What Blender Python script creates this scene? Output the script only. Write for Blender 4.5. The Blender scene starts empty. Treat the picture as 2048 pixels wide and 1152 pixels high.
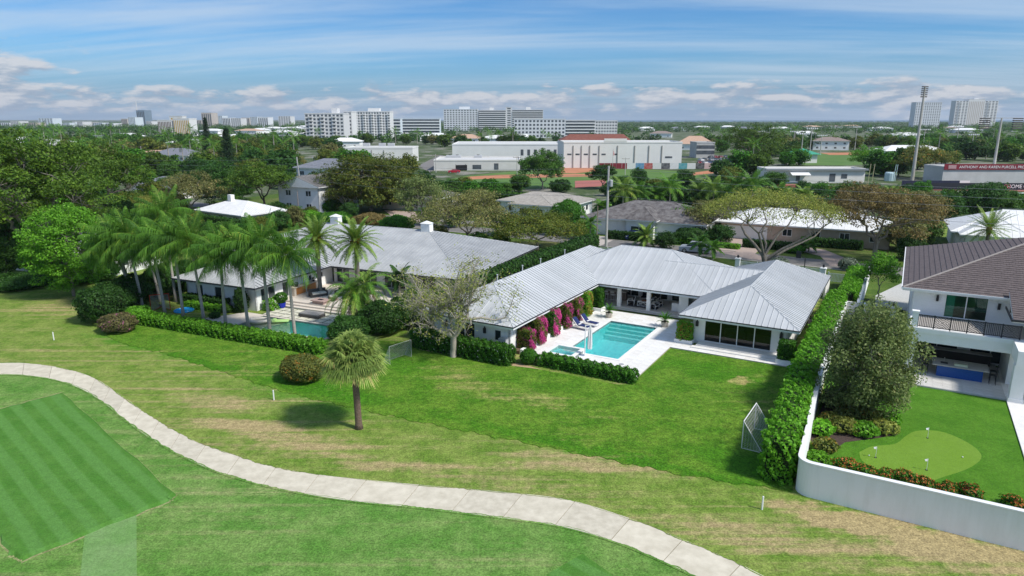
import bpy, math, random
import numpy as np
from mathutils import Vector, Matrix

scene = bpy.context.scene
COL = scene.collection
R = math.radians
# ------------------------------------------------------------------ camera, sky, sun, exposure
F_PX, HORIZON, CAM_H = 1365.0, 238.0, 20.0
PITCH = math.atan((576 - HORIZON) / F_PX)
cam_d = bpy.data.cameras.new('camera'); cam = bpy.data.objects.new('camera', cam_d); COL.objects.link(cam)
cam.location = (0, 0, CAM_H); cam.rotation_euler = (math.pi / 2 - PITCH, 0, 0)
cam_d.sensor_width = 36.0; cam_d.lens = 36.0 * F_PX / 2048.0
cam_d.clip_start = 0.5; cam_d.clip_end = 40000
scene.camera = cam
SUN_EL, SUN_X, SUN_Y = R(49), 0.86, -0.51
sun_vec = Vector((SUN_X * math.cos(SUN_EL), SUN_Y * math.cos(SUN_EL), math.sin(SUN_EL))).normalized()
sd = bpy.data.lights.new('sun', 'SUN'); sd.energy = 3.4; sd.angle = R(7.0); sd.color = (1.0, 0.95, 0.87)
so = bpy.data.objects.new('sun', sd); COL.objects.link(so); so.rotation_euler = sun_vec.to_track_quat('Z', 'Y').to_euler()
so.location = (60, -20, 90)
scene.view_settings.view_transform = 'Standard'; scene.view_settings.look = 'None'
scene.view_settings.exposure = 0.45; scene.view_settings.gamma = 1.0
scene.render.engine = 'CYCLES'

world = bpy.data.worlds.new('World'); scene.world = world; world.use_nodes = True
def build_sky():
    nt = world.node_tree; N = nt.nodes; K = nt.links
    for n in list(N): N.remove(n)
    def m(op, a, b=None, c=None, clamp=False):
        n = N.new('ShaderNodeMath'); n.operation = op; n.use_clamp = clamp
        for i, v in enumerate((a, b, c)):
            if v is None: continue
            if isinstance(v, (int, float)): n.inputs[i].default_value = v
            else: K.new(v, n.inputs[i])
        return n.outputs[0]
    def noise(vec, scale, detail=6, rough=.55, dist=0.0):
        n = N.new('ShaderNodeTexNoise'); n.inputs['Scale'].default_value = scale; n.inputs['Detail'].default_value = detail
        n.inputs['Roughness'].default_value = rough; n.inputs['Distortion'].default_value = dist; K.new(vec, n.inputs['Vector']); return n.outputs['Fac']
    def comb(x, y, z=0.0):
        n = N.new('ShaderNodeCombineXYZ')
        for i, v in enumerate((x, y, z)):
            if isinstance(v, (int, float)): n.inputs[i].default_value = v
            else: K.new(v, n.inputs[i])
        return n.outputs[0]
    def ss(x, lo, hi):
        n = N.new('ShaderNodeMapRange'); n.interpolation_type = 'SMOOTHSTEP'
        K.new(x, n.inputs[0]); n.inputs[1].default_value = lo; n.inputs[2].default_value = hi; return n.outputs[0]
    def mix(f, a, b):
        n = N.new('ShaderNodeMix'); n.data_type = 'RGBA'
        if isinstance(f, (int, float)): n.inputs[0].default_value = f
        else: K.new(f, n.inputs[0])
        for i, v in ((6, a), (7, b)):
            if isinstance(v, tuple): n.inputs[i].default_value = (*v, 1)
            else: K.new(v, n.inputs[i])
        return n.outputs[2]
    tc = N.new('ShaderNodeTexCoord'); sep = N.new('ShaderNodeSeparateXYZ'); K.new(tc.outputs['Generated'], sep.inputs[0])
    x, y, z = sep.outputs
    sky = N.new('ShaderNodeTexSky'); sky.sky_type = 'NISHITA'; sky.sun_disc = False
    sky.sun_elevation = SUN_EL; sky.sun_rotation = math.atan2(SUN_X, SUN_Y); sky.air_density = 1.0; sky.dust_density = 0.6; sky.ozone_density = 3.0
    az = m('ARCTAN2', x, y); el = m('ARCSINE', z)
    # high thin cirrus on a flat layer
    zz = m('ADD', m('MAXIMUM', z, 0.0), 0.10)
    px, py = m('DIVIDE', x, zz), m('DIVIDE', y, zz)
    rx = m('ADD', m('MULTIPLY', px, .22), m('MULTIPLY', py, .05)); ry = m('ADD', m('MULTIPLY', py, 1.15), m('MULTIPLY', px, .16))
    c1 = noise(comb(rx, ry, 3.1), 1.15, 8, .58, .35)
    c2 = noise(comb(m('MULTIPLY', px, .12), m('MULTIPLY', py, .30), 7.7), 1.0, 3, .5)
    cir = m('MULTIPLY', ss(c1, .34, .70), ss(c2, .12, .48))
    # cumulus in the low sky
    e_w = m('ADD', m('MULTIPLY', el, 60.0), m('MULTIPLY', az, -1.6))
    base = comb(m('MULTIPLY', az, 17.0), e_w, 4.3)
    off = comb(m('ADD', m('MULTIPLY', az, 17.0), -.10), m('ADD', e_w, .42), 4.3)
    n1, n2 = noise(base, 1.0, 9, .57, .15), noise(off, 1.0, 9, .57, .15)
    env = m('ADD', m('MULTIPLY', ss(el, -.01, .020), 1.0), m('MULTIPLY', ss(el, .026, .062), -1.0))
    left = m('MULTIPLY', ss(m('MULTIPLY', az, -1.0), .50, .62), m('ADD', ss(el, .0, .03), m('MULTIPLY', ss(el, .08, .14), -1.0)))
    env = m('MAXIMUM', env, m('MULTIPLY', left, .8))
    dens = m('ADD', n1, m('MULTIPLY', env, .25))
    cum = m('MULTIPLY', ss(dens, .62, .78), ss(env, .05, .35))
    lit = ss(m('SUBTRACT', n1, n2), -.10, .12)
    ccol = mix(lit, (2.7, 3.3, 4.2), (5.6, 5.6, 5.8))
    hz = m('SUBTRACT', 1.0, ss(el, -.01, .10))
    tinted = mix(1.0, sky.outputs[0], (0, 0, 0))
    mul = N.new('ShaderNodeMix'); mul.data_type = 'RGBA'; mul.blend_type = 'MULTIPLY'; mul.inputs[0].default_value = 1
    K.new(sky.outputs[0], mul.inputs[6]); mul.inputs[7].default_value = (.37, .69, 1.0, 1)
    skyc = mix(m('MULTIPLY', hz, .88), mul.outputs[2], (2.0, 2.95, 4.3))
    s1 = mix(m('MULTIPLY', cir, .58), skyc, (5.0, 5.8, 6.7))
    s2 = mix(m('MULTIPLY', cum, .85), s1, ccol)
    bg = N.new('ShaderNodeBackground'); bg.inputs[1].default_value = .092; K.new(s2, bg.inputs[0])
    out = N.new('ShaderNodeOutputWorld'); K.new(bg.outputs[0], out.inputs[0])
build_sky()

# ------------------------------------------------------------------ pixels to places
def G(x, y, h=0.0):
    """photo pixel (2048 x 1152) on the horizontal plane z = h"""
    v = (y - 576) / F_PX; u = (x - 1024) / F_PX
    dy = math.cos(PITCH) - v * math.sin(PITCH); dz = -math.sin(PITCH) - v * math.cos(PITCH)
    t = (CAM_H - h) / (-dz)
    return Vector((u * t, dy * t, h))
def px_y(p):
    d = p[1] * math.cos(PITCH) - (p[2] - CAM_H) * math.sin(PITCH); up = p[1] * math.sin(PITCH) + (p[2] - CAM_H) * math.cos(PITCH)
    return 576 - F_PX * up / d
def height_at(base, ytop):
    """height that makes a thing standing on base reach the row ytop"""
    lo, hi = 0.0, 150.0
    for _ in range(50):
        mid = (lo + hi) / 2
        if px_y((base[0], base[1], mid)) > ytop: lo = mid
        else: hi = mid
    return lo
def metres(base, px):
    return px / F_PX * (base[1] * math.cos(PITCH) + CAM_H * math.sin(PITCH))
class Frame:
    def __init__(s, ang): s.ang = R(ang); s.c, s.s = math.cos(s.ang), math.sin(s.ang)
    def w(s, a, b, z=0.0): return Vector((a * s.c - b * s.s, a * s.s + b * s.c, z))
    def l(s, p): return (p[0] * s.c + p[1] * s.s, -p[0] * s.s + p[1] * s.c)
MF = Frame(-30)      # main plot, right plot, street
LF = Frame(-24)      # left plot

# ------------------------------------------------------------------ materials
MATS = {}
def mat(name, col, col2=None, scale=2.0, rough=.7, bump=0.0, bscale=30., spec=.3, metal=0.0, detail=5, stretch=None, coord='Object', lo=.35, hi=.65):
    if name in MATS: return MATS[name]
    m = bpy.data.materials.new(name); m.use_nodes = True; nt = m.node_tree; N, K = nt.nodes, nt.links
    b = N['Principled BSDF']; b.inputs['Roughness'].default_value = rough; b.inputs['Specular IOR Level'].default_value = spec; b.inputs['Metallic'].default_value = metal
    b.inputs['Base Color'].default_value = (*col, 1)
    tc = N.new('ShaderNodeTexCoord'); vec = tc.outputs[coord]
    if stretch:
        mp = N.new('ShaderNodeMapping'); mp.inputs['Scale'].default_value = stretch; K.new(vec, mp.inputs[0]); vec = mp.outputs[0]
    if col2:
        n = N.new('ShaderNodeTexNoise'); n.inputs['Scale'].default_value = scale; n.inputs['Detail'].default_value = detail; n.inputs['Roughness'].default_value = .6; K.new(vec, n.inputs[0])
        r = N.new('ShaderNodeMapRange'); r.inputs[1].default_value = lo; r.inputs[2].default_value = hi; K.new(n.outputs[0], r.inputs[0])
        x = N.new('ShaderNodeMix'); x.data_type = 'RGBA'; K.new(r.outputs[0], x.inputs[0]); x.inputs[6].default_value = (*col, 1); x.inputs[7].default_value = (*col2, 1)
        K.new(x.outputs[2], b.inputs['Base Color'])
    if bump:
        n2 = N.new('ShaderNodeTexNoise'); n2.inputs['Scale'].default_value = bscale; n2.inputs['Detail'].default_value = 4; K.new(vec, n2.inputs[0])
        bp = N.new('ShaderNodeBump'); bp.inputs['Strength'].default_value = bump; bp.inputs['Distance'].default_value = .05; K.new(n2.outputs[0], bp.inputs['Height']); K.new(bp.outputs[0], b.inputs['Normal'])
    MATS[name] = m; return m
def leaf_mat(name, dark, light, third=None, transl=.35, rough=.55):
    """leaves: the face attribute v picks a colour for every leaf"""
    if name in MATS: return MATS[name]
    m = bpy.data.materials.new(name); m.use_nodes = True; nt = m.node_tree; N, K = nt.nodes, nt.links
    b = N['Principled BSDF']; b.inputs['Roughness'].default_value = rough; b.inputs['Specular IOR Level'].default_value = .25
    at = N.new('ShaderNodeAttribute'); at.attribute_name = 'v'
    rp = N.new('ShaderNodeValToRGB'); K.new(at.outputs['Fac'], rp.inputs[0]); e = rp.color_ramp.elements
    e[0].color = (*dark, 1); e[1].color = (*light, 1)
    if third:
        e[1].position = .8; k = e.new(.93); k.color = (*third, 1)
    hs = N.new('ShaderNodeHueSaturation'); oi = N.new('ShaderNodeObjectInfo')
    mr = N.new('ShaderNodeMapRange'); K.new(oi.outputs['Random'], mr.inputs[0]); mr.inputs[3].default_value = .8; mr.inputs[4].default_value = 1.2
    K.new(mr.outputs[0], hs.inputs['Value']); K.new(rp.outputs[0], hs.inputs['Color'])
    K.new(hs.outputs[0], b.inputs['Base Color'])
    t = N.new('ShaderNodeBsdfTranslucent'); K.new(hs.outputs[0], t.inputs[0])
    mx = N.new('ShaderNodeMixShader'); mx.inputs[0].default_value = transl; K.new(b.outputs[0], mx.inputs[1]); K.new(t.outputs[0], mx.inputs[2])
    K.new(mx.outputs[0], N['Material Output'].inputs[0]); MATS[name] = m; return m
def glass_mat(name, tint=(.30, .36, .34), base=.55):
    if name in MATS: return MATS[name]
    m = bpy.data.materials.new(name); m.use_nodes = True; nt = m.node_tree; N, K = nt.nodes, nt.links
    N.remove(N['Principled BSDF'])
    t = N.new('ShaderNodeBsdfTransparent'); t.inputs[0].default_value = (*tint, 1); g = N.new('ShaderNodeBsdfGlossy'); g.inputs['Roughness'].default_value = .03
    fr = N.new('ShaderNodeFresnel'); fr.inputs[0].default_value = 1.5
    mx = N.new('ShaderNodeMixShader'); K.new(fr.outputs[0], mx.inputs[0]); K.new(t.outputs[0], mx.inputs[1]); K.new(g.outputs[0], mx.inputs[2])
    K.new(mx.outputs[0], N['Material Output'].inputs[0]); MATS[name] = m; return m
def water_mat(name, col, col2):
    m = mat(name, col, col2, scale=.9, rough=.08, spec=.5, lo=.3, hi=.7)
    nt = m.node_tree; N, K = nt.nodes, nt.links
    w = N.new('ShaderNodeTexNoise'); w.inputs['Scale'].default_value = 3.5; w.inputs['Detail'].default_value = 4; tc = N.new('ShaderNodeTexCoord'); K.new(tc.outputs['Object'], w.inputs[0])
    bp = N.new('ShaderNodeBump'); bp.inputs['Strength'].default_value = .25; bp.inputs['Distance'].default_value = .05; K.new(w.outputs[0], bp.inputs['Height']); K.new(bp.outputs[0], N['Principled BSDF'].inputs['Normal'])
    return m
WHITE = mat('white_stucco', (.85, .85, .84), (.80, .80, .78), 1.2, .75, .12, 60)
TRIM = mat('white_trim', (.82, .82, .81), (.77, .77, .76), 3, .5)
DARK = mat('dark_metal', (.022, .024, .028), (.035, .035, .04), 5, .45)
METAL = mat('roof_metal', (.49, .505, .51), (.55, .565, .57), .3, .45, .05, 3, .5, .08)
METAL_V = [METAL, mat('roof_metal_pale', (.53, .545, .55), (.59, .60, .605), .3, .42, .05, 3, .5, .08), mat('roof_metal_dull', (.46, .475, .48), (.52, .535, .54), .3, .5, .05, 3, .45, .08)]
SEAM = mat('roof_underlay', (.16, .17, .18), None, rough=.8)
METAL_B = mat('roof_metal_aged', (.36, .37, .375), (.46, .47, .47), .6, .5, .05, 3, .4, .06)
PANE = mat('window_pane', (.018, .026, .028), (.05, .07, .07), .6, .06, spec=.6)
GLASS = glass_mat('clear_glass')
BLACK = mat('black_matt', (.012, .012, .013), None, rough=.6)

# ------------------------------------------------------------------ mesh helpers
class MB:
    def __init__(s): s.v, s.f = [], []
    def add(s, vs, fs):
        o = len(s.v); s.v += [tuple(p) for p in vs]; s.f += [tuple(i + o for i in f) for f in fs]; return s
    def box(s, x0, y0, z0, x1, y1, z1):
        return s.add([(x0, y0, z0), (x1, y0, z0), (x1, y1, z0), (x0, y1, z0), (x0, y0, z1), (x1, y0, z1), (x1, y1, z1), (x0, y1, z1)],
                     [(0, 3, 2, 1), (4, 5, 6, 7), (0, 1, 5, 4), (1, 2, 6, 5), (2, 3, 7, 6), (3, 0, 4, 7)])
    def bevbox(s, x0, y0, z0, x1, y1, z1, c):
        """box with its top and vertical edges cut back by c"""
        def ring(i, z): return [(x0 + c + i, y0 + i, z), (x1 - c - i, y0 + i, z), (x1 - i, y0 + c + i, z), (x1 - i, y1 - c - i, z), (x1 - c - i, y1 - i, z), (x0 + c + i, y1 - i, z), (x0 + i, y1 - c - i, z), (x0 + i, y0 + c + i, z)]
        vs = ring(0, z0) + ring(0, z1 - c) + ring(c * .7, z1)
        fs = [tuple(range(7, -1, -1)), tuple(range(16, 24))]
        for k in (0, 8):
            for i in range(8): fs.append((k + i, k + (i + 1) % 8, k + 8 + (i + 1) % 8, k + 8 + i))
        return s.add(vs, fs)
    def prism(s, poly, z0, z1):
        n = len(poly); vs = [(p[0], p[1], z0) for p in poly] + [(p[0], p[1], z1) for p in poly]
        return s.add(vs, [tuple(range(n - 1, -1, -1)), tuple(range(n, 2 * n))] + [(i, (i + 1) % n, n + (i + 1) % n, n + i) for i in range(n)])
    def tube(s, pts, rad, n=6, cap=True):
        pts = [Vector(p) for p in pts]; rad = rad if isinstance(rad, (list, tuple)) else [rad] * len(pts)
        vs, fs = [], []; ref = Vector((.37, .61, .70))
        for i, p in enumerate(pts):
            d = (pts[min(i + 1, len(pts) - 1)] - pts[max(i - 1, 0)])
            d = d.normalized() if d.length > 1e-9 else Vector((0, 0, 1))
            a = d.cross(ref)
            if a.length < .1: a = d.cross(Vector((1, 0, 0)))
            a.normalize(); b = d.cross(a)
            for k in range(n):
                t = 2 * math.pi * k / n; vs.append(p + (a * math.cos(t) + b * math.sin(t)) * rad[i])
        for i in range(len(pts) - 1):
            for k in range(n): fs.append((i * n + k, i * n + (k + 1) % n, (i + 1) * n + (k + 1) % n, (i + 1) * n + k))
        if cap: fs += [tuple(range(n - 1, -1, -1)), tuple(range((len(pts) - 1) * n, len(pts) * n))]
        return s.add(vs, fs)
    def bar(s, p, q, r, n=4): return s.tube([p, q], r, n)
    def lathe(s, cx, cy, prof, n=12):
        vs = [(cx + r * math.cos(2 * math.pi * k / n), cy + r * math.sin(2 * math.pi * k / n), z) for r, z in prof for k in range(n)]
        fs = [(i * n + k, i * n + (k + 1) % n, (i + 1) * n + (k + 1) % n, (i + 1) * n + k) for i in range(len(prof) - 1) for k in range(n)]
        fs += [tuple(range(n - 1, -1, -1)), tuple(range((len(prof) - 1) * n, len(prof) * n))]
        return s.add(vs, fs)
    def quad(s, a, b, c, d): return s.add([a, b, c, d], [(0, 1, 2, 3)])
    def mesh(s, name, m):
        me = bpy.data.meshes.new(name); me.from_pydata(s.v, [], s.f); me.materials.append(m); me.update(); return me
def link(name, me, parent=None, loc=None, rotz=None, scale=None):
    o = bpy.data.objects.new(name, me); COL.objects.link(o)
    if parent: o.parent = parent
    if loc is not None: o.location = loc
    if rotz is not None: o.rotation_euler = (0, 0, rotz)
    if scale is not None: o.scale = scale if hasattr(scale, '__len__') else (scale,) * 3
    return o
def tag(o, label=None, cat=None, group=None, kind=None):
    for k, v in (('label', label), ('category', cat), ('group', group), ('kind', kind)):
        if v: o[k] = v
    return o
def thing(name, label, cat, loc=(0, 0, 0), rotz=0.0, group=None):
    o = link(name, None, None, loc, rotz); o.empty_display_size = .2; return tag(o, label, cat, group)
def part(name, mb, m, parent=None, **k):
    return link(name, mb.mesh(name, m), parent, **k)
def smooth(o):
    o.data.polygons.foreach_set('use_smooth', [True] * len(o.data.polygons)); return o
def copy_tree(o, loc=None, rotz=None, scale=None, label=None, group=None, parent=None):
    c = o.copy(); COL.objects.link(c); c.parent = parent
    if loc is not None: c.location = loc
    if rotz is not None: c.rotation_euler = (0, 0, rotz)
    if scale is not None: c.scale = scale if hasattr(scale, '__len__') else (scale,) * 3
    if label: c['label'] = label
    if group: c['group'] = group
    for ch in o.children: copy_tree(ch, parent=c)
    return c
def np_mesh(name, verts, quads, m, vals=None, tri=False):
    """fast mesh from numpy arrays: verts (n,3), faces (k,4) or (k,3), vals one float a face"""
    me = bpy.data.meshes.new(name); k = 3 if tri else 4; nf = len(quads)
    me.vertices.add(len(verts)); me.vertices.foreach_set('co', np.asarray(verts, np.float32).ravel())
    me.loops.add(nf * k); me.loops.foreach_set('vertex_index', np.asarray(quads, np.int32).ravel())
    me.polygons.add(nf); me.polygons.foreach_set('loop_start', np.arange(0, nf * k, k, dtype=np.int32))
    me.update(calc_edges=True); me.materials.append(m)
    if vals is not None:
        a = me.attributes.new('v', 'FLOAT', 'FACE'); a.data.foreach_set('value', np.asarray(vals, np.float32))
    return me
def leaf_faces(P, Nrm, size, rng, aspect=.55, jitter=.7):
    """one bent rhombus a leaf at each point"""
    n = len(P); Nn = Nrm + rng.normal(0, jitter, (n, 3)); Nn /= np.linalg.norm(Nn, axis=1, keepdims=True) + 1e-9
    A = np.cross(Nn, rng.normal(0, 1, (n, 3))); A /= np.linalg.norm(A, axis=1, keepdims=True) + 1e-9
    B = np.cross(Nn, A); s = (size * rng.uniform(.6, 1.35, (n, 1)))
    v = np.stack([P - A * s * .5, P + B * s * aspect * .5 + Nn * s * .06, P + A * s * .5, P - B * s * aspect * .5 + Nn * s * .06], 1).reshape(-1, 3)
    q = np.arange(n * 4).reshape(n, 4); return v, q
def sphere_pts(n, rng, inner=.55):
    d = rng.normal(0, 1, (n, 3)); d /= np.linalg.norm(d, axis=1, keepdims=True); r = rng.uniform(inner ** 3, 1, (n, 1)) ** (1 / 3)
    return d * r, d
# ------------------------------------------------------------------ houses: walls, windows, roofs
class Site:
    """a thing laid out in the (a, b) axes of a plot; meshes are written in plot coordinates and shifted to the thing's base"""
    def __init__(s, frame, name, label, cat, ac, bc, group=None, z=0.0):
        s.fr, s.ac, s.bc, s.z = frame, ac, bc, z
        s.o = thing(name, label, cat, frame.w(ac, bc, z), frame.ang, group)
    def part(s, name, mb, m, parent=None):
        mb.v = [(p[0] - s.ac, p[1] - s.bc, p[2] - s.z) for p in mb.v]
        return link(name, mb.mesh(name, m), parent or s.o)
def seg_box(mb, p0, e, s0, n0, z0, s1, n1, z1):
    out = (e[1], -e[0])
    def P(s, n, z): return (p0[0] + e[0] * s + out[0] * n, p0[1] + e[1] * s + out[1] * n, z)
    vs = [P(s0, n0, z0), P(s1, n0, z0), P(s1, n1, z0), P(s0, n1, z0), P(s0, n0, z1), P(s1, n0, z1), P(s1, n1, z1), P(s0, n1, z1)]
    mb.add(vs, [(0, 1, 2, 3), (4, 7, 6, 5), (0, 4, 5, 1), (1, 5, 6, 2), (2, 6, 7, 3), (3, 7, 4, 0)])
def wall(st, p0, p1, z0, z1, openings=(), m=None, t=.2, name='wall', glass=None, trim=None, label=None, parent=None):
    """straight wall from p0 to p1 seen from its right hand side; openings: (s0, s1, z0, z1, panes) panes 0 = plain hole"""
    m = m or WHITE; trim = trim or TRIM; glass = glass or PANE
    L = math.hypot(p1[0] - p0[0], p1[1] - p0[1]); e = ((p1[0] - p0[0]) / L, (p1[1] - p0[1]) / L)
    mb = MB(); ops = sorted(openings); s = 0.0
    for o in ops:
        if o[0] > s: seg_box(mb, p0, e, s, -t, z0, o[0], 0, z1)
        if o[2] > z0: seg_box(mb, p0, e, o[0], -t, z0, o[1], 0, o[2])
        if o[3] < z1: seg_box(mb, p0, e, o[0], -t, o[3], o[1], 0, z1)
        s = o[1]
    if s < L: seg_box(mb, p0, e, s, -t, z0, L, 0, z1)
    w = st.part(name, mb, m, parent)
    if label: w['label'] = label
    for o in ops:
        n = o[4]
        if not n: continue
        f = MB(); k = .07
        seg_box(f, p0, e, o[0], -.12, o[2], o[1], .03, o[2] + k); seg_box(f, p0, e, o[0], -.12, o[3] - k, o[1], .03, o[3])
        step = (o[1] - o[0]) / n
        for i in range(n + 1):
            c = o[0] + step * i; a, b = max(o[0], c - k / 2 - (k / 2 if i == n else 0)), min(o[1], c + k / 2 + (k / 2 if i == 0 else 0))
            seg_box(f, p0, e, a, -.12, o[2] + k, b, .03, o[3] - k)
        fr = st.part('window', f, trim, parent)
        for i in range(n):
            g = MB(); seg_box(g, p0, e, o[0] + step * i + k / 2 + .002, -.085, o[2] + k, o[0] + step * (i + 1) - k / 2 - .002, -.06, o[3] - k)
            mbp = st.part('pane', g, glass, fr)
    return w
def clip_poly(poly, ax, lim, keep_less):
    out = []
    for i in range(len(poly)):
        p, q = poly[i], poly[(i + 1) % len(poly)]
        ip, iq = ((p[ax] <= lim) == keep_less), ((q[ax] <= lim) == keep_less)
        if ip: out.append(p)
        if ip != iq:
            t = (lim - p[ax]) / (q[ax] - p[ax]); out.append((p[0] + (q[0] - p[0]) * t, p[1] + (q[1] - p[1]) * t))
    return out
def roof_plane(st, poly, spacing, m, parent, joined=False, rib=.045, name='roof_panel', thick=.03, gap_=.006):
    """poly: 3-D corners, first edge is the eave; cut into standing seam panels running up the slope"""
    P = [Vector(p) for p in poly]; e = (P[1] - P[0]).normalized(); n = e.cross(P[-1] - P[0]).normalized()
    if n.z < 0: n = -n
    g = n.cross(e)
    if g.z < 0: g = -g
    uv = [((p - P[0]).dot(e), (p - P[0]).dot(g)) for p in P]
    s0, s1 = min(u[0] for u in uv), max(u[0] for u in uv); k = max(1, round((s1 - s0) / spacing)); st_w = (s1 - s0) / k
    allmb = MB()
    for i in range(k):
        a, b = s0 + i * st_w + gap_, s0 + (i + 1) * st_w - gap_
        pl = clip_poly(clip_poly(uv, 0, a, False), 0, b, True)
        if len(pl) < 3 or max(p[1] for p in pl) - min(p[1] for p in pl) < .05: continue
        mb = allmb if joined else MB()
        def W(s, t, h): return P[0] + e * s + g * t + n * h
        nn = len(pl)
        mb.add([W(*p, 0) for p in pl] + [W(*p, thick) for p in pl], [tuple(range(nn - 1, -1, -1)), tuple(range(nn, 2 * nn))] + [(j, (j + 1) % nn, nn + (j + 1) % nn, nn + j) for j in range(nn)])
        c = a + .03; ts = []
        for j in range(nn):
            p, q = pl[j], pl[(j + 1) % nn]
            if (p[0] - c) * (q[0] - c) < 0: ts.append(p[1] + (q[1] - p[1]) * (c - p[0]) / (q[0] - p[0]))
        if rib and len(ts) >= 2:
            t0, t1 = min(ts), max(ts)
            vs = [W(s, t, h) for t in (t0, t1) for h in (thick - .004, thick + rib) for s in (a + .002, a + .042)]
            mb.add(vs, [(0, 1, 3, 2), (4, 6, 7, 5), (0, 4, 5, 1), (2, 3, 7, 6), (0, 2, 6, 4), (1, 5, 7, 3)])
        if not joined: st.part(name, mb, m if not isinstance(m, list) else m[(i * 7 + i // 3) % 3 if i % 5 else 0], parent)
    if joined: st.part(name, allmb, m[0] if isinstance(m, list) else m, parent)
def hip_roof(st, a0, a1, b0, b1, ze, zr, axis, spacing, m, hips=(True, True), seen='nsew', fascia=TRIM, gutter=DARK, rib=.045, ridge_cap=True, deckmat=None, parent=None, name='roof', ridge=None, gut=True, gap_=.006):
    """hip or gable roof over the eave rectangle; axis 'b' runs the ridge along b. seen: the slopes cut into single panels (s = towards the camera)"""
    if axis == 'b':
        half = (a1 - a0) / 2; rc = (a0 + a1) / 2
        r0 = (rc, b0 + (half if hips[0] else 0), zr); r1 = (rc, b1 - (half if hips[1] else 0), zr)
    else:
        half = (b1 - b0) / 2; rc = (b0 + b1) / 2
        r0 = (a0 + (half if hips[0] else 0), rc, zr); r1 = (a1 - (half if hips[1] else 0), rc, zr)
    if ridge: r0, r1 = ridge
    A, B, C, D = (a0, b0, ze), (a1, b0, ze), (a1, b1, ze), (a0, b1, ze)
    if axis == 'b': pl = {'s': [A, B, r0], 'e': [B, C, r1, r0], 'n': [C, D, r1], 'w': [D, A, r0, r1]}; ok = {'s': hips[0], 'n': hips[1], 'e': 1, 'w': 1}
    else: pl = {'s': [A, B, r1, r0], 'e': [B, C, r1], 'n': [C, D, r0, r1], 'w': [D, A, r0]}; ok = {'e': hips[1], 'w': hips[0], 's': 1, 'n': 1}
    mb = MB(); d = .16
    low = [(p[0], p[1], p[2] - d) for p in (A, B, C, D)]
    vs = [A, B, C, D, r0, r1] + low
    fs = [(9, 8, 7, 6)] + [(i, (i + 1) % 4, 6 + (i + 1) % 4, 6 + i)[::-1] for i in range(4)]
    if axis == 'b': fs += [(0, 1, 4), (1, 2, 5, 4), (2, 3, 5), (3, 0, 4, 5)]
    else: fs += [(0, 1, 5, 4), (1, 2, 5), (2, 3, 4, 5), (3, 0, 4)]
    mb.add(vs, fs); root = st.part(name, mb, deckmat or fascia, parent)
    for k, poly in pl.items():
        if not ok[k]: continue
        roof_plane(st, [(p[0], p[1], p[2] + .012) for p in poly], spacing, m, root, joined=(k not in seen), rib=rib, gap_=gap_)
    if gut:
        g = MB(); t = .07; z0, z1 = ze - .045, ze + .04
        g.box(a0 - t, b0 - t, z0, a1 + t, b0 - .003, z1); g.box(a0 - t, b1 + .003, z0, a1 + t, b1 + t, z1)
        g.box(a0 - t, b0 - .003, z0, a0 - .003, b1 + .003, z1); g.box(a1 + .003, b0 - .003, z0, a1 + t, b1 + .003, z1)
        st.part('gutter', g, gutter, root)
    if ridge_cap:
        c = MB(); up = .07
        def capline(p, q, r=.06): c.tube([(p[0], p[1], p[2] + .03), (q[0], q[1], q[2] + .03)], r, 5)
        capline(r0, r1)
        if axis == 'b':
            if hips[0]: capline(A, r0); capline(B, r0)
            if hips[1]: capline(C, r1); capline(D, r1)
        else:
            if hips[0]: capline(A, r0); capline(D, r0)
            if hips[1]: capline(B, r1); capline(C, r1)
        st.part('ridge_cap', c, m[0] if isinstance(m, list) else m, root)
    return root

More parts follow.
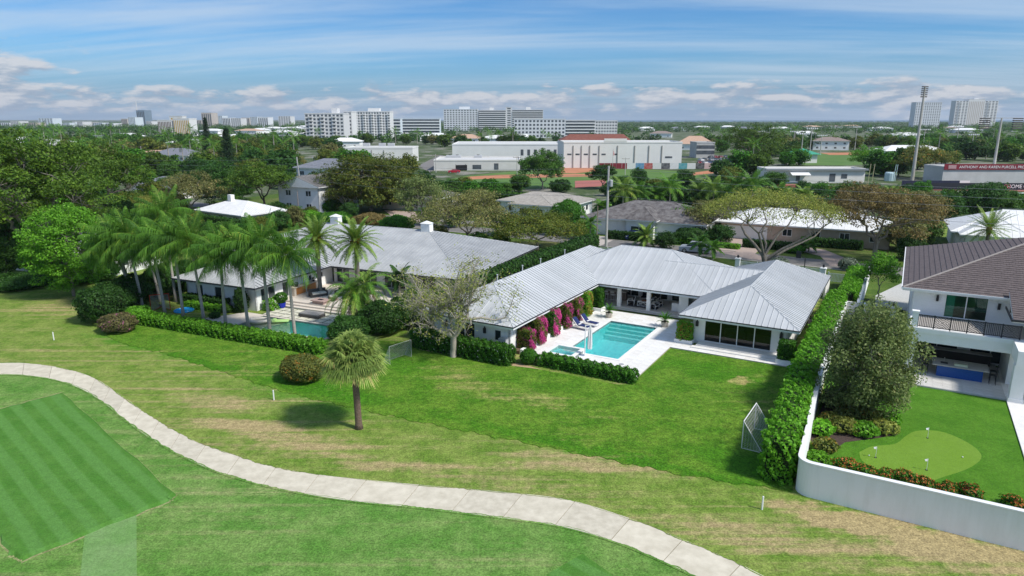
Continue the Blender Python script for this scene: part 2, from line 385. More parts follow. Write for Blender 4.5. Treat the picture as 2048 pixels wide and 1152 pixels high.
# ------------------------------------------------------------------ grass and ground
def grass_mat(name, g1, g2, dry, lo, hi, patches=(), streak=.72, ang=-24, fine=.40, stripes=None, greens_and_shade=(), green_col=(.04, .14, .012), blue=None):
    m = bpy.data.materials.new(name); m.use_nodes = True; nt = m.node_tree; N, K = nt.nodes, nt.links
    b = N['Principled BSDF']; b.inputs['Roughness'].default_value = .9; b.inputs['Specular IOR Level'].default_value = .12
    tc = N.new('ShaderNodeTexCoord'); P = tc.outputs['Object']
    def noise(scale, det, vec=P, rough=.6, dist=0):
        n = N.new('ShaderNodeTexNoise'); n.inputs['Scale'].default_value = scale; n.inputs['Detail'].default_value = det; n.inputs['Roughness'].default_value = rough; n.inputs['Distortion'].default_value = dist; K.new(vec, n.inputs[0]); return n.outputs[0]
    def mth(op, a, c):
        n = N.new('ShaderNodeMath'); n.operation = op
        for i, v in enumerate((a, c)):
            if isinstance(v, (int, float)): n.inputs[i].default_value = v
            else: K.new(v, n.inputs[i])
        return n.outputs[0]
    def ss(x, a, c, o0=0.0, o1=1.0):
        n = N.new('ShaderNodeMapRange'); n.interpolation_type = 'SMOOTHSTEP'; K.new(x, n.inputs[0])
        for i, v in zip((1, 2, 3, 4), (a, c, o0, o1)): n.inputs[i].default_value = v
        return n.outputs[0]
    def mixc(f, a, c):
        n = N.new('ShaderNodeMix'); n.data_type = 'RGBA'; K.new(f, n.inputs[0])
        for i, v in ((6, a), (7, c)):
            if isinstance(v, tuple): n.inputs[i].default_value = (*v, 1)
            else: K.new(v, n.inputs[i])
        return n.outputs[2]
    wob = N.new('ShaderNodeVectorMath'); wob.operation = 'ADD'; K.new(P, wob.inputs[0])
    wn = N.new('ShaderNodeTexNoise'); wn.inputs['Scale'].default_value = .8; wn.inputs['Detail'].default_value = 4; K.new(P, wn.inputs[0])
    sc = N.new('ShaderNodeVectorMath'); sc.operation = 'SCALE'; sc.inputs[3].default_value = 3.0; K.new(wn.outputs['Color'], sc.inputs[0]); K.new(sc.outputs[0], wob.inputs[1])
    def patch(p, vec):
        mp = N.new('ShaderNodeMapping'); mp.vector_type = 'TEXTURE'; mp.inputs[1].default_value = (p[0] + 1.5, p[1] + 1.5, 1.5); mp.inputs[2].default_value = (0, 0, R(p[4])); mp.inputs[3].default_value = (p[2], p[3], 1000); K.new(vec, mp.inputs[0])
        ln = N.new('ShaderNodeVectorMath'); ln.operation = 'LENGTH'; K.new(mp.outputs[0], ln.inputs[0]); return ss(ln.outputs['Value'], 1.15, .35, 0, p[5])
    mp = N.new('ShaderNodeMapping'); mp.inputs[2].default_value = (0, 0, R(-ang)); mp.inputs[3].default_value = (.06, 1.3, 1); K.new(P, mp.inputs[0])
    st_n = noise(1.0, 5, mp.outputs[0])
    d = mth('ADD', mth('MULTIPLY', noise(.07, 5), 1 - streak), mth('MULTIPLY', st_n, streak))
    d = mth('ADD', d, mth('MULTIPLY', mth('SUBTRACT', noise(1.7, 6), .5), .25))
    for p in patches: d = mth('ADD', d, patch(p, wob.outputs[0]))
    dr = ss(d, lo, hi)
    col = mixc(ss(noise(.5, 6), .35, .65), g1, g2)
    for p in greens_and_shade: col = mixc(patch(p, wob.outputs[0]), col, green_col)  # greener grass, and slope shade painted as darker green
    if stripes:
        mp2 = N.new('ShaderNodeMapping'); mp2.inputs[2].default_value = (0, 0, R(-stripes[0])); K.new(P, mp2.inputs[0])
        w = N.new('ShaderNodeTexWave'); w.wave_type = 'BANDS'; w.bands_direction = 'Y'; w.inputs['Scale'].default_value = stripes[1]; w.inputs['Distortion'].default_value = 3.2; w.inputs['Detail'].default_value = 2; w.inputs['Detail Scale'].default_value = .16; K.new(mp2.outputs[0], w.inputs[0])
        col = mixc(ss(w.outputs[0], .25, .75), col, stripes[2])
    col = mixc(dr, col, dry)
    f = noise(9.0, 8, P, .75); f2 = noise(2.6, 6, P, .7)
    v = mth('MULTIPLY', ss(f, .34, .66, 1 - fine, 1 + fine), ss(f2, .34, .66, 1 - fine * .5, 1 + fine * .5))
    hs = N.new('ShaderNodeHueSaturation'); K.new(col, hs.inputs['Color']); K.new(v, hs.inputs['Value'])
    K.new(hs.outputs[0], b.inputs['Base Color'])
    bp = N.new('ShaderNodeBump'); bp.inputs['Strength'].default_value = .5; bp.inputs['Distance'].default_value = .12; K.new(f, bp.inputs['Height']); K.new(bp.outputs[0], b.inputs['Normal'])
    MATS[name] = m; return m
def gp(x, y, rx, ry, ang, amt):
    p = G(x, y); return (p.x, p.y, rx, ry, ang, amt)
ROUGH = grass_mat('rough_grass', (.115, .205, .026), (.205, .270, .058), (.37, .295, .145), .48, .73,
    patches=[gp(1020, 770, 7, 2.4, -25, .13), gp(900, 745, 3.5, 2, -30, .09), gp(420, 800, 6, 2.0, -30, .10), gp(560, 870, 9, 1.5, -22, .14), gp(850, 935, 12, 1.2, -12, .13),
             gp(1200, 930, 9, 1.5, -14, .10), gp(1900, 1100, 6, 2.0, -28, .24), gp(1700, 1040, 5, 1.2, -24, .22), gp(150, 610, 9, 5, -25, .10), gp(1550, 1085, 9, 1.6, -20, .12), gp(1483, 762, .9, .8, 0, .16), gp(1290, 850, 9, 1.5, -25, -.05)],
    greens_and_shade=[gp(420, 700, 15, 3.6, -24, .9), gp(1100, 880, 16, 1.1, -27, .75), gp(1320, 790, 6, 5, -30, .55), gp(620, 790, 9, 2.2, -30, .7), gp(300, 690, 10, 1.4, -24, .7), gp(1450, 740, 7, 3, -30, .6)], green_col=(.060, .205, .010))  # patches below the left hedge paint the bank's slope shade on flat ground
FAIR = grass_mat('fairway_grass', (.090, .215, .034), (.155, .268, .064), (.35, .33, .16), .48, .82, streak=.75, ang=22, fine=.36)
TEE = grass_mat('tee_grass', (.066, .190, .026), (.088, .215, .036), (.12, .20, .07), .64, .9, streak=.5, fine=.16, stripes=(-43, .26, (.100, .240, .050)))
STRIP = grass_mat('pale_mown_grass', (.145, .285, .080), (.185, .31, .11), (.17, .24, .12), .6, .9, streak=.5, fine=.18)
TURF = grass_mat('synthetic_turf', (.062, .175, .012), (.085, .21, .018), (.11, .22, .03), .6, .9, streak=.4, fine=.22)
PUTT = grass_mat('putting_turf', (.150, .275, .030), (.160, .285, .036), (.14, .28, .03), .7, .95, streak=.4, fine=.08)
FRINGE = grass_mat('putting_fringe', (.062, .18, .012), (.075, .195, .016), (.06, .15, .02), .7, .95, streak=.4, fine=.2)
LAWN = grass_mat('house_lawn', (.055, .105, .016), (.085, .135, .024), (.24, .19, .10), .50, .74, streak=.4, fine=.28)
FARG = grass_mat('distant_ground', (.05, .085, .03), (.09, .12, .05), (.24, .23, .20), .48, .62, streak=.1, fine=.2)
LAWN2 = grass_mat('green_lawn', (.062, .165, .010), (.118, .220, .022), (.34, .30, .11), .54, .80, streak=.45, fine=.46,
    patches=[gp(1000, 785, 6.5, 2.2, -25, .13), gp(900, 745, 3.5, 1.6, -30, .07), gp(1160, 810, 5, 1.8, -25, .06), gp(1480, 762, 1.0, .9, 0, .22), gp(1350, 830, 4, 1.6, -20, .06), gp(560, 740, 6, 1.5, -24, .04), gp(340, 700, 4, 1.0, -24, .05)],
    greens_and_shade=[gp(1420, 740, 6, 2.6, -30, .7), gp(1200, 905, 15, .8, -27, .8), gp(620, 775, 9, 1.6, -28, .8), gp(380, 725, 9, 1.1, -28, .8), gp(1480, 930, 4, 2, -28, .8), gp(800, 730, 4, 2, -30, .6)], green_col=(.045, .165, .006))  # left patches paint shade of the bank slope into the lawn colour
def hole_ring(mb, outer, hole, z):
    n = len(outer); vs = [(p[0], p[1], z) for p in outer] + [(p[0], p[1], z) for p in hole]
    mb.add(vs, [(i, (i + 1) % n, n + (i + 1) % n, n + i) for i in range(n)])
POOL = [(-24.55, 52.2), (-19.7, 52.2), (-19.7, 62.6), (-24.55, 62.6)]
LPOOL = [(-51.6, 48.3), (-40.8, 48.3), (-40.8, 52.0), (-51.6, 52.0)]
g = MB(); far = 16000
hole_ring(g, [(-9, -60), (far, -60), (far, 140), (-9, 140)], [MF.w(*p) for p in (POOL[0], POOL[1], POOL[2], POOL[3])], 0)
hole_ring(g, [(-far, -60), (-9, -60), (-9, 140), (-far, 140)], [LF.w(*p) for p in LPOOL], 0)
gr = tag(part('ground', g, ROUGH, None), kind='structure')
g = MB().quad((-far, 140, 0), (far, 140, 0), (far, far, 0), (-far, far, 0))
tag(part('ground', g, FARG, None), kind='structure')
sea = MB().quad((600, 5200, .25), (far, 4200, .25), (far, far, .25), (-3500, far, .25))
tag(part('sea', sea, mat('sea_water', (.03, .075, .10), (.05, .11, .14), .01, .25)), kind='structure')
def sheet(name, pts, m, z, kind='structure'):
    return tag(part(name, MB().add([(p[0], p[1], z) for p in pts], [tuple(range(len(pts)))]), m, None), kind=kind)
def spline(pts, n):
    """Catmull-Rom through 2-D points, n samples evenly spaced along it"""
    P = [Vector((p[0], p[1])) for p in pts]; P = [P[0] * 2 - P[1]] + P + [P[-1] * 2 - P[-2]]; out = []
    for i in range(1, len(P) - 2):
        for k in range(16):
            t = k / 16; a, b, c, d = P[i - 1], P[i], P[i + 1], P[i + 2]
            out.append(.5 * (2 * b + (c - a) * t + (2 * a - 5 * b + 4 * c - d) * t * t + (3 * b - a - 3 * c + d) * t ** 3))
    out.append(P[-2]); L = [0]
    for i in range(1, len(out)): L.append(L[-1] + (out[i] - out[i - 1]).length)
    res = []; j = 0
    for i in range(n):
        s = L[-1] * i / (n - 1)
        while j < len(L) - 2 and L[j + 1] < s: j += 1
        t = (s - L[j]) / max(1e-9, L[j + 1] - L[j]); res.append(out[j].lerp(out[j + 1], min(1, t)))
    return res
E_UP = [(-420, 745), (-200, 732), (0, 727), (60, 728), (130, 738), (190, 758), (240, 790), (290, 825), (340, 857), (400, 887), (450, 905), (530, 930), (620, 948), (720, 960), (850, 972), (1000, 985), (1130, 1000), (1250, 1035), (1340, 1070), (1440, 1112), (1520, 1150), (1620, 1205), (1740, 1290)]
E_LO = [(-420, 772), (-200, 756), (0, 750), (60, 753), (115, 762), (165, 780), (210, 808), (252, 842), (298, 875), (358, 910), (425, 941), (512, 968), (600, 987), (700, 1003), (830, 1016), (980, 1034), (1110, 1052), (1215, 1080), (1300, 1113), (1385, 1152), (1460, 1190), (1560, 1250), (1680, 1345)]
up = spline([G(*p) for p in E_UP], 400); lo = spline([G(*p) for p in E_LO], 400)
fair = [tuple(p) for p in lo] + [(40, 5), (40, -50), (-120, -50), (-120, 60)]
sheet('fairway', fair, FAIR, .006)
CONC = mat('path_concrete', (.52, .48, .41), (.62, .58, .50), .8, .85, .25, 40, stretch=None)
path = tag(part('cart_path', MB().add([(p.x, p.y, .010) for p in up] + [(p.x, p.y, .010) for p in lo], [(i, i + 1, 401 + i, 400 + i) for i in range(399)]), mat('path_bed', (.13, .11, .08), None, rough=.9)), kind='structure')
path['label'] = 'winding pale concrete cart path across the golf course'
tot = sum((up[i + 1] - up[i]).length for i in range(399)); NS = int(tot / 2.9)
conc_variants = [mat('path_concrete_%s' % w, tuple(c * k for c in (.50, .455, .355)), tuple(c * k for c in (.63, .58, .465)), sc, .85, .10, 60, detail=9) for w, k, sc in (('plain', 1, 1.6), ('pale', 1.04, 1.2), ('worn', .95, 2.2))]
rnd = random.Random(5)
for i in range(NS):
    k0, k1 = int(i * 399 / NS), int((i + 1) * 399 / NS)
    U = [Vector(up[k]) for k in range(k0, k1 + 1)]; L_ = [Vector(lo[k]) for k in range(k0, k1 + 1)]
    for S in (U, L_):
        d0 = (S[1] - S[0]).normalized() * .018; d1 = (S[-1] - S[-2]).normalized() * .018; S[0] = S[0] + d0; S[-1] = S[-1] - d1
    ring = U + L_[::-1]; z = .05 + rnd.uniform(-.006, .006)
    mb = MB().prism([(p.x, p.y) for p in ring][::-1], .012, z)
    part('slab', mb, rnd.choice(conc_variants), path)
lawn_up = [(205, 668), (300, 640), (318, 656), (640, 713), (668, 702), (700, 690), (760, 682), (815, 684), (838, 700), (1022, 732), (1072, 738), (1268, 776), (1276, 757), (1342, 697), (1590, 738), (1610, 760), (1585, 985)]
lawn_lo = [(1540, 977), (1480, 968), (1350, 947), (1200, 916), (1024, 881), (900, 857), (760, 828), (620, 797), (540, 775), (430, 740), (330, 708), (235, 685)]
lw = [G(*p) for p in lawn_up] + [Vector((*p, 0)) for p in [q + Vector((0, .10 * math.sin(i * 1.3) + .12 * math.sin(i * .47) + rnd.uniform(-.06, .06))) for i, q in enumerate(spline([G(*p) for p in lawn_lo], 260))]]
tag(part('lawn', MB().prism([(p[0], p[1]) for p in lw][::-1], .005, .035), LAWN2), 'green lawn in front of the two pool gardens', kind='structure')
tee = [G(*p) for p in ((-60, 838), (0, 818), (125, 785), (352, 990), (340, 1002), (45, 1122), (20, 1108), (-60, 1000))]
tc_ = tee; tee = []
for i in range(8):
    for k in range(11): tee.append(tc_[i].lerp(tc_[(i + 1) % 8], k / 11))
tee = [p + Vector((math.sin(i * 2.3) * .07 + math.sin(i * 5.1) * .05, math.cos(i * 1.9) * .07, 0)) for i, p in enumerate(tee)]
sheet('tee_rim', [(p.x + (p.x + 27) * .012, p.y + (p.y - 40) * .012) for p in tee], grass_mat('worn_rim', (.20, .25, .09), (.27, .28, .12), (.34, .30, .16), .4, .7), .007)
mbt = MB(); cx = sum(p.x for p in tee) / len(tee); cy = sum(p.y for p in tee) / len(tee)
ins = [(p.x + (cx - p.x) * .03, p.y + (cy - p.y) * .03, .10) for p in tee]
mbt.add([(p.x, p.y, .008) for p in tee] + ins, [tuple(range(88, 176))] + [(i, (i + 1) % 88, 88 + (i + 1) % 88, 88 + i) for i in range(88)])
tag(part('tee_box', mbt, TEE), kind='structure')
sheet('mown_strip', [G(*p) for p in ((172, 1050), (273, 1028), (274, 1200), (155, 1200))], STRIP, .011)
sheet('mown_strip', [G(*p) for p in ((1092, 1150), (1165, 1108), (1240, 1160), (1200, 1230))], TEE, .011)

# grass creeping over both edges of the path
for nm_, E, sgn, gm in (('far', up, 1, ROUGH), ('near', lo, -1, FAIR)):
    rr_ = random.Random(9 if sgn > 0 else 10); inn, out = [], []; wv = .03
    fine_ = spline([tuple(p) for p in E], 1400)
    for i, p in enumerate(fine_):
        q = fine_[min(i + 1, 1399)] - fine_[max(i - 1, 0)]; n_ = Vector((-q.y, q.x)).normalized() * sgn; wv = max(.0, min(.12, wv + rr_.uniform(-.035, .035)))
        inn.append(p - n_ * wv); out.append(p + n_ * .10)
    tag(part('grass_edge', MB().add([(p.x, p.y, .060) for p in inn] + [(p.x, p.y, .03) for p in out], [(i, i + 1, 1401 + i, 1400 + i) for i in range(1399)]), gm), 'ragged grass creeping over the %s edge of the cart path' % nm_, kind='structure')
# ------------------------------------------------------------------ main plot: patio, pool
TRAV = mat('pale_travertine', (.70, .685, .65), (.79, .775, .75), 1.6, .6, .08, 25, detail=6)
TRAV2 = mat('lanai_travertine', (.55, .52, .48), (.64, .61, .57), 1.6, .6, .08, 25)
def paved(site_name, label, rects, z0, z1, size, m, kind='structure', gap=.012, fr=MF, rot=0):
    """paving: a base sheet and one shared slab mesh laid in a grid"""
    base = MB()
    for (a0, b0, a1, b1) in rects: base.box(a0, b0, z0, a1, b1, z1 - .012)
    o = tag(link(site_name, base.mesh(site_name, mat('paving_joint', (.42, .40, .37), None, rough=.9)), None, None, fr.ang), label, kind=kind)
    return o
def slab_grid(parent, rects, z, sx, sy, mats_, gap=.012, th=.03, name='paver', limit=300, joined=False):
    tmpl = {}; cnt = 0; rest = MB(); rr = random.Random(3)
    for (a0, b0, a1, b1) in rects:
        nx, ny = max(1, round((a1 - a0) / sx)), max(1, round((b1 - b0) / sy)); dx, dy = (a1 - a0) / nx, (b1 - b0) / ny
        for j in range(ny):
            for i in range(nx):
                x, y = a0 + (i + .5) * dx, b0 + (j + .5) * dy; w, h = dx / 2 - gap / 2, dy / 2 - gap / 2
                if cnt < limit and not joined:
                    mi = rr.randrange(len(mats_)); key = (round(w, 3), round(h, 3), mi)
                    if key not in tmpl: tmpl[key] = MB().box(-w, -h, -th, w, h, 0).mesh(name, mats_[mi])
                    link(name, tmpl[key], parent, (x, y, z)); cnt += 1
                else: rest.box(x - w, y - h, z - th, x + w, y + h, z)
    if rest.v:
        o = link(name, rest.mesh(name, mats_[0]), parent); o['kind'] = 'stuff'
deck_rects = [(-27.45, 48.9, -24.85, 66.3), (-24.85, 62.9, -19.4, 66.3), (-19.4, 49.0, -16.85, 66.3), (-24.85, 49.0, -19.4, 51.9), (-16.85, 57.6, -6.4, 59.2)]
TR = [TRAV, mat('pale_travertine_warm', (.68, .66, .615), (.77, .75, .71), 1.6, .6, .08, 25), mat('pale_travertine_cool', (.73, .72, .695), (.81, .80, .78), 1.6, .6, .08, 25)]
patio = paved('patio', 'white stone patio around the main pool', deck_rects, .004, .10, .6, TRAV)
slab_grid(patio, deck_rects[:1] + deck_rects[3:4] + deck_rects[2:3] + deck_rects[1:2] + deck_rects[4:], .10, .8, .8, TR)
PLASTER = mat('pool_plaster', (.17, .80, .80), (.21, .84, .83), 1.0, .6)
PLASTER_L = mat('pool_step_plaster', (.27, .80, .78), (.31, .83, .81), 1.0, .6)
TILE = mat('waterline_tile', (.22, .26, .26), (.32, .35, .34), 8, .3)
def water(name, tint, rough=.02, nscale=2.4, nstr=.35):
    m = glass_mat(name, tint); nt = m.node_tree; N, K = nt.nodes, nt.links
    n = N.new('ShaderNodeTexNoise'); n.inputs['Scale'].default_value = nscale; n.inputs['Detail'].default_value = 5; n.inputs['Distortion'].default_value = .6; tc = N.new('ShaderNodeTexCoord'); K.new(tc.outputs['Object'], n.inputs[0])
    bp = N.new('ShaderNodeBump'); bp.inputs['Strength'].default_value = nstr; bp.inputs['Distance'].default_value = .06; K.new(n.outputs[0], bp.inputs['Height'])
    for nd in N:
        if nd.type in ('BSDF_GLOSSY', 'FRESNEL'): K.new(bp.outputs[0], nd.inputs['Normal'])
    return m
WATER = water('pool_water', (.84, .98, .98))
def basin(st, a0, b0, a1, b1, depth, top, wallm, parent=None):
    mb = MB(); z = top - .16
    mb.quad((a0, b0, -depth), (a1, b0, -depth), (a1, b1, -depth), (a0, b1, -depth))
    for (p, q) in (((a0, b0), (a1, b0)), ((a1, b0), (a1, b1)), ((a1, b1), (a0, b1)), ((a0, b1), (a0, b0))):
        mb.quad((*q, -depth), (*p, -depth), (*p, z), (*q, z))
    st.part('basin', mb, wallm, parent)
    t = MB()
    for (p, q) in (((a0, b0), (a1, b0)), ((a1, b0), (a1, b1)), ((a1, b1), (a0, b1)), ((a0, b1), (a0, b0))):
        t.quad((*q, z), (*p, z), (*p, top), (*q, top))
    st.part('waterline_tile', t, TILE, parent)
pool = Site(MF, 'swimming_pool', 'long rectangular turquoise pool with white coping on the white patio', 'pool', -22.1, 57.4)
basin(pool, *POOL[0], *POOL[2], 1.35, .09, PLASTER)
c = MB()
for (x0, y0, x1, y1) in ((-24.85, 51.9, -19.4, 52.2), (-24.85, 62.6, -19.4, 62.9), (-24.85, 52.2, -24.55, 62.6), (-19.7, 52.2, -19.4, 62.6)): c.box(x0, y0, -.02, x1, y1, .125)
pool.part('coping', c, TR[2])
for i in range(4):
    s = MB().box(-24.54, 62.59 - .45 * (i + 1), -1.34, -19.71, 62.59 - .45 * i - .001, -.12 - .26 * i); pool.part('step', s, PLASTER_L)
pool.part('water_surface', MB().quad((-24.55, 52.2, .0), (-19.7, 52.2, .0), (-19.7, 62.6, .0), (-24.55, 62.6, .0)), WATER)
spa = Site(MF, 'spa', 'small square raised spa at the near left corner of the main pool', 'spa', -24.25, 51.2)
s = MB(); A0, A1, B0, B1, zt = -25.7, -22.9, 49.95, 52.55, .42
for r in ((A0, B0, A1, B0 + .32), (A0, B1 - .32, A1, B1), (A0, B0 + .32, A0 + .32, B1 - .32), (A1 - .32, B0 + .32, A1, B1 - .32)): s.box(r[0], r[1], .08, r[2], r[3], zt)
spa.part('coping_wall', s, TR[2])
spa.part('bench', MB().box(A0 + .32, B0 + .32, .05, A1 - .32, B1 - .32, .12), PLASTER_L)
spa.part('water_surface', MB().quad((A0 + .32, B0 + .32, .36), (A1 - .32, B0 + .32, .36), (A1 - .32, B1 - .32, .36), (A0 + .32, B1 - .32, .36)), WATER)
spa.part('spillway', MB().box(-22.895, 50.5, .1, -22.86, 52.0, .36), TILE)
# ------------------------------------------------------------------ main house
EV = 2.8
mh = Site(MF, 'main_house', 'white single storey U-shaped house with grey metal roof around the main pool', 'house', -22, 68)
hip_roof(mh, -37.7, -27.6, 48.0, 80.5, EV, 5.05, 'b', .5, METAL_V, seen='se', gap_=.010, deckmat=SEAM)
hip_roof(mh, -34.9, -14.7, 66.4, 80.6, EV + .003, 5.85, 'a', .5, METAL_V, seen='s', gap_=.010, deckmat=SEAM, ridge=((-27.8, 73.5, 5.85), (-21.9, 73.5, 5.85)))
hip_roof(mh, -22.0, -11.6, 66.44, 76.4, EV - .002, 5.0, 'a', .5, METAL_V, hips=(False, False), seen='s', gut=False, gap_=.010, deckmat=SEAM)
hip_roof(mh, -16.6, -6.4, 59.0, 82.8, EV - .004, 5.02, 'b', .5, METAL_V, seen='sew', gap_=.010, deckmat=SEAM)
SOF = MB()
for r_ in ((-37.6, 48.1, -27.7, 80.4), (-27.7, 66.5, -14.8, 80.4), (-16.5, 59.1, -6.5, 82.7)): SOF.box(r_[0], r_[1], EV - .215 + .002 * r_[0] / 100, r_[2], r_[3], EV - .165)
ROOFW = mat('soffit_white', (.78, .78, .77), None, rough=.7)
ZT = EV - .216
mh.part('soffit', SOF, ROOFW)
fa = MB()
for (a0, a1, b0, b1) in ((-37.7, -27.6, 48.0, 80.5), (-16.6, -6.4, 59.0, 82.8)):
    fa.box(a0 - .02, b0 - .02, EV - .22, a1 + .02, b0 + .03, EV - .047); fa.box(a1 - .03, b0 + .031, EV - .22, a1 + .02, b1, EV - .047); fa.box(a0 - .02, b0 + .031, EV - .22, a0 + .03, b1, EV - .047)
fa.box(-27.5, 66.38, EV - .22, -16.7, 66.43, EV - .047)
mh.part('fascia', fa, TRIM)
# left wing walls (walked so that the outside is on the right)
wall(mh, (-36.7, 49.0), (-28.5, 49.0), 0, ZT, [(2.4, 4.6, .1, 2.25, 2), (6.6, 7.35, 1.0, 2.05, 1)])
wall(mh, (-28.5, 49.0), (-28.5, 67.8), 0, ZT, [(2.2, 4.2, .9, 2.2, 2), (6.6, 8.4, .9, 2.2, 2), (11.0, 12.6, .9, 2.2, 2), (15.2, 17.2, .4, 2.3, 2)])
wall(mh, (-36.7, 79.5), (-36.7, 49.0), 0, ZT, [(5, 7, .9, 2.2, 2), (15, 17, .9, 2.2, 2)])
# middle: lanai
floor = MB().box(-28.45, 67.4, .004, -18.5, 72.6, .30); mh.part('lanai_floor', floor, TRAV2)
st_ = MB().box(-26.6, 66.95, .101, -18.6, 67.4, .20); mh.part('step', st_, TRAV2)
wall(mh, (-28.5, 72.6), (-18.4, 72.6), .3, ZT, [(.5, 3.3, .3, 2.4, 3), (3.9, 6.7, .3, 2.4, 2), (7.1, 9.7, .3, 2.4, 2)])
for a in (-25.65, -22.35): mh.part('column', MB().bevbox(a - .2, 67.45, .302, a + .2, 67.85, ZT, .02), WHITE)
mh.part('beam', MB().box(-28.4, 67.46, 2.42, -18.6, 67.84, ZT - .003), WHITE)
mh.part('ceiling', MB().box(-28.3, 67.9, ZT - .05, -18.5, 72.4, ZT - .01), ROOFW)
wall(mh, (-19.2, 67.9), (-15.6, 67.9), 0, ZT - .002, [(.9, 3.2, .8, 2.2, 2)], glass=PANE)
wall(mh, (-19.2, 72.5), (-19.2, 68.1), .1, ZT - .003)
mh.part('wall', MB().box(-28.4, 80.0, 0, -7.6, 80.2, ZT - .004), WHITE)
# right wing
wall(mh, (-15.6, 60.2), (-7.4, 60.2), 0, ZT, [(1.05, 6.9, .3, 2.35, 4)], glass=GLASS)
wall(mh, (-15.6, 67.7), (-15.6, 60.2), 0, ZT - .001)
wall(mh, (-7.4, 60.2), (-7.4, 81.8), 0, ZT, [(4, 5.6, .9, 2.1, 2), (10, 12, .9, 2.1, 2), (16, 18, .9, 2.1, 2)])
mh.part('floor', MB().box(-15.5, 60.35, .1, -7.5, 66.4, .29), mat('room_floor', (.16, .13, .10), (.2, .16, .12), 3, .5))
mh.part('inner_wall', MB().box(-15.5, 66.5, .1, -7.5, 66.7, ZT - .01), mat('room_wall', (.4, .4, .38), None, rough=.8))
rs = MB().box(-14.9, 58.9, .102, -8.0, 60.15, .28); mh.part('step', rs, TRAV)
rs = MB().box(-15.2, 58.35, .101, -7.8, 58.9, .19); mh.part('step', rs, TRAV)
for a in (-15.2, -7.95):
    l = MB().box(a - .12, 60.02, 1.65, a + .12, 60.18, 2.1); l.tube([(a, 60.1, 2.1), (a, 60.1, 2.3)], [.12, .02], 4); mh.part('wall_lantern', l, DARK)
for a in (-35.2, -31.05):
    l = MB().box(a - .12, 48.82, 1.55, a + .12, 48.98, 2.0); l.tube([(a, 48.9, 2.0), (a, 48.9, 2.2)], [.12, .02], 4); mh.part('wall_lantern', l, DARK)
v = MB()
for b in (55, 60, 64, 70): v.lathe(-33.4, b, [(.06, 4.6), (.06, 5.35), (.1, 5.36), (.1, 5.42)], 6)
mh.part('vent_pipe', v, METAL)
ac = MB().box(-29.3, 48.35, .9, -28.55, 48.85, 1.5); mh.part('air_conditioner', ac, mat('ac_grey', (.5, .51, .52), (.4, .41, .42), 4, .5))
wall(mh, (-7.0, 88), (-7.0, 83.2), 0, 1.6, t=.2, name='yard_wall')

SOFA_W = mat('white_upholstery', (.72, .71, .68), (.66, .65, .62), 5, .9, .1, 20)
def sofa(frm, name, label, a, b, rz, w, d, z, m, cushion=None, group=None, cat='sofa'):
    t = thing(name, label, cat, frm.w(a, b, z), frm.ang + R(rz), group)
    part('base', MB().bevbox(-w / 2, -d / 2, .06, w / 2, d / 2, .30, .03), m, t)
    part('backrest', MB().bevbox(-w / 2, d / 2 - .22, .30, w / 2, d / 2, .80, .05), m, t)
    for s in (-1, 1): part('armrest', MB().bevbox(min(s * w / 2, s * (w / 2 - .18)), -d / 2, .30, max(s * w / 2, s * (w / 2 - .18)), d / 2 - .22, .58, .04), m, t)
    n = max(1, round((w - .36) / .75)); ww = (w - .36) / n
    for i in range(n): part('seat_cushion', MB().bevbox(-w / 2 + .18 + ww * i + .01, -d / 2, .30, -w / 2 + .18 + ww * (i + 1) - .01, d / 2 - .22, .46, .04), cushion or m, t)
    return t
sofa(MF, 'sofa', 'white sofa seen through the glass doors, left one', -12.3, 62.6, 25, 1.7, .95, .292, SOFA_W)
sofa(MF, 'sofa', 'long white sofa seen through the glass doors, right one', -9.9, 62.3, 180, 2.4, .95, .292, SOFA_W)

# planters and bougainvillea bed walls
pw = Site(MF, 'planter_wall', 'low white planter wall along the left side of the patio', 'planter wall', -27.6, 57)
w_ = MB().box(-27.72, 49.4, .004, -27.46, 64.4, .46); pw.part('kerb', w_, WHITE)
pw.part('kerb', MB().box(-28.4, 64.402, .004, -27.46, 64.66, .46), WHITE)
pw.part('soil', MB().box(-28.4, 49.3, .004, -27.73, 64.39, .30), mat('planter_soil', (.09, .065, .04), (.16, .11, .07), 6, .95, .5, 20))
def planter_box(label, a0, b0, a1, b1, h):
    p = Site(MF, 'planter', label, 'planter', (a0 + a1) / 2, (b0 + b1) / 2); k = .14; mb = MB()
    for r in ((a0, b0, a1, b0 + k), (a0, b1 - k, a1, b1), (a0, b0 + k, a0 + k, b1 - k), (a1 - k, b0 + k, a1, b1 - k)): mb.box(r[0], r[1], .102, r[2], r[3], h)
    p.part('rim', mb, WHITE); p.part('soil', MB().box(a0 + k, b0 + k, .102, a1 - k, b1 - k, h - .08), MATS['planter_soil']); return p
planter_box('white planter box holding a red-tinged cube shrub beside the glass doors', -17.0, 59.2, -15.3, 60.15, .42)
planter_box('white planter box at the right end of the glass doors', -7.95, 58.0, -6.5, 59.5, .42)
planter_box('white planter box at the left corner of the lanai steps', -28.4, 65.2, -26.7, 66.9, .42)

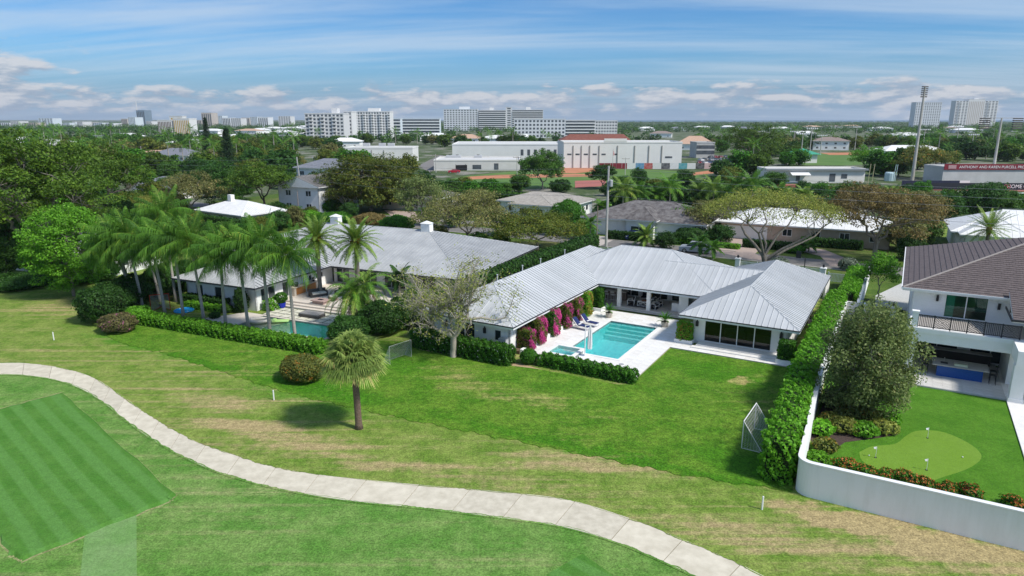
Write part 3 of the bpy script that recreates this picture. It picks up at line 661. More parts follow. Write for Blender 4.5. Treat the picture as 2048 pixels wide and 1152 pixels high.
# ------------------------------------------------------------------ patio furniture
NAVY = mat('navy_canvas', (.012, .025, .10), (.02, .035, .13), 8, .85, .1, 40)
PLW = mat('white_plastic', (.80, .80, .80), None, rough=.4)
def lounger(label, a, b, rz):
    t = thing('sun_lounger', label, 'sun lounger', MF.w(a, b, .102), MF.ang + R(rz), 'navy sun loungers on the patio')
    f = MB()
    for s in (-.31, .31): f.bar((-.95, s, .34), (.95, s, .34), .028); f.bar((.25, s, .36), (.85, s, .98), .025)
    for x in (-.95, .25, .95): f.bar((x, -.31, .34), (x, .31, .34), .025)
    f.bar((.85, -.31, .98), (.85, .31, .98), .025); f.bar((.7, -.31, .82), (.95, -.31, .34), .02); f.bar((.7, .31, .82), (.95, .31, .34), .02)
    part('frame', f, PLW, t)
    for x in (-.85, .85):
        for s in (-.31, .31): part('leg', MB().bar((x, s, .34), (x + .06, s, 0), .028), PLW, t)
    part('seat_cushion', MB().bevbox(-.93, -.28, .375, .24, .28, .45, .03), NAVY, t)
    bk = MB().bevbox(0, -.28, 0, .9, .28, .075, .03); ca, sa = math.cos(.8), math.sin(.8)
    bk.v = [(.26 + x * ca - z * sa, y, .39 + x * sa + z * ca) for x, y, z in bk.v]; part('back_cushion', bk, NAVY, t)
    part('head_pillow', MB().bevbox(.12, -.22, .455, .24, .22, .52, .02), PLW, t)
lounger('navy cushioned white sun lounger nearer to the spa', -26.0, 58.55, 170)
lounger('navy cushioned white sun lounger farther from the spa', -25.75, 60.0, 170)
t = thing('side_table', 'small white side table between the two loungers', 'side table', MF.w(-26.4, 59.3, .102), MF.ang)
part('table_top', MB().lathe(0, 0, [(.24, .42), (.25, .44), (.24, .46)], 10), PLW, t); part('pedestal', MB().lathe(0, 0, [(.16, 0), (.05, .05), (.05, .42)], 8), PLW, t)
um = thing('closed_umbrella', 'tall closed white cantilever umbrella beside the spa', 'umbrella', MF.w(-22.35, 51.2, .126))
CANV = mat('white_canvas', (.80, .80, .79), (.72, .72, .71), 4, .9, .2, 12, stretch=(6, 6, .6))
part('base', MB().bevbox(-.5, -.5, 0, .5, .5, .09, .02), PLW, um); part('pole', MB().bar((0, 0, .09), (0, 0, 2.9), .045, 8), PLW, um); part('arm', MB().bar((0, 0, 2.85), (.42, 0, 2.9), .035), PLW, um)
cn = MB(); n = 14; prof = [(.04, 2.85), (.11, 2.6), (.15, 2.0), (.17, 1.2), (.15, .75)]
vs = [(.42 + (r * (1 + .28 * ((k % 2) * 2 - 1) * (1 if i else 0))) * math.cos(2 * math.pi * k / n), r * (1 + .28 * ((k % 2) * 2 - 1)) * math.sin(2 * math.pi * k / n), z) for i, (r, z) in enumerate(prof) for k in range(n)]
cn.add(vs, [(i * n + k, i * n + (k + 1) % n, (i + 1) * n + (k + 1) % n, (i + 1) * n + k) for i in range(4) for k in range(n)] + [tuple(range(n)), tuple(range(4 * n, 5 * n))]); part('folded_canopy', cn, CANV, um)
part('drain_lid', MB().lathe(0, 0, [(.22, .0), (.22, .02)], 14), mat('drain_grey', (.35, .36, .37), None, rough=.6), None, loc=MF.w(-19.0, 51.2, .102)); d = bpy.data.objects['drain_lid']; tag(d, 'round grey drain lid in the patio near the pool corner', 'drain lid')
WICK = mat('grey_wicker', (.05, .048, .045), (.10, .095, .09), 30, .8, .5, 60)
CUSH = mat('dark_cushion', (.02, .022, .028), (.035, .037, .045), 10, .9)
YEL = mat('yellow_fabric', (.62, .36, .02), (.5, .28, .02), 4, .85)
CREAM = mat('cream_fabric', (.66, .63, .56), (.58, .55, .48), 4, .85)
# bar counter with stools at the left of the lanai
bar = Site(MF, 'bar_counter', 'long bar counter under the left part of the lanai', 'bar counter', -27.0, 70.2, z=.302)
bar.part('counter', MB().box(-28.2, 70.0, .302, -25.8, 70.5, 1.3), mat('brown_panel', (.2, .15, .12), (.26, .2, .16), 6, .6)); bar.part('counter_top', MB().box(-28.3, 69.75, 1.301, -25.7, 70.6, 1.36), TRAV)
def stool(label, a, b, m=TRIM):
    t = thing('bar_stool', label, 'bar stool', MF.w(a, b, .302), MF.ang, 'white bar stools')
    for x in (-.19, .19):
        for y in (-.19, .19): part('leg', MB().bar((x * 1.15, y * 1.15, 0), (x, y, .72), .026), m, t)
    part('seat', MB().bevbox(-.22, -.22, .72, .22, .22, .78, .02), m, t); part('foot_rail', MB().bar((-.21, -.21, .25), (.21, -.21, .25), .018), m, t)
    bk = MB(); bk.bar((-.2, -.2, .78), (-.2, -.24, 1.15), .022); bk.bar((.2, -.2, .78), (.2, -.24, 1.15), .022); bk.box(-.22, -.26, 1.05, .22, -.22, 1.17)
    for x in (-.1, 0, .1): bk.bar((x, -.2, .78), (x, -.235, 1.06), .015)
    part('backrest', bk, m, t)
for i, a in enumerate((-27.75, -27.0, -26.25)): stool('white bar stool at the lanai bar, %s from the left' % ('first', 'second', 'third')[i], a, 69.2)
def frame_chair(label, a, b, rz, w=.75, m=TRIM, cu=CUSH, pil=CREAM, cat='armchair', name='lanai_armchair'):
    t = thing(name, label, cat, MF.w(a, b, .302), MF.ang + R(rz), 'white framed lanai seats'); f = MB(); h = w / 2
    for s in (-h, h):
        f.bar((s, -.36, .58), (s, .34, .58), .03); f.bar((s, .34, .38), (s, .45, .9), .028)
    f.bar((-h, .45, .9), (h, .45, .9), .03); f.bar((-h, -.36, .34), (h, -.36, .34), .03); f.bar((-h, .38, .45), (h, .38, .45), .025)
    for i in range(1, 6): f.bar((-h + w * i / 6, .38, .45), (-h + w * i / 6, .45, .9), .012)
    part('frame', f, m, t)
    for s in (-h, h):
        for y in (-.36, .34): part('leg', MB().bar((s, y, 0), (s, y, .58), .03), m, t)
    part('seat_cushion', MB().bevbox(-h + .04, -.34, .33, h - .04, .34, .48, .04), cu, t); part('back_cushion', MB().bevbox(-h + .05, .22, .482, h - .05, .37, .86, .05), cu, t)
    part('throw_pillow', MB().bevbox(-.2, .07, .485, .2, .21, .8, .06), pil, t); return t
frame_chair('white framed armchair with dark cushions left of the coffee table', -24.75, 68.9, -75)
frame_chair('white framed armchair with dark cushions right of the coffee table, nearer', -22.0, 68.5, 75)
frame_chair('white framed armchair with dark cushions right of the coffee table, farther', -22.0, 69.7, 80)
s_ = frame_chair('dark cushioned lanai sofa with a yellow pillow behind the coffee table', -23.4, 71.3, 0, 2.1, TRIM, CUSH, YEL, 'sofa', 'lanai_sofa')
ct = thing('coffee_table', 'white coffee table with crossed sides under the lanai', 'coffee table', MF.w(-23.35, 69.2, .302), MF.ang)
part('table_top', MB().bevbox(-.65, -.4, .42, .65, .4, .52, .02), SOFA_W, ct); f = MB()
for s in (-.4, .4):
    for k in (0, 1): x0 = -.62 + k * .62; f.bar((x0, s, .04), (x0 + .62, s, .42), .025); f.bar((x0, s, .42), (x0 + .62, s, .04), .025)
    f.bar((-.64, s, .03), (.64, s, .03), .03)
part('lattice_side', f, TRIM, ct)
for x in (-.64, .64):
    for y in (-.4, .4): part('leg', MB().bar((x, y, 0), (x, y, .42), .035), TRIM, ct)
tag(part('tray', MB().lathe(0, 0, [(.28, 0), (.32, .05), (.29, .05), (.26, .015)], 14), mat('brown_wood', (.25, .10, .04), None), None, loc=MF.w(-23.35, 69.2, .823)), 'round brown tray on the white coffee table', 'tray')
tag(part('rug', MB().box(-1.7, -1.3, 0, 1.7, 1.3, .012), mat('charcoal_rug', (.05, .05, .06), (.12, .12, .13), 5, .95), None, loc=MF.w(-23.35, 69.5, .301), rotz=MF.ang), 'charcoal rug under the lanai seats', 'rug')
cab = thing('outdoor_cabinet', 'small white cabinet at the right end of the lanai', 'cabinet', MF.w(-19.75, 68.9, .302), MF.ang)
part('carcass', MB().bevbox(-.4, -.3, 0, .4, .3, .85, .01), TRIM, cab); part('door', MB().box(-.37, -.325, .05, -.01, -.301, .8), TRIM, cab); part('door', MB().box(.01, -.325, .05, .37, -.301, .8), TRIM, cab)
# bins beside the right wing
for (a, b, c_, nm, lb) in ((-6.3, 72.5, (.02, .06, .03), 'wheeled_bin', 'dark green wheeled bin beside the right wing'), (-5.9, 74.2, (.02, .08, .30), 'wheeled_bin', 'blue wheeled bin behind the green one beside the right wing')):
    t = thing(nm, lb, 'bin', MF.w(a, b), MF.ang, 'bins beside the right wing'); mm = mat('bin_%d' % int(c_[2] * 100), c_, None, rough=.5)
    b_ = MB(); b_.add([(-.24, -.28, .05), (.24, -.28, .05), (.24, .28, .05), (-.24, .28, .05), (-.31, -.36, 1.0), (.31, -.36, 1.0), (.31, .36, 1.0), (-.31, .36, 1.0)], [(0, 3, 2, 1), (4, 5, 6, 7), (0, 1, 5, 4), (1, 2, 6, 5), (2, 3, 7, 6), (3, 0, 4, 7)])
    part('body', b_, mm, t); part('lid', MB().bevbox(-.34, -.40, 1.0, .34, .40, 1.09, .03), mm, t)
    for s in (-.3, .3): part('wheel', MB().tube([(s - .03, .34, .11), (s + .03, .34, .11)], .11, 10), BLACK, t)
tk = thing('storage_drum', 'dark round drum near the bins beside the right wing', 'drum', MF.w(-6.5, 70.3)); part('body', MB().lathe(0, 0, [(.42, 0), (.46, .05), (.46, 1.0), (.42, 1.05), (.38, 1.0), (.38, .3)], 16), mat('drum_grey', (.12, .115, .11), (.16, .15, .14), 4, .7), tk)
# ------------------------------------------------------------------ plants
LM = {
 'dark': leaf_mat('leaf_dark', (0.017, 0.055, 0.012), (0.065, 0.172, 0.024)),
 'hedge': leaf_mat('leaf_hedge', (0.026, 0.099, 0.011), (0.103, 0.306, 0.021)),
 'bright': leaf_mat('leaf_bright', (0.065, 0.212, 0.013), (0.212, 0.504, 0.032)),
 'lime': leaf_mat('leaf_lime', (0.089, 0.267, 0.018), (0.267, 0.607, 0.044)),
 'mid': leaf_mat('leaf_mid', (0.031, 0.097, 0.013), (0.116, 0.247, 0.031)),
 'canopy': leaf_mat('leaf_canopy', (0.027, 0.077, 0.011), (0.138, 0.232, 0.021)),
 'olive': leaf_mat('leaf_olive', (0.088, 0.104, 0.032), (0.272, 0.281, 0.088), (0.384, 0.272, 0.113)),
 'yolive': leaf_mat('leaf_yellow_olive', (0.113, 0.160, 0.030), (0.395, 0.434, 0.085), (0.528, 0.471, 0.113)),
 'brown': leaf_mat('leaf_brown', (0.121, 0.096, 0.036), (0.304, 0.240, 0.080), (0.384, 0.224, 0.080)),
 'pale': leaf_mat('leaf_pale', (0.127, 0.127, 0.046), (0.310, 0.287, 0.127), (0.345, 0.276, 0.149)),
 'ficus': leaf_mat('leaf_ficus', (0.034, 0.084, 0.011), (0.186, 0.221, 0.030), (0.287, 0.236, 0.034)),
 'grey': leaf_mat('leaf_grey_green', (.080, .125, .034), (.25, .32, .10), (.32, .30, .13)),
 'copper': leaf_mat('leaf_copper', (0.056, 0.104, 0.022), (0.226, 0.246, 0.047), (0.566, 0.246, 0.038)),
 'purple': leaf_mat('leaf_purple', (0.066, 0.056, 0.042), (0.189, 0.189, 0.056), (0.471, 0.133, 0.302)),
 'pine': leaf_mat('leaf_pine', (0.013, 0.035, 0.018), (0.044, 0.088, 0.035)),
 'palm': leaf_mat('leaf_palm', (0.033, 0.113, 0.014), (0.140, 0.309, 0.033), (0.331, 0.375, 0.053), transl=.3),
 'date': leaf_mat('leaf_date_palm', (0.062, 0.146, 0.024), (0.249, 0.383, 0.062), (0.539, 0.457, 0.103), transl=.3),
 'sabal': leaf_mat('leaf_sabal', (0.113, 0.193, 0.036), (0.338, 0.435, 0.106), (0.549, 0.484, 0.178), transl=.3),
 'silver': leaf_mat('leaf_silver', (0.138, 0.184, 0.127), (0.345, 0.402, 0.299), transl=.3),
 'bract': leaf_mat('bract_pink', (0.560, 0.040, 0.250), (0.850, 0.120, 0.420), (0.420, 0.160, 0.050), transl=.4),
 'redleaf': leaf_mat('leaf_red', (0.189, 0.094, 0.022), (0.528, 0.246, 0.056), (0.716, 0.151, 0.094)),
 'orange': leaf_mat('flower_orange', (0.450, 0.120, 0.030), (0.620, 0.220, 0.060)),
 'white_fl': leaf_mat('flower_white', (0.600, 0.600, 0.560), (0.750, 0.750, 0.700)),
}
BARK = mat('bark_grey', (.16, .14, .115), (.26, .235, .20), 6, .9, .6, 14, stretch=(1, 1, .25))
BARK_D = mat('bark_dark', (.05, .04, .03), (.10, .085, .065), 6, .9, .6, 14, stretch=(1, 1, .25))
BARK_L = mat('bark_pale', (.30, .265, .22), (.42, .38, .32), 3, .9, .5, 12, stretch=(1, 1, .3))
PALMB = mat('palm_bark', (.30, .27, .235), (.44, .405, .36), 9, .9, .5, 20, stretch=(.5, .5, 3))
SABALB = mat('sabal_bark', (.115, .075, .055), (.21, .15, .115), 12, .95, .9, 18)
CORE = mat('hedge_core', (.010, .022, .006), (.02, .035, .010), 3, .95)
SEED = [11]
def rng_():
    SEED[0] += 1; return np.random.default_rng(SEED[0])
def leaf_part(name, P, Nn, size, lm, parent, jitter=.7, aspect=.55, rng=None):
    rng = rng or rng_(); v, q = leaf_faces(P, Nn, size, rng, aspect, jitter)
    # neighbours share part of their tint, so that sprays read as clumps
    ph = np.sin(P[:, 0] * 2.1 / max(size, .05) * .25 + P[:, 2] * 3.1) * np.cos(P[:, 1] * 2.3 / max(size, .05) * .25 + P[:, 2] * 1.7)
    vals = np.clip(rng.uniform(0, 1, len(P)) * .75 + .125 + ph * .12, 0, 1)
    return link(name, np_mesh(name, v, q, lm, vals), parent)
def box_surface(L, W, H, dens, rng, rough=.10, round_=.25, bottom=False):
    """points and outward directions over a soft-edged box centred in x, y on z = 0"""
    P, D = [], []
    for ax, (u, v, area) in {'x': (W, H, W * H), 'y': (L, H, L * H), 'z': (L, W, L * W)}.items():
        for s in (-1, 1):
            if ax == 'z' and s < 0: continue
            n = int(area * dens); a, b = rng.uniform(-.5, .5, n), rng.uniform(-.5, .5, n); d = np.zeros((n, 3))
            if ax == 'x': p = np.stack([np.full(n, s * L / 2), a * W, (b + .5) * H], 1); d[:, 0] = s
            elif ax == 'y': p = np.stack([a * L, np.full(n, s * W / 2), (b + .5) * H], 1); d[:, 1] = s
            else: p = np.stack([a * L, b * W, np.full(n, H)], 1); d[:, 2] = 1
            P.append(p); D.append(d)
    P, D = np.concatenate(P), np.concatenate(D)
    # round the edges
    r = min(round_, W / 2 - .01, L / 2 - .01, H / 2); C = np.array([L / 2 - r, W / 2 - r, 0])
    q = P.copy(); q[:, 0] = np.clip(P[:, 0], -C[0], C[0]); q[:, 1] = np.clip(P[:, 1], -C[1], C[1]); q[:, 2] = np.minimum(P[:, 2], H - r)
    d = P - q; ln = np.linalg.norm(d, axis=1, keepdims=True); dd = d / np.maximum(ln, 1e-6); far_ = ln[:, 0] > 1e-6
    P[far_] = (q + dd * r)[far_]; D[far_] = dd[far_]
    b = np.sin(P[:, 0] * 3.7 + P[:, 2] * 2) * np.sin(P[:, 1] * 4.1 + 1) * .5 + np.sin(P[:, 0] * 9.3 + P[:, 1] * 7.7 + P[:, 2] * 6.1) * .5
    P += D * (b * rough + rng.normal(-.03, .05, len(P)))[:, None]; P[:, 2] = np.maximum(P[:, 2], .03)
    return P, D
def hedge(label, frm, a0, a1, b0, b1, h, lm='hedge', leaf=.2, cover=2.0, cat='hedge', name='clipped_hedge', rough=.15, round_=.25, z=0.0, group=None, bend=None, flowers=None, jitter=.7):
    L, W = a1 - a0, b1 - b0; rng = rng_(); dens = cover / (leaf * leaf * .55 * .5)
    t = thing(name, label, cat, frm.w((a0 + a1) / 2, (b0 + b1) / 2, z), frm.ang, group)
    P, D = box_surface(L, W, h, dens, rng, rough, round_)
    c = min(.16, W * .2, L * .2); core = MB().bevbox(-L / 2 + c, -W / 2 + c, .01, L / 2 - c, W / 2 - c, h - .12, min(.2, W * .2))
    if bend:
        n = 24; core = MB()
        for i in range(n):
            y0, y1 = -W / 2 + c + (W - 2 * c) * i / n, -W / 2 + c + (W - 2 * c) * (i + 1) / n; o0, o1 = bend(y0 + (b0 + b1) / 2), bend(y1 + (b0 + b1) / 2)
            x0, x1 = -L / 2 + c, L / 2 - c
            core.add([(x0 + o0, y0, 0), (x1 + o0, y0, 0), (x1 + o1, y1, 0), (x0 + o1, y1, 0), (x0 + o0, y0, h - .15), (x1 + o0, y0, h - .15), (x1 + o1, y1, h - .15), (x0 + o1, y1, h - .15)], [(4, 5, 6, 7), (0, 1, 5, 4), (1, 2, 6, 5), (2, 3, 7, 6), (3, 0, 4, 7)])
        P[:, 0] += np.array([bend(y + (b0 + b1) / 2) for y in P[:, 1]])
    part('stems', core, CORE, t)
    fl = None
    if flowers:
        fm, fn, cnt = flowers; w = fn(P, D, rng); fl = w; leaf_part('flowers', P[w] + D[w] * .04, D[w], leaf * .9, LM[fm], t, .6)['kind'] = 'stuff'
        P, D = P[~w], D[~w]
    leaf_part('leaves', P, D, leaf, LM[lm], t, jitter); return t
def shrub(label, loc, rx, ry, h, lm='hedge', leaf=.16, cover=2.0, cat='shrub', name='shrub', rough=.20, group=None, z=0.0, jitter=.7, lumps=5.0, flowers=None):
    rng = rng_(); A = 4 * math.pi * ((rx * ry) ** 1.6 / 3 + (rx * h / 2) ** 1.6 / 3 + (ry * h / 2) ** 1.6 / 3) ** (1 / 1.6); n = int(A * cover / (leaf * leaf * .55 * .5))
    t = thing(name, label, cat, Vector((loc[0], loc[1], z)), rng.uniform(0, 6), group)
    d = rng.normal(0, 1, (n, 3)); d /= np.linalg.norm(d, axis=1, keepdims=True); d[:, 2] = np.where(d[:, 2] < -.75, -d[:, 2], d[:, 2])
    b = np.sin(d[:, 0] * lumps + 1.3 + SEED[0]) * np.sin(d[:, 1] * lumps * 1.1 + SEED[0]) * .6 + np.sin(d[:, 2] * lumps * 1.7 + d[:, 0] * lumps * 1.4) * .4
    r = 1 + rough * b + rng.normal(-.03, .045, n); P = d * r[:, None] * np.array([rx, ry, h * .5]) + np.array([0, 0, h * .5]); P[:, 2] = np.maximum(P[:, 2], .04)
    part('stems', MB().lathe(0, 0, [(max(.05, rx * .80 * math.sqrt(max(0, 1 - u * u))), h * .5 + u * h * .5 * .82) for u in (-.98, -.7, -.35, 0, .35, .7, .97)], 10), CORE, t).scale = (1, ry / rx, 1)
    if flowers:
        w = flowers[1](P, d, rng); leaf_part('flowers', P[w] + d[w] * .04, d[w], leaf * .9, LM[flowers[0]], t, .6)['kind'] = 'stuff'; P, d = P[~w], d[~w]
    leaf_part('leaves', P, d, leaf, LM[lm], t, jitter); return t
def limb(mb, p, q, r0, r1, rng, seg=5, wob=.12, n=6, sag=0.0):
    p, q = np.array(p, float), np.array(q, float); L = np.linalg.norm(q - p); pts = []
    off = rng.normal(0, wob * L, (seg + 1, 3)) * .5; off[0] = off[-1] = 0
    for i in range(seg + 1):
        t = i / seg; x = p + (q - p) * t + off[i] * math.sin(math.pi * t); x[2] += sag * L * math.sin(math.pi * t); pts.append(tuple(x))
    mb.tube(pts, [r0 + (r1 - r0) * i / seg for i in range(seg + 1)], n, cap=False); return [np.array(x) for x in pts]
def tree_parts(t, H, trunk_h, r, crown, rng, lobes=9, clusters=9, leaves=70, leaf=.22, lm='mid', bark=None, trunk_r=.22, cl_r=.9, flat=.55, fork=3, lean=(0, 0), limbs_n=6, wob=.14, inner=.5, jitter=.75, shape='dome', twigs=True, droop=0.0):
    """trunk, limbs and a crown of leaf sprays. crown: (cx, cy, rx, ry, z0, z1) relative to the base"""
    cx, cy, rx, ry, z0, z1 = crown; bark = bark or BARK
    wood = MB(); tw = MB(); top = np.array([lean[0], lean[1], trunk_h]); n = limbs_n
    limb(wood, (0, 0, -.05), top, trunk_r, trunk_r * .72, rng, 5, .06, 8)
    centers = []
    for i in range(lobes):
        k = i + .5; ph = k * 2.39996; rr = math.sqrt(k / lobes)
        if shape == 'dome': zf = math.sqrt(max(0, 1 - (rr * .95) ** 2)); x, y = rr * rx * .80, rr * ry * .80; z = z0 + (z1 - z0) * (.18 + .66 * zf * rng.uniform(.8, 1.08))
        elif shape == 'ball':
            cz = 1 - 2 * k / lobes * .92; sr = math.sqrt(max(0, 1 - cz * cz)); x, y = sr * rx * .66, sr * ry * .66; z = (z0 + z1) / 2 + cz * (z1 - z0) * .33
        else: u = k / lobes; z = z0 + (z1 - z0) * (.1 + .82 * u); w_ = math.sin(math.pi * (.12 + .8 * (1 - u) ** .8)); x, y = w_ * rx * .66, w_ * ry * .66
        centers.append(np.array([cx + math.cos(ph) * x * rng.uniform(.85, 1.1), cy + math.sin(ph) * y * rng.uniform(.85, 1.1), z]))
    forks = [top]
    for i in range(fork):
        a = i * 2 * math.pi / fork + rng.uniform(-.4, .4); q = top + np.array([math.cos(a) * rx * .26 + cx * .3, math.sin(a) * ry * .26 + cy * .3, (z0 - trunk_h) + (z1 - z0) * .28])
        limb(wood, top, q, trunk_r * .62, trunk_r * .38, rng, 4, wob, n); forks.append(q)
    leaves = int(leaves * 1.45); leaf *= 1.2; cl_r *= 1.12
    P, D = [], []
    for c in centers:
        f = min(forks[1:], key=lambda p: np.linalg.norm(p - c)) if fork else top
        pts = limb(wood, f, c, trunk_r * .36, trunk_r * .13, rng, 4, wob, 5)
        lob = np.array([rx, ry, 0]) * .40 + np.array([0, 0, (z1 - z0) * .24])
        cp, _ = sphere_pts(clusters, rng, .35); cp = c + cp * lob
        for k in range(clusters):
            if twigs: limb(tw, pts[2 + rng.integers(0, 3)], cp[k], trunk_r * .10 + .008, .008, rng, 3, wob, 3)
            lp, ld = sphere_pts(leaves, rng, inner); s = cl_r * rng.uniform(.7, 1.25); lp = lp * np.array([s, s, s * flat]); lp[:, 2] -= droop * (lp[:, 0] ** 2 + lp[:, 1] ** 2)
            out = cp[k] - np.array([cx, cy, z0]); out = out / (np.linalg.norm(out) + 1e-6)
            P.append(cp[k] + lp); D.append(ld * .5 + out * .5 + np.array([0, 0, .55]))
    smooth(part('trunk', wood, bark, t))
    if twigs: part('branches', tw, bark, t)
    leaf_part('crown', np.concatenate(P), np.concatenate(D), leaf, LM[lm], t, jitter, rng=rng)
def tree(label, base, H, cr, lm='mid', name='broadleaf_tree', group=None, trunk_h=None, cat='tree', z0=None, off=(0, 0), ry=None, **k):
    rng = rng_(); t = thing(name, label, cat, Vector((base[0], base[1], 0)), 0, group); trunk_h = trunk_h or H * .28
    tree_parts(t, H, trunk_h, cr, (off[0], off[1], cr, ry or cr, z0 if z0 is not None else H * .3, H), rng, lm=lm, **k); return t

# palms ----------------------------------------------------------------
def frond_arrays(az, el, length, rng, n=20, leaf_len=.75, leaf_w=.055, grav=.11, wind=(0, 0), hang=.45, spread=1.0, seg=9, vee=.25):
    """a feather leaf: arching midrib with leaflets on both sides"""
    d = np.array([math.cos(az) * math.cos(el), math.sin(az) * math.cos(el), math.sin(el)]); p = d * .12; pts = [p.copy()]; ds = [d.copy()]; step = length / seg
    for i in range(seg):
        f = (i + 1) / seg; d = d + np.array([wind[0] * f, wind[1] * f, -grav * (.5 + f)]); d /= np.linalg.norm(d); p = p + d * step; pts.append(p.copy()); ds.append(d.copy())
    V, Fq, vals = [], [], []
    def quad(a, b, c, e, v): o = len(V); V.extend([a, b, c, e]); Fq.append((o, o + 1, o + 2, o + 3)); vals.append(v)
    up = np.array([0, 0, 1.0])
    for i in range(seg):
        s = np.cross(ds[i], up); s /= np.linalg.norm(s) + 1e-6; w0, w1 = .05 * (1 - i / seg) + .010, .05 * (1 - (i + 1) / seg) + .010
        quad(pts[i] - s * w0, pts[i] + s * w0, pts[i + 1] + s * w1, pts[i + 1] - s * w1, .85)
    base_v = rng.uniform(.15, .75)
    for k in range(n):
        f = .10 + .90 * (k + .5) / n; x = f * seg; i = min(seg - 1, int(x)); t = x - i; c = pts[i] * (1 - t) + pts[i + 1] * t; dd = ds[i] * (1 - t) + ds[i + 1] * t
        s = np.cross(dd, up); s /= np.linalg.norm(s) + 1e-6; nn = np.cross(s, dd); ll = leaf_len * math.sin(math.pi * min(1, .18 + .80 * f)) ** .6 * rng.uniform(.85, 1.1)
        for sg in (-1, 1):
            l = s * sg * spread + dd * (.35 + .5 * f) + nn * vee + rng.normal(0, .10, 3); l /= np.linalg.norm(l); w = np.cross(l, nn); w /= np.linalg.norm(w) + 1e-6
            m_ = c + l * ll * .5 + np.array([wind[0], wind[1], 0]) * ll * .9 - up * hang * ll * .22; e = c + l * ll * .85 + np.array([wind[0], wind[1], 0]) * ll * 2.0 - up * hang * ll
            quad(c - dd * leaf_w * .8, c + dd * leaf_w * .8, m_ + dd * leaf_w, m_ - dd * leaf_w, np.clip(base_v + rng.normal(0, .1), 0, 1)); quad(m_ - dd * leaf_w, m_ + dd * leaf_w, e + dd * leaf_w * .15, e - dd * leaf_w * .15, np.clip(base_v + rng.normal(0, .1), 0, 1))
    return np.array(V), np.array(Fq), np.array(vals)
def trunk_mesh(name, H, r0, r1, lean, m, rng, seg=9, n=8, rings=0, flare=1.25):
    mb = MB(); pts, rad = [], []
    for i in range(seg + 1):
        t = i / seg; pts.append((lean[0] * t ** 1.5, lean[1] * t ** 1.5, H * t - .03)); rad.append((r0 + (r1 - r0) * t) * (flare if i == 0 else 1) * (1 + rng.uniform(-.03, .03)))
    mb.tube(pts, rad, n); return mb.mesh(name, m)
def coconut(label, base, H, lean, crown_r=3.4, nf=28, wind=(-.10, .04), lm='palm', group='coconut palms along the left hedge', cat='palm', name='coconut_palm', leaf_len=1.0):
    rng = rng_(); t = thing(name, label, cat, Vector((base[0], base[1], 0)), 0, group)
    smooth(link('trunk', trunk_mesh('trunk', H, .17, .11, lean, PALMB, rng), t)); top = Vector((lean[0], lean[1], H))
    for i in range(nf):
        k = (i + .5) / nf; az = i * 2.39996 + rng.uniform(-.2, .2); el = 1.3 - 1.75 * k + rng.uniform(-.15, .15)
        V, Fq, vv = frond_arrays(az, el, crown_r * rng.uniform(.9, 1.15), rng, 34, leaf_len, .030, .075 + .06 * k, wind, 1.1, .8, 9, .10)
        link('frond', np_mesh('frond', V, Fq, LM[lm], vv), t, top)
    nut = MB()
    for i in range(5): a = i * 1.26; nut.lathe(math.cos(a) * .2, math.sin(a) * .2, [(.02, -.42), (.10, -.34), (.11, -.24), (.03, -.14)], 6)
    link('nuts', nut.mesh('nuts', mat('coconut_husk', (.16, .12, .04), None)), t, top); return t
def date_palm(label, base, H, crown_r=2.9, nf=58, lm='date', trunk_r=.24, z=0.0, group=None, lean=(0, 0), fruit=True, cat='palm', name='date_palm', grav=.10):
    rng = rng_(); t = thing(name, label, cat, Vector((base[0], base[1], z)), 0, group)
    smooth(link('trunk', trunk_mesh('trunk', H, trunk_r * 1.1, trunk_r, lean, BARK, rng, 8, 9), t)); top = Vector((lean[0], lean[1], H))
    link('boot', MB().lathe(0, 0, [(trunk_r, -.9), (trunk_r * 1.7, -.3), (trunk_r * 1.5, .15), (.1, .35)], 9).mesh('boot', mat('palm_boot', (.20, .14, .05), (.30, .22, .08), 14, .9, .8, 16)), t, top)
    for i in range(nf):
        k = (i + .5) / nf; az = i * 2.39996; el = 1.3 - 1.9 * k + rng.uniform(-.1, .1)
        V, Fq, vv = frond_arrays(az, el, crown_r * rng.uniform(.9, 1.1), rng, 30, .58, .040, grav, (-.015, 0), .28, 1.0, 8, .45)
        link('frond', np_mesh('frond', V, Fq, LM[lm], vv), t, top)
    if fruit:
        f = MB()
        for i in range(7): a = i * .9; f.tube([(0, 0, .1), (math.cos(a) * .35, math.sin(a) * .35, .35), (math.cos(a) * .6, math.sin(a) * .6, -.15)], [.05, .05, .12], 4)
        link('fruit_stalks', f.mesh('fruit_stalks', mat('date_orange', (.55, .25, .03), None)), t, top)
    return t
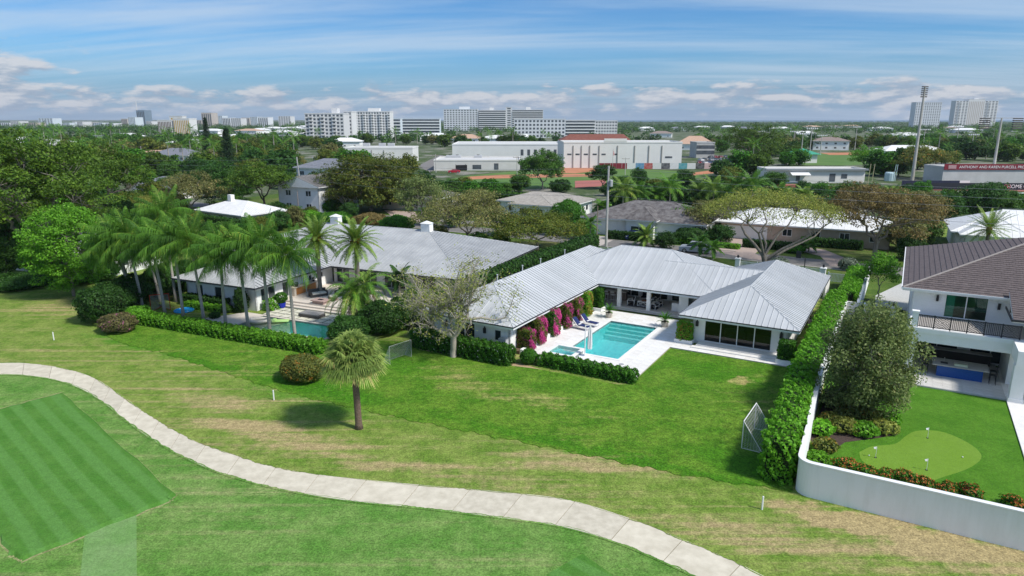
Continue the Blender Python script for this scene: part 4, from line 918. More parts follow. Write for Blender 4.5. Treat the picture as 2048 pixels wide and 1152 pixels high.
def small_palm(label, base, H, crown_r, nf=14, group=None, lm='palm', name='palm', z=0.0, n=14, wind=(-.03, 0), lean=(0, 0), trunk_r=.12, leaf_len=.6, grav=.12, stems=1):
    rng = rng_(); t = thing(name, label, 'palm', Vector((base[0], base[1], z)), 0, group)
    VV, FF, vals = [], [], []; o = 0; mb = MB()
    for s in range(stems):
        dx, dy = (0, 0) if stems == 1 else (math.cos(s * 2.4) * .5, math.sin(s * 2.4) * .5); hh = H * (1 - .12 * s)
        mb.tube([(dx * .3, dy * .3, -.02), (dx * .7 + lean[0] * .5, dy * .7 + lean[1] * .5, hh * .5), (dx + lean[0], dy + lean[1], hh)], [trunk_r * 1.15, trunk_r, trunk_r * .85], 6)
        for i in range(nf):
            k = (i + .5) / nf; V, Fq, vv = frond_arrays(i * 2.39996 + s, 1.2 - 1.7 * k, crown_r * rng.uniform(.85, 1.1), rng, n, leaf_len, .05 + .012 * (24 - n) / 4, grav, wind, .5, 1.0, 6)
            V = V + np.array([dx + lean[0], dy + lean[1], hh]); VV.append(V); FF.append(Fq + o); vals.append(vv); o += len(V)
    link('trunk', mb.mesh('trunk', PALMB), t); link('crown', np_mesh('crown', np.concatenate(VV), np.concatenate(FF), LM[lm], np.concatenate(vals)), t); return t
def sabal(label, base, H, r):
    rng = rng_(); t = thing('cabbage_palm', label, 'palm', Vector((base[0], base[1], 0)), 0)
    smooth(link('trunk', trunk_mesh('trunk', H, .235, .20, (-.10, 0), SABALB, rng, 12, 10), t)); top = np.array([-.10, 0, H - .05])
    nf = 110
    for i in range(nf):
        k = (i + .5) / nf; az = i * 2.39996; el = 1.45 - 1.85 * k + rng.uniform(-.15, .15); d = np.array([math.cos(az) * math.cos(el), math.sin(az) * math.cos(el), math.sin(el)])
        L = r * rng.uniform(.30, .60); up = np.array([0, 0, 1.]); s = np.cross(d, up); s /= np.linalg.norm(s) + 1e-6; nn = np.cross(s, d); V, Fq, vals = [], [], []
        def quad(a, b, c, e, v): o = len(V); V.extend([a, b, c, e]); Fq.append((o, o + 1, o + 2, o + 3)); vals.append(v)
        hub = d * L + up * -.06 * L; quad(s * -.02, s * .02, hub + s * .02, hub - s * .02, .6); bv = rng.uniform(.1, .75) if k < .9 else rng.uniform(.8, 1.0)
        for j in range(30):
            th = (j - 14.5) / 14.5 * 1.75; l = d * math.cos(th) + s * math.sin(th) + nn * (.12 * math.cos(th * 2)); l /= np.linalg.norm(l); ll = r * .66 * (1 - .22 * abs(th) / 1.75) * rng.uniform(.9, 1.12)
            w = np.cross(l, nn); w /= np.linalg.norm(w) + 1e-6; w = w * .038
            m1 = hub + l * ll * .45; e = hub + l * ll * .78 - up * ll * (.20 + .18 * rng.random()); vv = np.clip(bv + rng.normal(0, .12), 0, 1)
            quad(hub - w * .35, hub + w * .35, m1 + w, m1 - w, vv); quad(m1 - w, m1 + w, e + w * .15, e - w * .15, vv)
        link('frond', np_mesh('frond', np.array(V), np.array(Fq), LM['sabal'], np.array(vals)), t, tuple(top))
    return t
def cycad(label, frm, a, b, z):
    t = thing('potted_cycad', label, 'potted plant', frm.w(a, b, z), 0, 'potted cycads beside the main pool'); rng = rng_()
    part('pot', MB().lathe(0, 0, [(.26, 0), (.33, .06), (.36, .42), (.38, .46), (.38, .52), (.32, .52), (.31, .44)], 16), mat('tan_pot', (.42, .37, .30), (.5, .45, .38), 10, .9, .4, 30, stretch=(1, 1, 5)), t)
    part('stump', MB().lathe(0, 0, [(.13, .40), (.15, .6), (.05, .72)], 8), BARK_D, t)
    for i in range(26):
        V, Fq, vv = frond_arrays(i * 2.39996, 1.25 - 1.1 * (i / 26), .85, rng, 16, .16, .016, .10, (0, 0), .05, 1.0, 6, .3); link('frond', np_mesh('frond', V, Fq, LM['hedge'], vv), t, (0, 0, .66))

# --- hedges and shrubs of the main plot
hedge('dense clipped dark hedge in front of the left wing, behind the forked tree', MF, -37.3, -27.0, 46.0, 47.5, 1.55, 'hedge', .17, 2.0, flowers=('white_fl', lambda P, D, r: (D[:, 1] < -.5) & (r.random(len(P)) < .02), 0))
hedge('low clipped hedge at the near edge of the main pool patio', MF, -25.1, -16.6, 47.55, 48.75, .95, 'hedge', .17, 2.0)
shrub('round ball-clipped bush between the two front hedges', MF.w(-25.95, 47.75), .72, .72, 1.25, 'hedge', .14, 2.2, name='ball_shrub', rough=.03)
pinkish = lambda thr: (lambda P, D, r: r.random(len(P)) < thr * np.where(D[:, 0] > .35, 1.25, np.where(D[:, 2] > .6, .45, .10)) * (.75 + .6 * np.sin(P[:, 1] * 4 + P[:, 2] * 3.3 + 1)))
ord_ = ('nearest', 'second nearest', 'third nearest', 'fourth nearest', 'fifth nearest', 'sixth nearest')
bpx = [(1037, 700), (1072, 690), (1108, 668), (1132, 651), (1152, 632), (1172, 618)]
for i, (b, pk, lm, fm, h, w) in enumerate(((50.6, .55, 'ficus', 'bract', 1.75, 1.25), (52.6, .62, 'ficus', 'bract', 2.35, 1.5), (55.4, .60, 'hedge', 'bract', 2.45, 1.5), (58.1, .42, 'ficus', 'bract', 2.35, 1.45), (60.6, .25, 'ficus', 'bract', 2.3, 1.4), (63.0, .25, 'bright', 'redleaf', 2.45, 1.45))):
    hedge('%s clipped bougainvillea column along the patio wall, %s' % (ord_[i], ('half pink', 'brightest pink', 'pink on its pool side', 'pink and green', 'mostly green with a pale pink face', 'green with orange leaves')[i]), MF, -28.5, -26.95, b - w * .43, b + w * .43, h, lm, .14, 2.4, 'shrub', 'bougainvillea', .08, .3, .25, 'clipped columns along the patio wall', flowers=(fm, pinkish(pk), 0))
hedge('green clipped column shrub at the left corner of the lanai', MF, -28.0, -26.9, 65.6, 66.7, 2.1, 'hedge', .15, 2.2, 'shrub', 'column_shrub', .07, .28, .33, 'clipped columns along the patio wall')
hedge('cube shrub with red flowers in the white planter beside the glass doors', MF, -16.85, -15.45, 59.25, 60.1, 1.65, 'bright', .15, 2.2, 'shrub', 'cube_shrub', .08, .22, .34, flowers=('redleaf', lambda P, D, r: ((D[:, 0] < -.3) | (D[:, 1] < -.3)) & (r.random(len(P)) < .22), 0))
hedge('dark green cube shrub at the right end of the glass doors', MF, -7.85, -6.55, 58.1, 59.4, 1.6, 'hedge', .15, 2.2, 'shrub', 'cube_shrub', .07, .22, .34)
hedge('narrow low hedge along the right wing wall', MF, -6.4, -5.5, 60.2, 69.5, 1.1, 'mid', .17, 2.0)
bendf = lambda b: -.5 * min(1, max(0, (b - 38) / 14)) + (.9 if b > 77 else 0)
hedge('tall bright green hedge running along the white boundary wall', MF, -5.35, -3.75, 37.6, 92, 2.55, 'bright', .21, 1.9, rough=.32, round_=.4, bend=bendf, jitter=.95)
hedge('tall dark ficus hedge between the left house and the main house', MF, -40.2, -38.2, 50, 92, 3.6, 'dark', .28, 1.7, rough=.22, round_=.5)
mul = MB(); path_m = [G(*p) for p in ((812, 694), (840, 704), (868, 708), (884, 722), (900, 732), (930, 730), (960, 728), (1000, 738), (1030, 742), (1080, 750), (1100, 745), (1030, 725), (900, 695), (830, 678))]
path_m = spline(path_m + path_m[:1], 90)[:-1]
sheet('mulch_bed', path_m, mat('tan_mulch', (.36, .25, .14), (.48, .35, .21), 8, .95, .6, 25), .008)

# --- trees of the main plot
def forked_tree():
    base = G(907, 714); t = thing('forked_tree', 'pale sparse forked tree in front of the left wing, arching bare limbs', 'tree', base); rng = rng_(); wood, tw = MB(), MB(); P, D = [], []
    fork = np.array([.05, 0, 2.0]); limb(wood, (0, 0, -.05), fork, .30, .24, rng, 5, .04, 9)
    mains = [((-1.2, .3, 3.4), .15, 4.6), ((-.35, .6, 3.9), .14, 5.4), ((1.3, .2, 3.6), .17, 5.2), ((.7, -.5, 4.0), .13, 4.6), ((-1.7, -.4, 2.9), .12, 4.0)]
    for j, (q, r, spread) in enumerate(mains):
        pts = limb(wood, fork - np.array([0, 0, .25]), q, r, r * .72, rng, 5, .10, 7); q = np.array(q)
        for k in range(7):
            a = rng.uniform(0, 6.28); o = np.array([q[0] * .9 + math.cos(a) * spread * .50, q[1] + math.sin(a) * spread * .50, q[2] + rng.uniform(1.2, 4.9)])
            if k > 4: o[2] = q[2] + rng.uniform(-.2, 1.2); o[:2] = q[:2] + (o[:2] - q[:2]) * 1.35
            sp = limb(wood, q, o, r * .55, .035, rng, 5, .16, 5)
            for m_ in range(8):
                s0 = sp[1 + rng.integers(0, 4)]; e = o + rng.normal(0, 1, 3) * np.array([1.0, 1.0, .8]) if m_ > 2 else s0 + rng.normal(0, 1, 3) * np.array([.9, .9, .5]) + np.array([0, 0, .3])
                tp = limb(tw, s0, e, .024, .007, rng, 4, .2, 3)
                for x in tp[2:]:
                    for _ in range(2):
                        e2 = x + rng.normal(0, .34, 3); limb(tw, x, e2, .008, .004, rng, 2, .2, 3)
                        n = int(rng.uniform(2, 7)); P.append(x + (e2 - x) * rng.uniform(.2, 1.1, (n, 1)) + rng.normal(0, .13, (n, 3))); D.append(rng.normal(0, .6, (n, 3)) + np.array([0, 0, .5]))
    # the long bough reaching right over the roof
    b = [(1.2, .1, 3.3), (2.4, .0, 3.55), (3.6, .1, 3.3), (4.5, .2, 3.5), (5.0, .3, 4.6), (5.2, .3, 5.3)]; wood.tube(b, [.12, .10, .08, .065, .04, .02], 6, cap=False)
    for m_ in range(26):
        s0 = np.array(b[3 + rng.integers(0, 3)]); e = s0 + rng.normal(0, .55, 3) + np.array([.1, 0, .35]); limb(tw, s0, e, .016, .005, rng, 3, .2, 3); n = 14; P.append(e + rng.normal(0, .28, (n, 3))); D.append(rng.normal(0, .6, (n, 3)) + np.array([0, 0, .5]))
    smooth(part('trunk', wood, BARK_L, t)); part('branches', tw, BARK_L, t); leaf_part('crown', np.concatenate(P), np.concatenate(D), .16, LM['yolive'], t, .9, rng=rng)
forked_tree()
sabal('cabbage palm with a full fan-leaf head standing alone on the golf rough', G(718, 857), 4.85, 2.35)
# ------------------------------------------------------------------ left plot
lh = Site(LF, 'left_house', 'white house with ribbed grey metal roof behind the row of coconut palms', 'house', -52, 66)
ROOF_L = (lh,)
hip_roof(lh, -64.7, -52.6, 52.2, 70.0, EV, 5.0, 'b', .52, METAL_B, seen='se', hips=(True, True), gap_=.022, deckmat=SEAM)
hip_roof(lh, -73.0, -34.5, 64.5, 86.5, EV + .003, 6.0, 'a', .52, METAL_B, seen='se', gap_=.022, deckmat=SEAM)
wall(lh, (-63.7, 53.2), (-53.6, 53.2), 0, ZT, [(1.4, 2.5, .8, 2.2, 1), (4.2, 5.7, .8, 2.2, 1), (7.0, 8.9, .5, 2.2, 2)])
wall(lh, (-53.6, 53.2), (-53.6, 66.0), 0, ZT, [(.7, 2.9, .3, 2.3, 2), (4.0, 6.0, .5, 2.3, 2), (8.4, 9.0, 1.5, 2.2, 1), (9.6, 10.2, 1.5, 2.2, 1), (10.4, 11.0, 1.5, 2.2, 1)])
wall(lh, (-63.7, 69), (-63.7, 53.2), 0, ZT)
wall(lh, (-53.4, 66.0), (-36.0, 66.0), .4, ZT, [(.4, 2.4, .5, 2.4, 2), (3.4, 6.4, .5, 2.4, 3), (7.4, 10.4, .5, 2.4, 3), (11.5, 14.5, .5, 2.4, 3)])
wall(lh, (-36.0, 66.0), (-36.0, 85), 0, ZT, [(4, 6, .9, 2.2, 2), (10, 12, .9, 2.2, 2)])
for (a, b, z) in ((-60.2, 75.6, 6.0), (-45.6, 75.4, 5.95)):
    c = MB().box(a - .65, b - .45, z - .6, a + .65, b + .45, z + 1.0); lh.part('chimney', c, WHITE); lh.part('chimney_cap', MB().add([(a - .75, b - .55, z + 1.001), (a + .75, b - .55, z + 1.001), (a + .75, b + .55, z + 1.001), (a - .75, b + .55, z + 1.001), (a, b, z + 1.35)], [(0, 3, 2, 1), (0, 1, 4), (1, 2, 4), (2, 3, 4), (3, 0, 4)]), TRIM)
    for dx in (-.5, .5): pass
WOOD = mat('cedar_doors', (.34, .13, .035), (.46, .20, .06), 3, .55, .2, 20, stretch=(1, 1, 8))
bbq = Site(LF, 'outdoor_kitchen', 'stone outdoor kitchen with orange wood doors against the left house', 'outdoor kitchen', -53.0, 60.2, z=.5)
COR = mat('coral_stone', (.50, .43, .34), (.60, .53, .44), 2, .8, .3, 18)
bbq.part('counter', MB().box(-53.55, 58.3, .502, -52.85, 62.2, 1.45), COR); bbq.part('counter_top', MB().box(-53.57, 58.2, 1.451, -52.75, 62.3, 1.52), COR)
for b in (58.6, 60.4): bbq.part('wooden_door', MB().box(-52.848, b, .62, -52.80, b + 1.5, 1.38), WOOD)
# upper patio, steps, pavers, pool
lp = tag(link('left_patio', MB().box(-53.55, 56.6, .004, -40.5, 66, .50).box(-53.55, 56.1, .004, -41, 56.598, .33).box(-53.55, 55.6, .004, -41, 56.098, .17).mesh('left_patio', mat('coral_paving', (.58, .52, .45), (.67, .61, .54), 1.4, .8, .2, 14)), None, None, LF.ang), 'coral stone raised patio and steps behind the left pool', kind='structure')
sheet('grass_joint_bed', [LF.w(*p) for p in ((-52.4, 52.35), (-40.8, 52.35), (-40.8, 55.55), (-52.4, 55.55))], mat('joint_grass', (.03, .05, .018), (.05, .07, .025), 8, .95), .012)
bed = tag(link('paver_terrace', MB().box(-52.3, 52.36, .013, -40.9, 55.5, .016).mesh('paver_terrace', MATS['joint_grass']), None, None, LF.ang), 'terrace of square pale pavers with grass joints', kind='structure')
slab_grid(bed, [(-52.2, 52.45, -41.0, 55.45)], .06, 1.12, 1.0, [mat('cream_paver', (.60, .58, .46), (.68, .66, .55), 1.5, .8, .2, 20)], gap=.16, th=.04)
lpool = Site(LF, 'swimming_pool', 'turquoise pool with a curved shallow shelf behind the palm row', 'pool', -46.2, 50.1)
PL2 = mat('pool_plaster_aqua', (.17, .70, .62), (.21, .75, .67), 1.0, .6)
basin(lpool, *LPOOL[0], *LPOOL[2], 1.3, .05, PL2)
c = MB()
for (x0, y0, x1, y1) in ((-51.9, 48.0, -40.5, 48.3), (-51.9, 52.0, -40.5, 52.34), (-51.9, 48.3, -51.6, 52.0), (-40.8, 48.3, -40.5, 52.0)): c.box(x0, y0, -.02, x1, y1, .08)
lpool.part('coping', c, MATS['coral_paving'])
arc = [(-51.59, 48.31), (-49.6, 48.31)] + [(-49.6 + 1.5 * math.sin(t), 48.31 + 3.68 * k / 8) for k, t in ((k, math.pi * k / 8 * .5 + .0) for k in range(1, 9))] + [(-51.59, 51.99)]
lpool.part('sun_shelf', MB().prism(arc, -1.29, -.16), mat('sand_plaster', (.46, .48, .34), (.52, .54, .40), 2, .7))
lpool.part('shelf_edge', MB().tube([(p[0] + .03, p[1], -.15) for p in arc[1:10]], .05, 5), TILE)
lpool.part('water_surface', MB().quad((-51.6, 48.3, -.05), (-40.8, 48.3, -.05), (-40.8, 52.0, -.05), (-51.6, 52.0, -.05)), water('left_pool_water', (.84, .98, .95)))
sheet('left_deck', [LF.w(*p) for p in ((-56.5, 48.8), (-51.9, 47.7), (-40.5, 47.7), (-40.5, 48.0), (-51.9, 48.0), (-51.9, 52.35), (-54.2, 52.4))], MATS['coral_paving'], .05)
sofa(LF, 'wicker_sofa', 'dark wicker sofa on the left patio nearest the wooden doors', -50.6, 59.6, 60, 2.0, .95, .502, WICK, CREAM)
sofa(LF, 'wicker_sofa', 'dark wicker sofa at the back of the left patio', -48.0, 61.0, 0, 2.2, .95, .502, WICK, CREAM)
t = thing('ottoman', 'round brown wicker ottoman on the left patio', 'ottoman', LF.w(-47.9, 58.8, .502)); part('drum', MB().lathe(0, 0, [(.5, 0), (.55, .05), (.55, .42), (.5, .46)], 16), mat('brown_wicker', (.18, .14, .115), (.26, .21, .17), 25, .85, .5, 50), t); part('cushion', MB().lathe(0, 0, [(.48, .461), (.5, .5), (.42, .55)], 16), CREAM, t)
t = thing('fire_pit', 'square pink stone fire pit on the left patio steps', 'fire pit', LF.w(-48.3, 57.2, .502), LF.ang); PK = mat('pink_stone', (.36, .25, .22), (.44, .32, .28), 3, .8, .2, 15); part('body', MB().bevbox(-.75, -.5, 0, .75, .5, .30, .03), PK, t); part('top_slab', MB().bevbox(-.9, -.62, .301, .9, .62, .40, .02), PK, t); part('burner', MB().box(-.3, -.2, .401, .3, .2, .42), BLACK, t)
t = thing('day_bed', 'low grey wicker day bed on the pale pavers', 'day bed', LF.w(-46.8, 53.9, .062), LF.ang); part('base', MB().bevbox(-1.25, -.65, 0, 1.25, .65, .30, .03), WICK, t); part('mattress', MB().bevbox(-1.18, -.6, .301, 1.18, .6, .42, .04), mat('grey_canvas', (.22, .215, .21), (.27, .265, .26), 5, .9), t)
t = thing('blue_planter', 'cobalt blue round pot with a leafy bush by the left steps', 'potted plant', LF.w(-52.0, 55.2, .062)); part('pot', MB().lathe(0, 0, [(.30, 0), (.42, .15), (.46, .45), (.48, .6), (.42, .6), (.40, .5)], 16), mat('cobalt_glaze', (.008, .02, .30), (.015, .035, .38), 5, .25), t)
rng = rng_(); d = rng.normal(0, 1, (1400, 3)); d /= np.linalg.norm(d, axis=1, keepdims=True); leaf_part('leaves', d * rng.uniform(.75, 1, (1400, 1)) * np.array([.72, .72, .62]) + np.array([0, 0, 1.15]), d, .17, LM['hedge'], t)
t = thing('pool_float', 'pale inflatable float lying on the shelf of the left pool', 'pool float', LF.w(-50.6, 50.4, -.03)); FL = mat('cream_vinyl', (.72, .64, .52), (.78, .72, .62), 3, .35)
ring = [(.95 * math.cos(a), .6 * math.sin(a), .16) for a in [2 * math.pi * k / 18 for k in range(19)]]; smooth(part('ring', MB().tube(ring, .17, 8), FL, t)); smooth(part('neck', MB().tube([(.9, 0, .2), (1.05, 0, .6), (.95, 0, .85), (.75, 0, .8)], [.15, .12, .12, .06], 8), FL, t))
t = thing('lounge_float', 'lime green lounge float at the edge of the left pool', 'pool float', LF.w(-48.6, 51.3, .02), LF.ang + .5); LG = mat('lime_vinyl', (.42, .66, .20), (.5, .72, .28), 3, .35); part('bed', MB().bevbox(-.8, -.35, 0, .8, .35, .12, .03), LG, t); part('headrest', MB().bevbox(-.8, -.35, .121, -.5, .35, .24, .03), LG, t)
t = thing('blue_saucer', 'bright blue round splash mat on the grass behind the palms', 'splash mat', G(368, 622)); part('rim', MB().tube([(.95 * math.cos(k * .3142), .95 * math.sin(k * .3142), .08) for k in range(21)], .09, 6), mat('blue_vinyl', (.02, .27, .62), (.03, .33, .70), 3, .3), t); part('mat', MB().lathe(0, 0, [(.9, .03), (.9, .06)], 20), MATS['blue_vinyl'], t)
for (a, b, nm) in ((-52.95, 58.8, 'nearer'), (-52.95, 61.7, 'farther')):
    t = thing('counter_pot', 'small black pot plant on the outdoor kitchen counter, %s one' % nm, 'potted plant', LF.w(a, b, 1.522)); part('pot', MB().lathe(0, 0, [(.12, 0), (.17, .2), (.15, .2)], 10), BLACK, t); d = rng.normal(0, 1, (120, 3)); d /= np.linalg.norm(d, axis=1, keepdims=True); leaf_part('leaves', d * .2 + np.array([0, 0, .33]), d, .12, LM['dark'], t)

hedge('long leafy hedge along the golf side of the left pool', LF, -60.6, -38.3, 44.5, 46.2, 1.05, 'bright', .19, 2.0, rough=.16, round_=.4, jitter=.85)
hedge('low yellow-green border hedge below the left house windows', LF, -62.0, -56.6, 51.0, 51.8, .7, 'lime', .17, 2.0)
hedge('dark hedge under the left house windows', LF, -63.5, -57.0, 51.9, 52.9, 1.15, 'dark', .18, 2.0)
hedge('yellow-green shrub bed at the corner of the left house', LF, -53.3, -51.9, 53.6, 55.4, 1.15, 'lime', .17, 2.0, 'shrub', 'flower_shrub', .15, .4, flowers=('white_fl', lambda P, D, r: r.random(len(P)) < .10, 0))
shrub('tall narrow dark shrub at the left house corner', LF.w(-54.7, 52.2), .75, .75, 2.6, 'dark', .17, name='column_shrub')
shrub('small round shrub on the grass left of the pool deck', LF.w(-56.3, 51.6), .9, .6, .8, 'mid', .15)
shrub('tiny dark ball shrub behind the palm row', G(430, 637), .55, .5, .7, 'dark', .14, name='ball_shrub')
for (x, y, rx, h, lm, lb) in ((700, 686, 2.0, 2.5, 'dark', 'large dark rounded shrub at the right end of the left pool'), (762, 668, 2.2, 3.2, 'dark', 'tall dark rounded shrub right of the feathery palm'), (806, 655, 1.9, 3.0, 'dark', 'dark shrub between the pool shrubs and the forked tree'), (835, 640, 1.8, 3.4, 'mid', 'shaggy green shrub beside the left wing of the main house')):
    shrub(lb, G(x, y), rx, rx * .9, h, lm, .19, 1.9, rough=.12)
shrub('rounded reddish green bush on the rough left of the cabbage palm', G(607, 758), 1.95, 1.6, 1.9, 'copper', .17, 2.1, rough=.10)
shrub('bush with purple flowers at the left end of the long hedge', G(238, 662), 1.9, 1.6, 1.7, 'purple', .17, 2.0, rough=.15)
shrub('bright green bush beside the purple one', G(275, 642), 1.6, 1.4, 1.5, 'bright', .18, 2.0, rough=.15)
for (x, y, rx, h, lb) in ((215, 640, 2.6, 3.6, 'dark tall shrub mass at the left edge of the palm row'), (262, 612, 2.4, 3.4, 'dark shrub behind the leaning palm trunks'), (330, 592, 2.6, 3.6, 'dark shrub behind the lacrosse goal'), (385, 578, 2.2, 3.4, 'dark shrub against the left house wall end')):
    shrub(lb, G(x, y), rx, rx, h, 'dark', .22, 1.8, rough=.18)
pal = [((285.7, 618), (269, 501)), ((270.5, 614), (236, 515)), ((268, 611), (248, 523)), ((330, 628), (317, 515)), ((320, 604), (303, 528)), ((367.5, 637), (362, 508)), ((408, 642), (395, 513)), ((452, 654), (453, 535)), ((497, 660), (488.5, 533)), ((540.6, 672), (536, 520)), ((590.4, 679), (584, 540)), ((352, 604), (345, 455))]
lbl = ['tall coconut palm right of the leaning pair at the left of the palm row', 'leaning coconut palm, leftmost of the palm row', 'coconut palm crossing behind the leftmost leaning trunk', 'coconut palm standing in front of the lacrosse goal', 'slim leaning coconut palm behind the lacrosse goal', 'straight coconut palm behind the blue splash mat', 'coconut palm right of the blue splash mat', 'coconut palm in front of the left house windows', 'coconut palm in front of the corner of the left house', 'coconut palm in front of the lime float', 'rightmost coconut palm, in front of the left pool', 'tall coconut palm in the middle back of the row']
for (b, tp), lb in zip(pal, lbl):
    base = G(*b); H = height_at(base, tp[1] - 24); dx = metres(base, tp[0] - b[0]) ; coconut(lb, base, H + .25, (dx, .25), 3.2, 32, (-.065, .035), leaf_len=.95)
date_palm('date palm with orange fruit on the left patio, nearer the wooden doors', G(641, 589, .5), height_at(G(641, 589, .5), 478) - .5, 3.1, 58, z=.5, group='date palms of the left patio')
date_palm('date palm with orange fruit right of the other one, before the grey roof', G(718, 600, .5), height_at(G(718, 600, .5), 483) - .5, 3.1, 58, z=.5, group='date palms of the left patio')
def feather_clump():
    base = G(718, 655); t = thing('feathery_palm_clump', 'feathery drooping palm clump with brown dead leaves at the left pool', 'palm', base); rng = rng_()
    for s, (dx, dy, h) in enumerate(((-.5, 0, 3.7), (.7, .4, 4.3), (.2, -.4, 3.1))):
        link('trunk', MB().tube([(dx * .3, dy * .3, 0), (dx, dy, h)], [.16, .12], 7).mesh('trunk', PALMB), t)
        for i in range(22):
            k = i / 22; V, Fq, vv = frond_arrays(i * 2.39996 + s, 1.1 - 1.5 * k, 3.2 * rng.uniform(.8, 1.1), rng, 30, .62, .034, .16 + .12 * k, (-.01, 0), .5, 1.0, 9, .5)
            link('frond', np_mesh('frond', V, Fq, LM['date' if i % 3 == 0 else 'palm'], vv), t, (dx, dy, h))
        for i in range(9):
            V, Fq, vv = frond_arrays(i * .698 + s, -.5, 2.9, rng, 24, .5, .03, .28, (0, 0), .6, .7, 7, .2); link('dead_frond', np_mesh('dead_frond', V, Fq, leaf_mat('leaf_dead', (.16, .10, .05), (.30, .21, .11)), vv), t, (dx, dy, h - .2))
feather_clump()
small_palm('dark little palm behind the feathery clump', G(800, 600), 2.6, 2.0, 16, None, 'dark', n=20)

# lacrosse goal, nets, stakes
NET = mat('net_cord', (.50, .51, .50), None, rough=.8)
def net_grid(mb, A, B, C, D, n, m_, r=.008, sag=0.0):
    A, B, C, D = map(Vector, (A, B, C, D))
    def P(u, v): q = (A * (1 - u) + B * u) * (1 - v) + (D * (1 - u) + C * u) * v; q.z -= sag * math.sin(math.pi * u) * math.sin(math.pi * v); return q
    for i in range(n + 1): mb.tube([P(i / n, k / 5) for k in range(6)], r, 3, cap=False)
    for j in range(m_ + 1): mb.tube([P(k / 5, j / m_) for k in range(6)], r, 3, cap=False)
t = thing('lacrosse_goal', 'lacrosse goal with red posts and white net left of the palms', 'goal', G(322, 622), R(25)); RED = mat('red_paint', (.55, .05, .02), None, rough=.4); f = MB()
for s in (-.92, .92): f.bar((s, 0, 0), (s, 0, 1.83), .035, 6); f.bar((s, 0, .03), (0, 1.9, .03), .03, 5)
f.bar((-.92, 0, 1.83), (.92, 0, 1.83), .035, 6); part('frame', f, RED, t); nb = MB(); net_grid(nb, (-.92, 0, 1.83), (.92, 0, 1.83), (.1, 1.9, .05), (-.1, 1.9, .05), 14, 14, .010, .15); net_grid(nb, (-.92, 0, 0), (-.92, 0, 1.83), (-.1, 1.9, .1), (-.1, 1.9, .03), 12, 10, .010); net_grid(nb, (.92, 0, 0), (.92, 0, 1.83), (.1, 1.9, .1), (.1, 1.9, .03), 12, 10, .010); part('net', nb, NET, t)
def soccer_goal(label, loc, rz, w, h, d, fm=None, r=.03):
    t = thing('soccer_goal', label, 'goal', loc, rz); f = MB()
    for s in (-w / 2, w / 2): f.bar((s, 0, 0), (s, 0, h), r, 6); f.bar((s, 0, h), (s, d, .03), r * .8, 5); f.bar((s, 0, .03), (s, d, .03), r * .8, 5)
    f.bar((-w / 2, 0, h), (w / 2, 0, h), r, 6); f.bar((-w / 2, d, .03), (w / 2, d, .03), r * .8, 5); part('frame', f, fm or PLW, t)
    nb = MB(); net_grid(nb, (-w / 2, 0, h), (w / 2, 0, h), (w / 2, d, .05), (-w / 2, d, .05), int(w / .16), 14, .006, .1)
    for s in (-w / 2, w / 2): net_grid(nb, (s, 0, 0), (s, 0, h), (s, d, .06), (s, d, .03), 12, 7, .006)
    part('net', nb, NET, t)
g1_, g2_ = G(1483, 897), G(1513, 806, 1.85); g2_.z = 0; gd = g1_ - g2_
soccer_goal('white soccer goal with net beside the tall boundary hedge', (g1_ + g2_) / 2, math.atan2(gd.y, gd.x), gd.length, 1.85, 1.25)
soccer_goal('pale soccer goal net near the left end of the dark hedge', G(802, 722), R(50), 2.4, 1.6, .9, NET, .014)
for (x, y, lb) in ((108, 680, 'white out-of-bounds stake on the far left rough'), (548, 800, 'white out-of-bounds stake below the reddish bush'), (1524, 1019, 'white out-of-bounds stake near the boundary wall corner')):
    t = thing('marker_stake', lb, 'stake', G(x, y), 0, 'white marker stakes'); part('post', MB().bevbox(-.04, -.04, 0, .04, .04, .78, .015), PLW, t)
cycad('cycad in a tan pot at the far left corner of the main pool', MF, -25.2, 63.7, .102)
cycad('cycad in a tan pot at the far right corner of the main pool', MF, -19.2, 63.4, .102)
# ------------------------------------------------------------------ right plot
rh = Site(MF, 'two_storey_house', 'white two storey house with brown tile roof and black balcony rail on the right', 'house', 8, 66)
SID = mat('white_siding', (.80, .80, .80), (.76, .76, .76), 2, .6)
TILEM = [mat('brown_tile_%s' % n, c1, c2, 3, .75, .25, 20) for n, c1, c2 in (('plain', (.115, .093, .090), (.15, .122, .118)), ('dark', (.10, .082, .08), (.13, .108, .104)), ('light', (.13, .105, .10), (.165, .135, .13)))]
FW, EZ = 65.3, 6.25
# ground floor: open kitchen between piers, upper wall set back behind the balcony
rh.part('pier', MB().box(1.45, 60.9, 0, 1.98, 61.6, 2.86), WHITE); rh.part('pier', MB().box(8.15, 58.0, 0, 8.95, 58.8, 2.84), WHITE); rh.part('pier_base', MB().box(8.08, 57.93, 0, 9.02, 58.87, .35), WHITE)
rh.part('balcony_slab', MB().box(1.45, 60.85, 2.86, 15, 65.2, 3.95), WHITE); rh.part('balcony_moulding', MB().box(1.40, 60.76, 3.62, 8.2, 60.85, 3.98), WHITE)
rh.part('porch_block', MB().box(8.2, 57.9, 2.84, 15, 60.84, 3.95), WHITE)
wall(rh, (1.5, 66.8), (12, 66.8), 0, 2.86, [(.7, 3.8, .1, 2.4, 2), (4.6, 7.6, .1, 2.4, 2)], glass=PANE)
wall(rh, (1.5, 84), (1.5, 61.6), 0, 2.86, [(4, 5.5, .8, 2.2, 1), (10, 11.5, .8, 2.2, 1)])
rh.part('pier', MB().box(8.3, 62.0, 0, 8.7, 66.7, 2.84), WHITE)
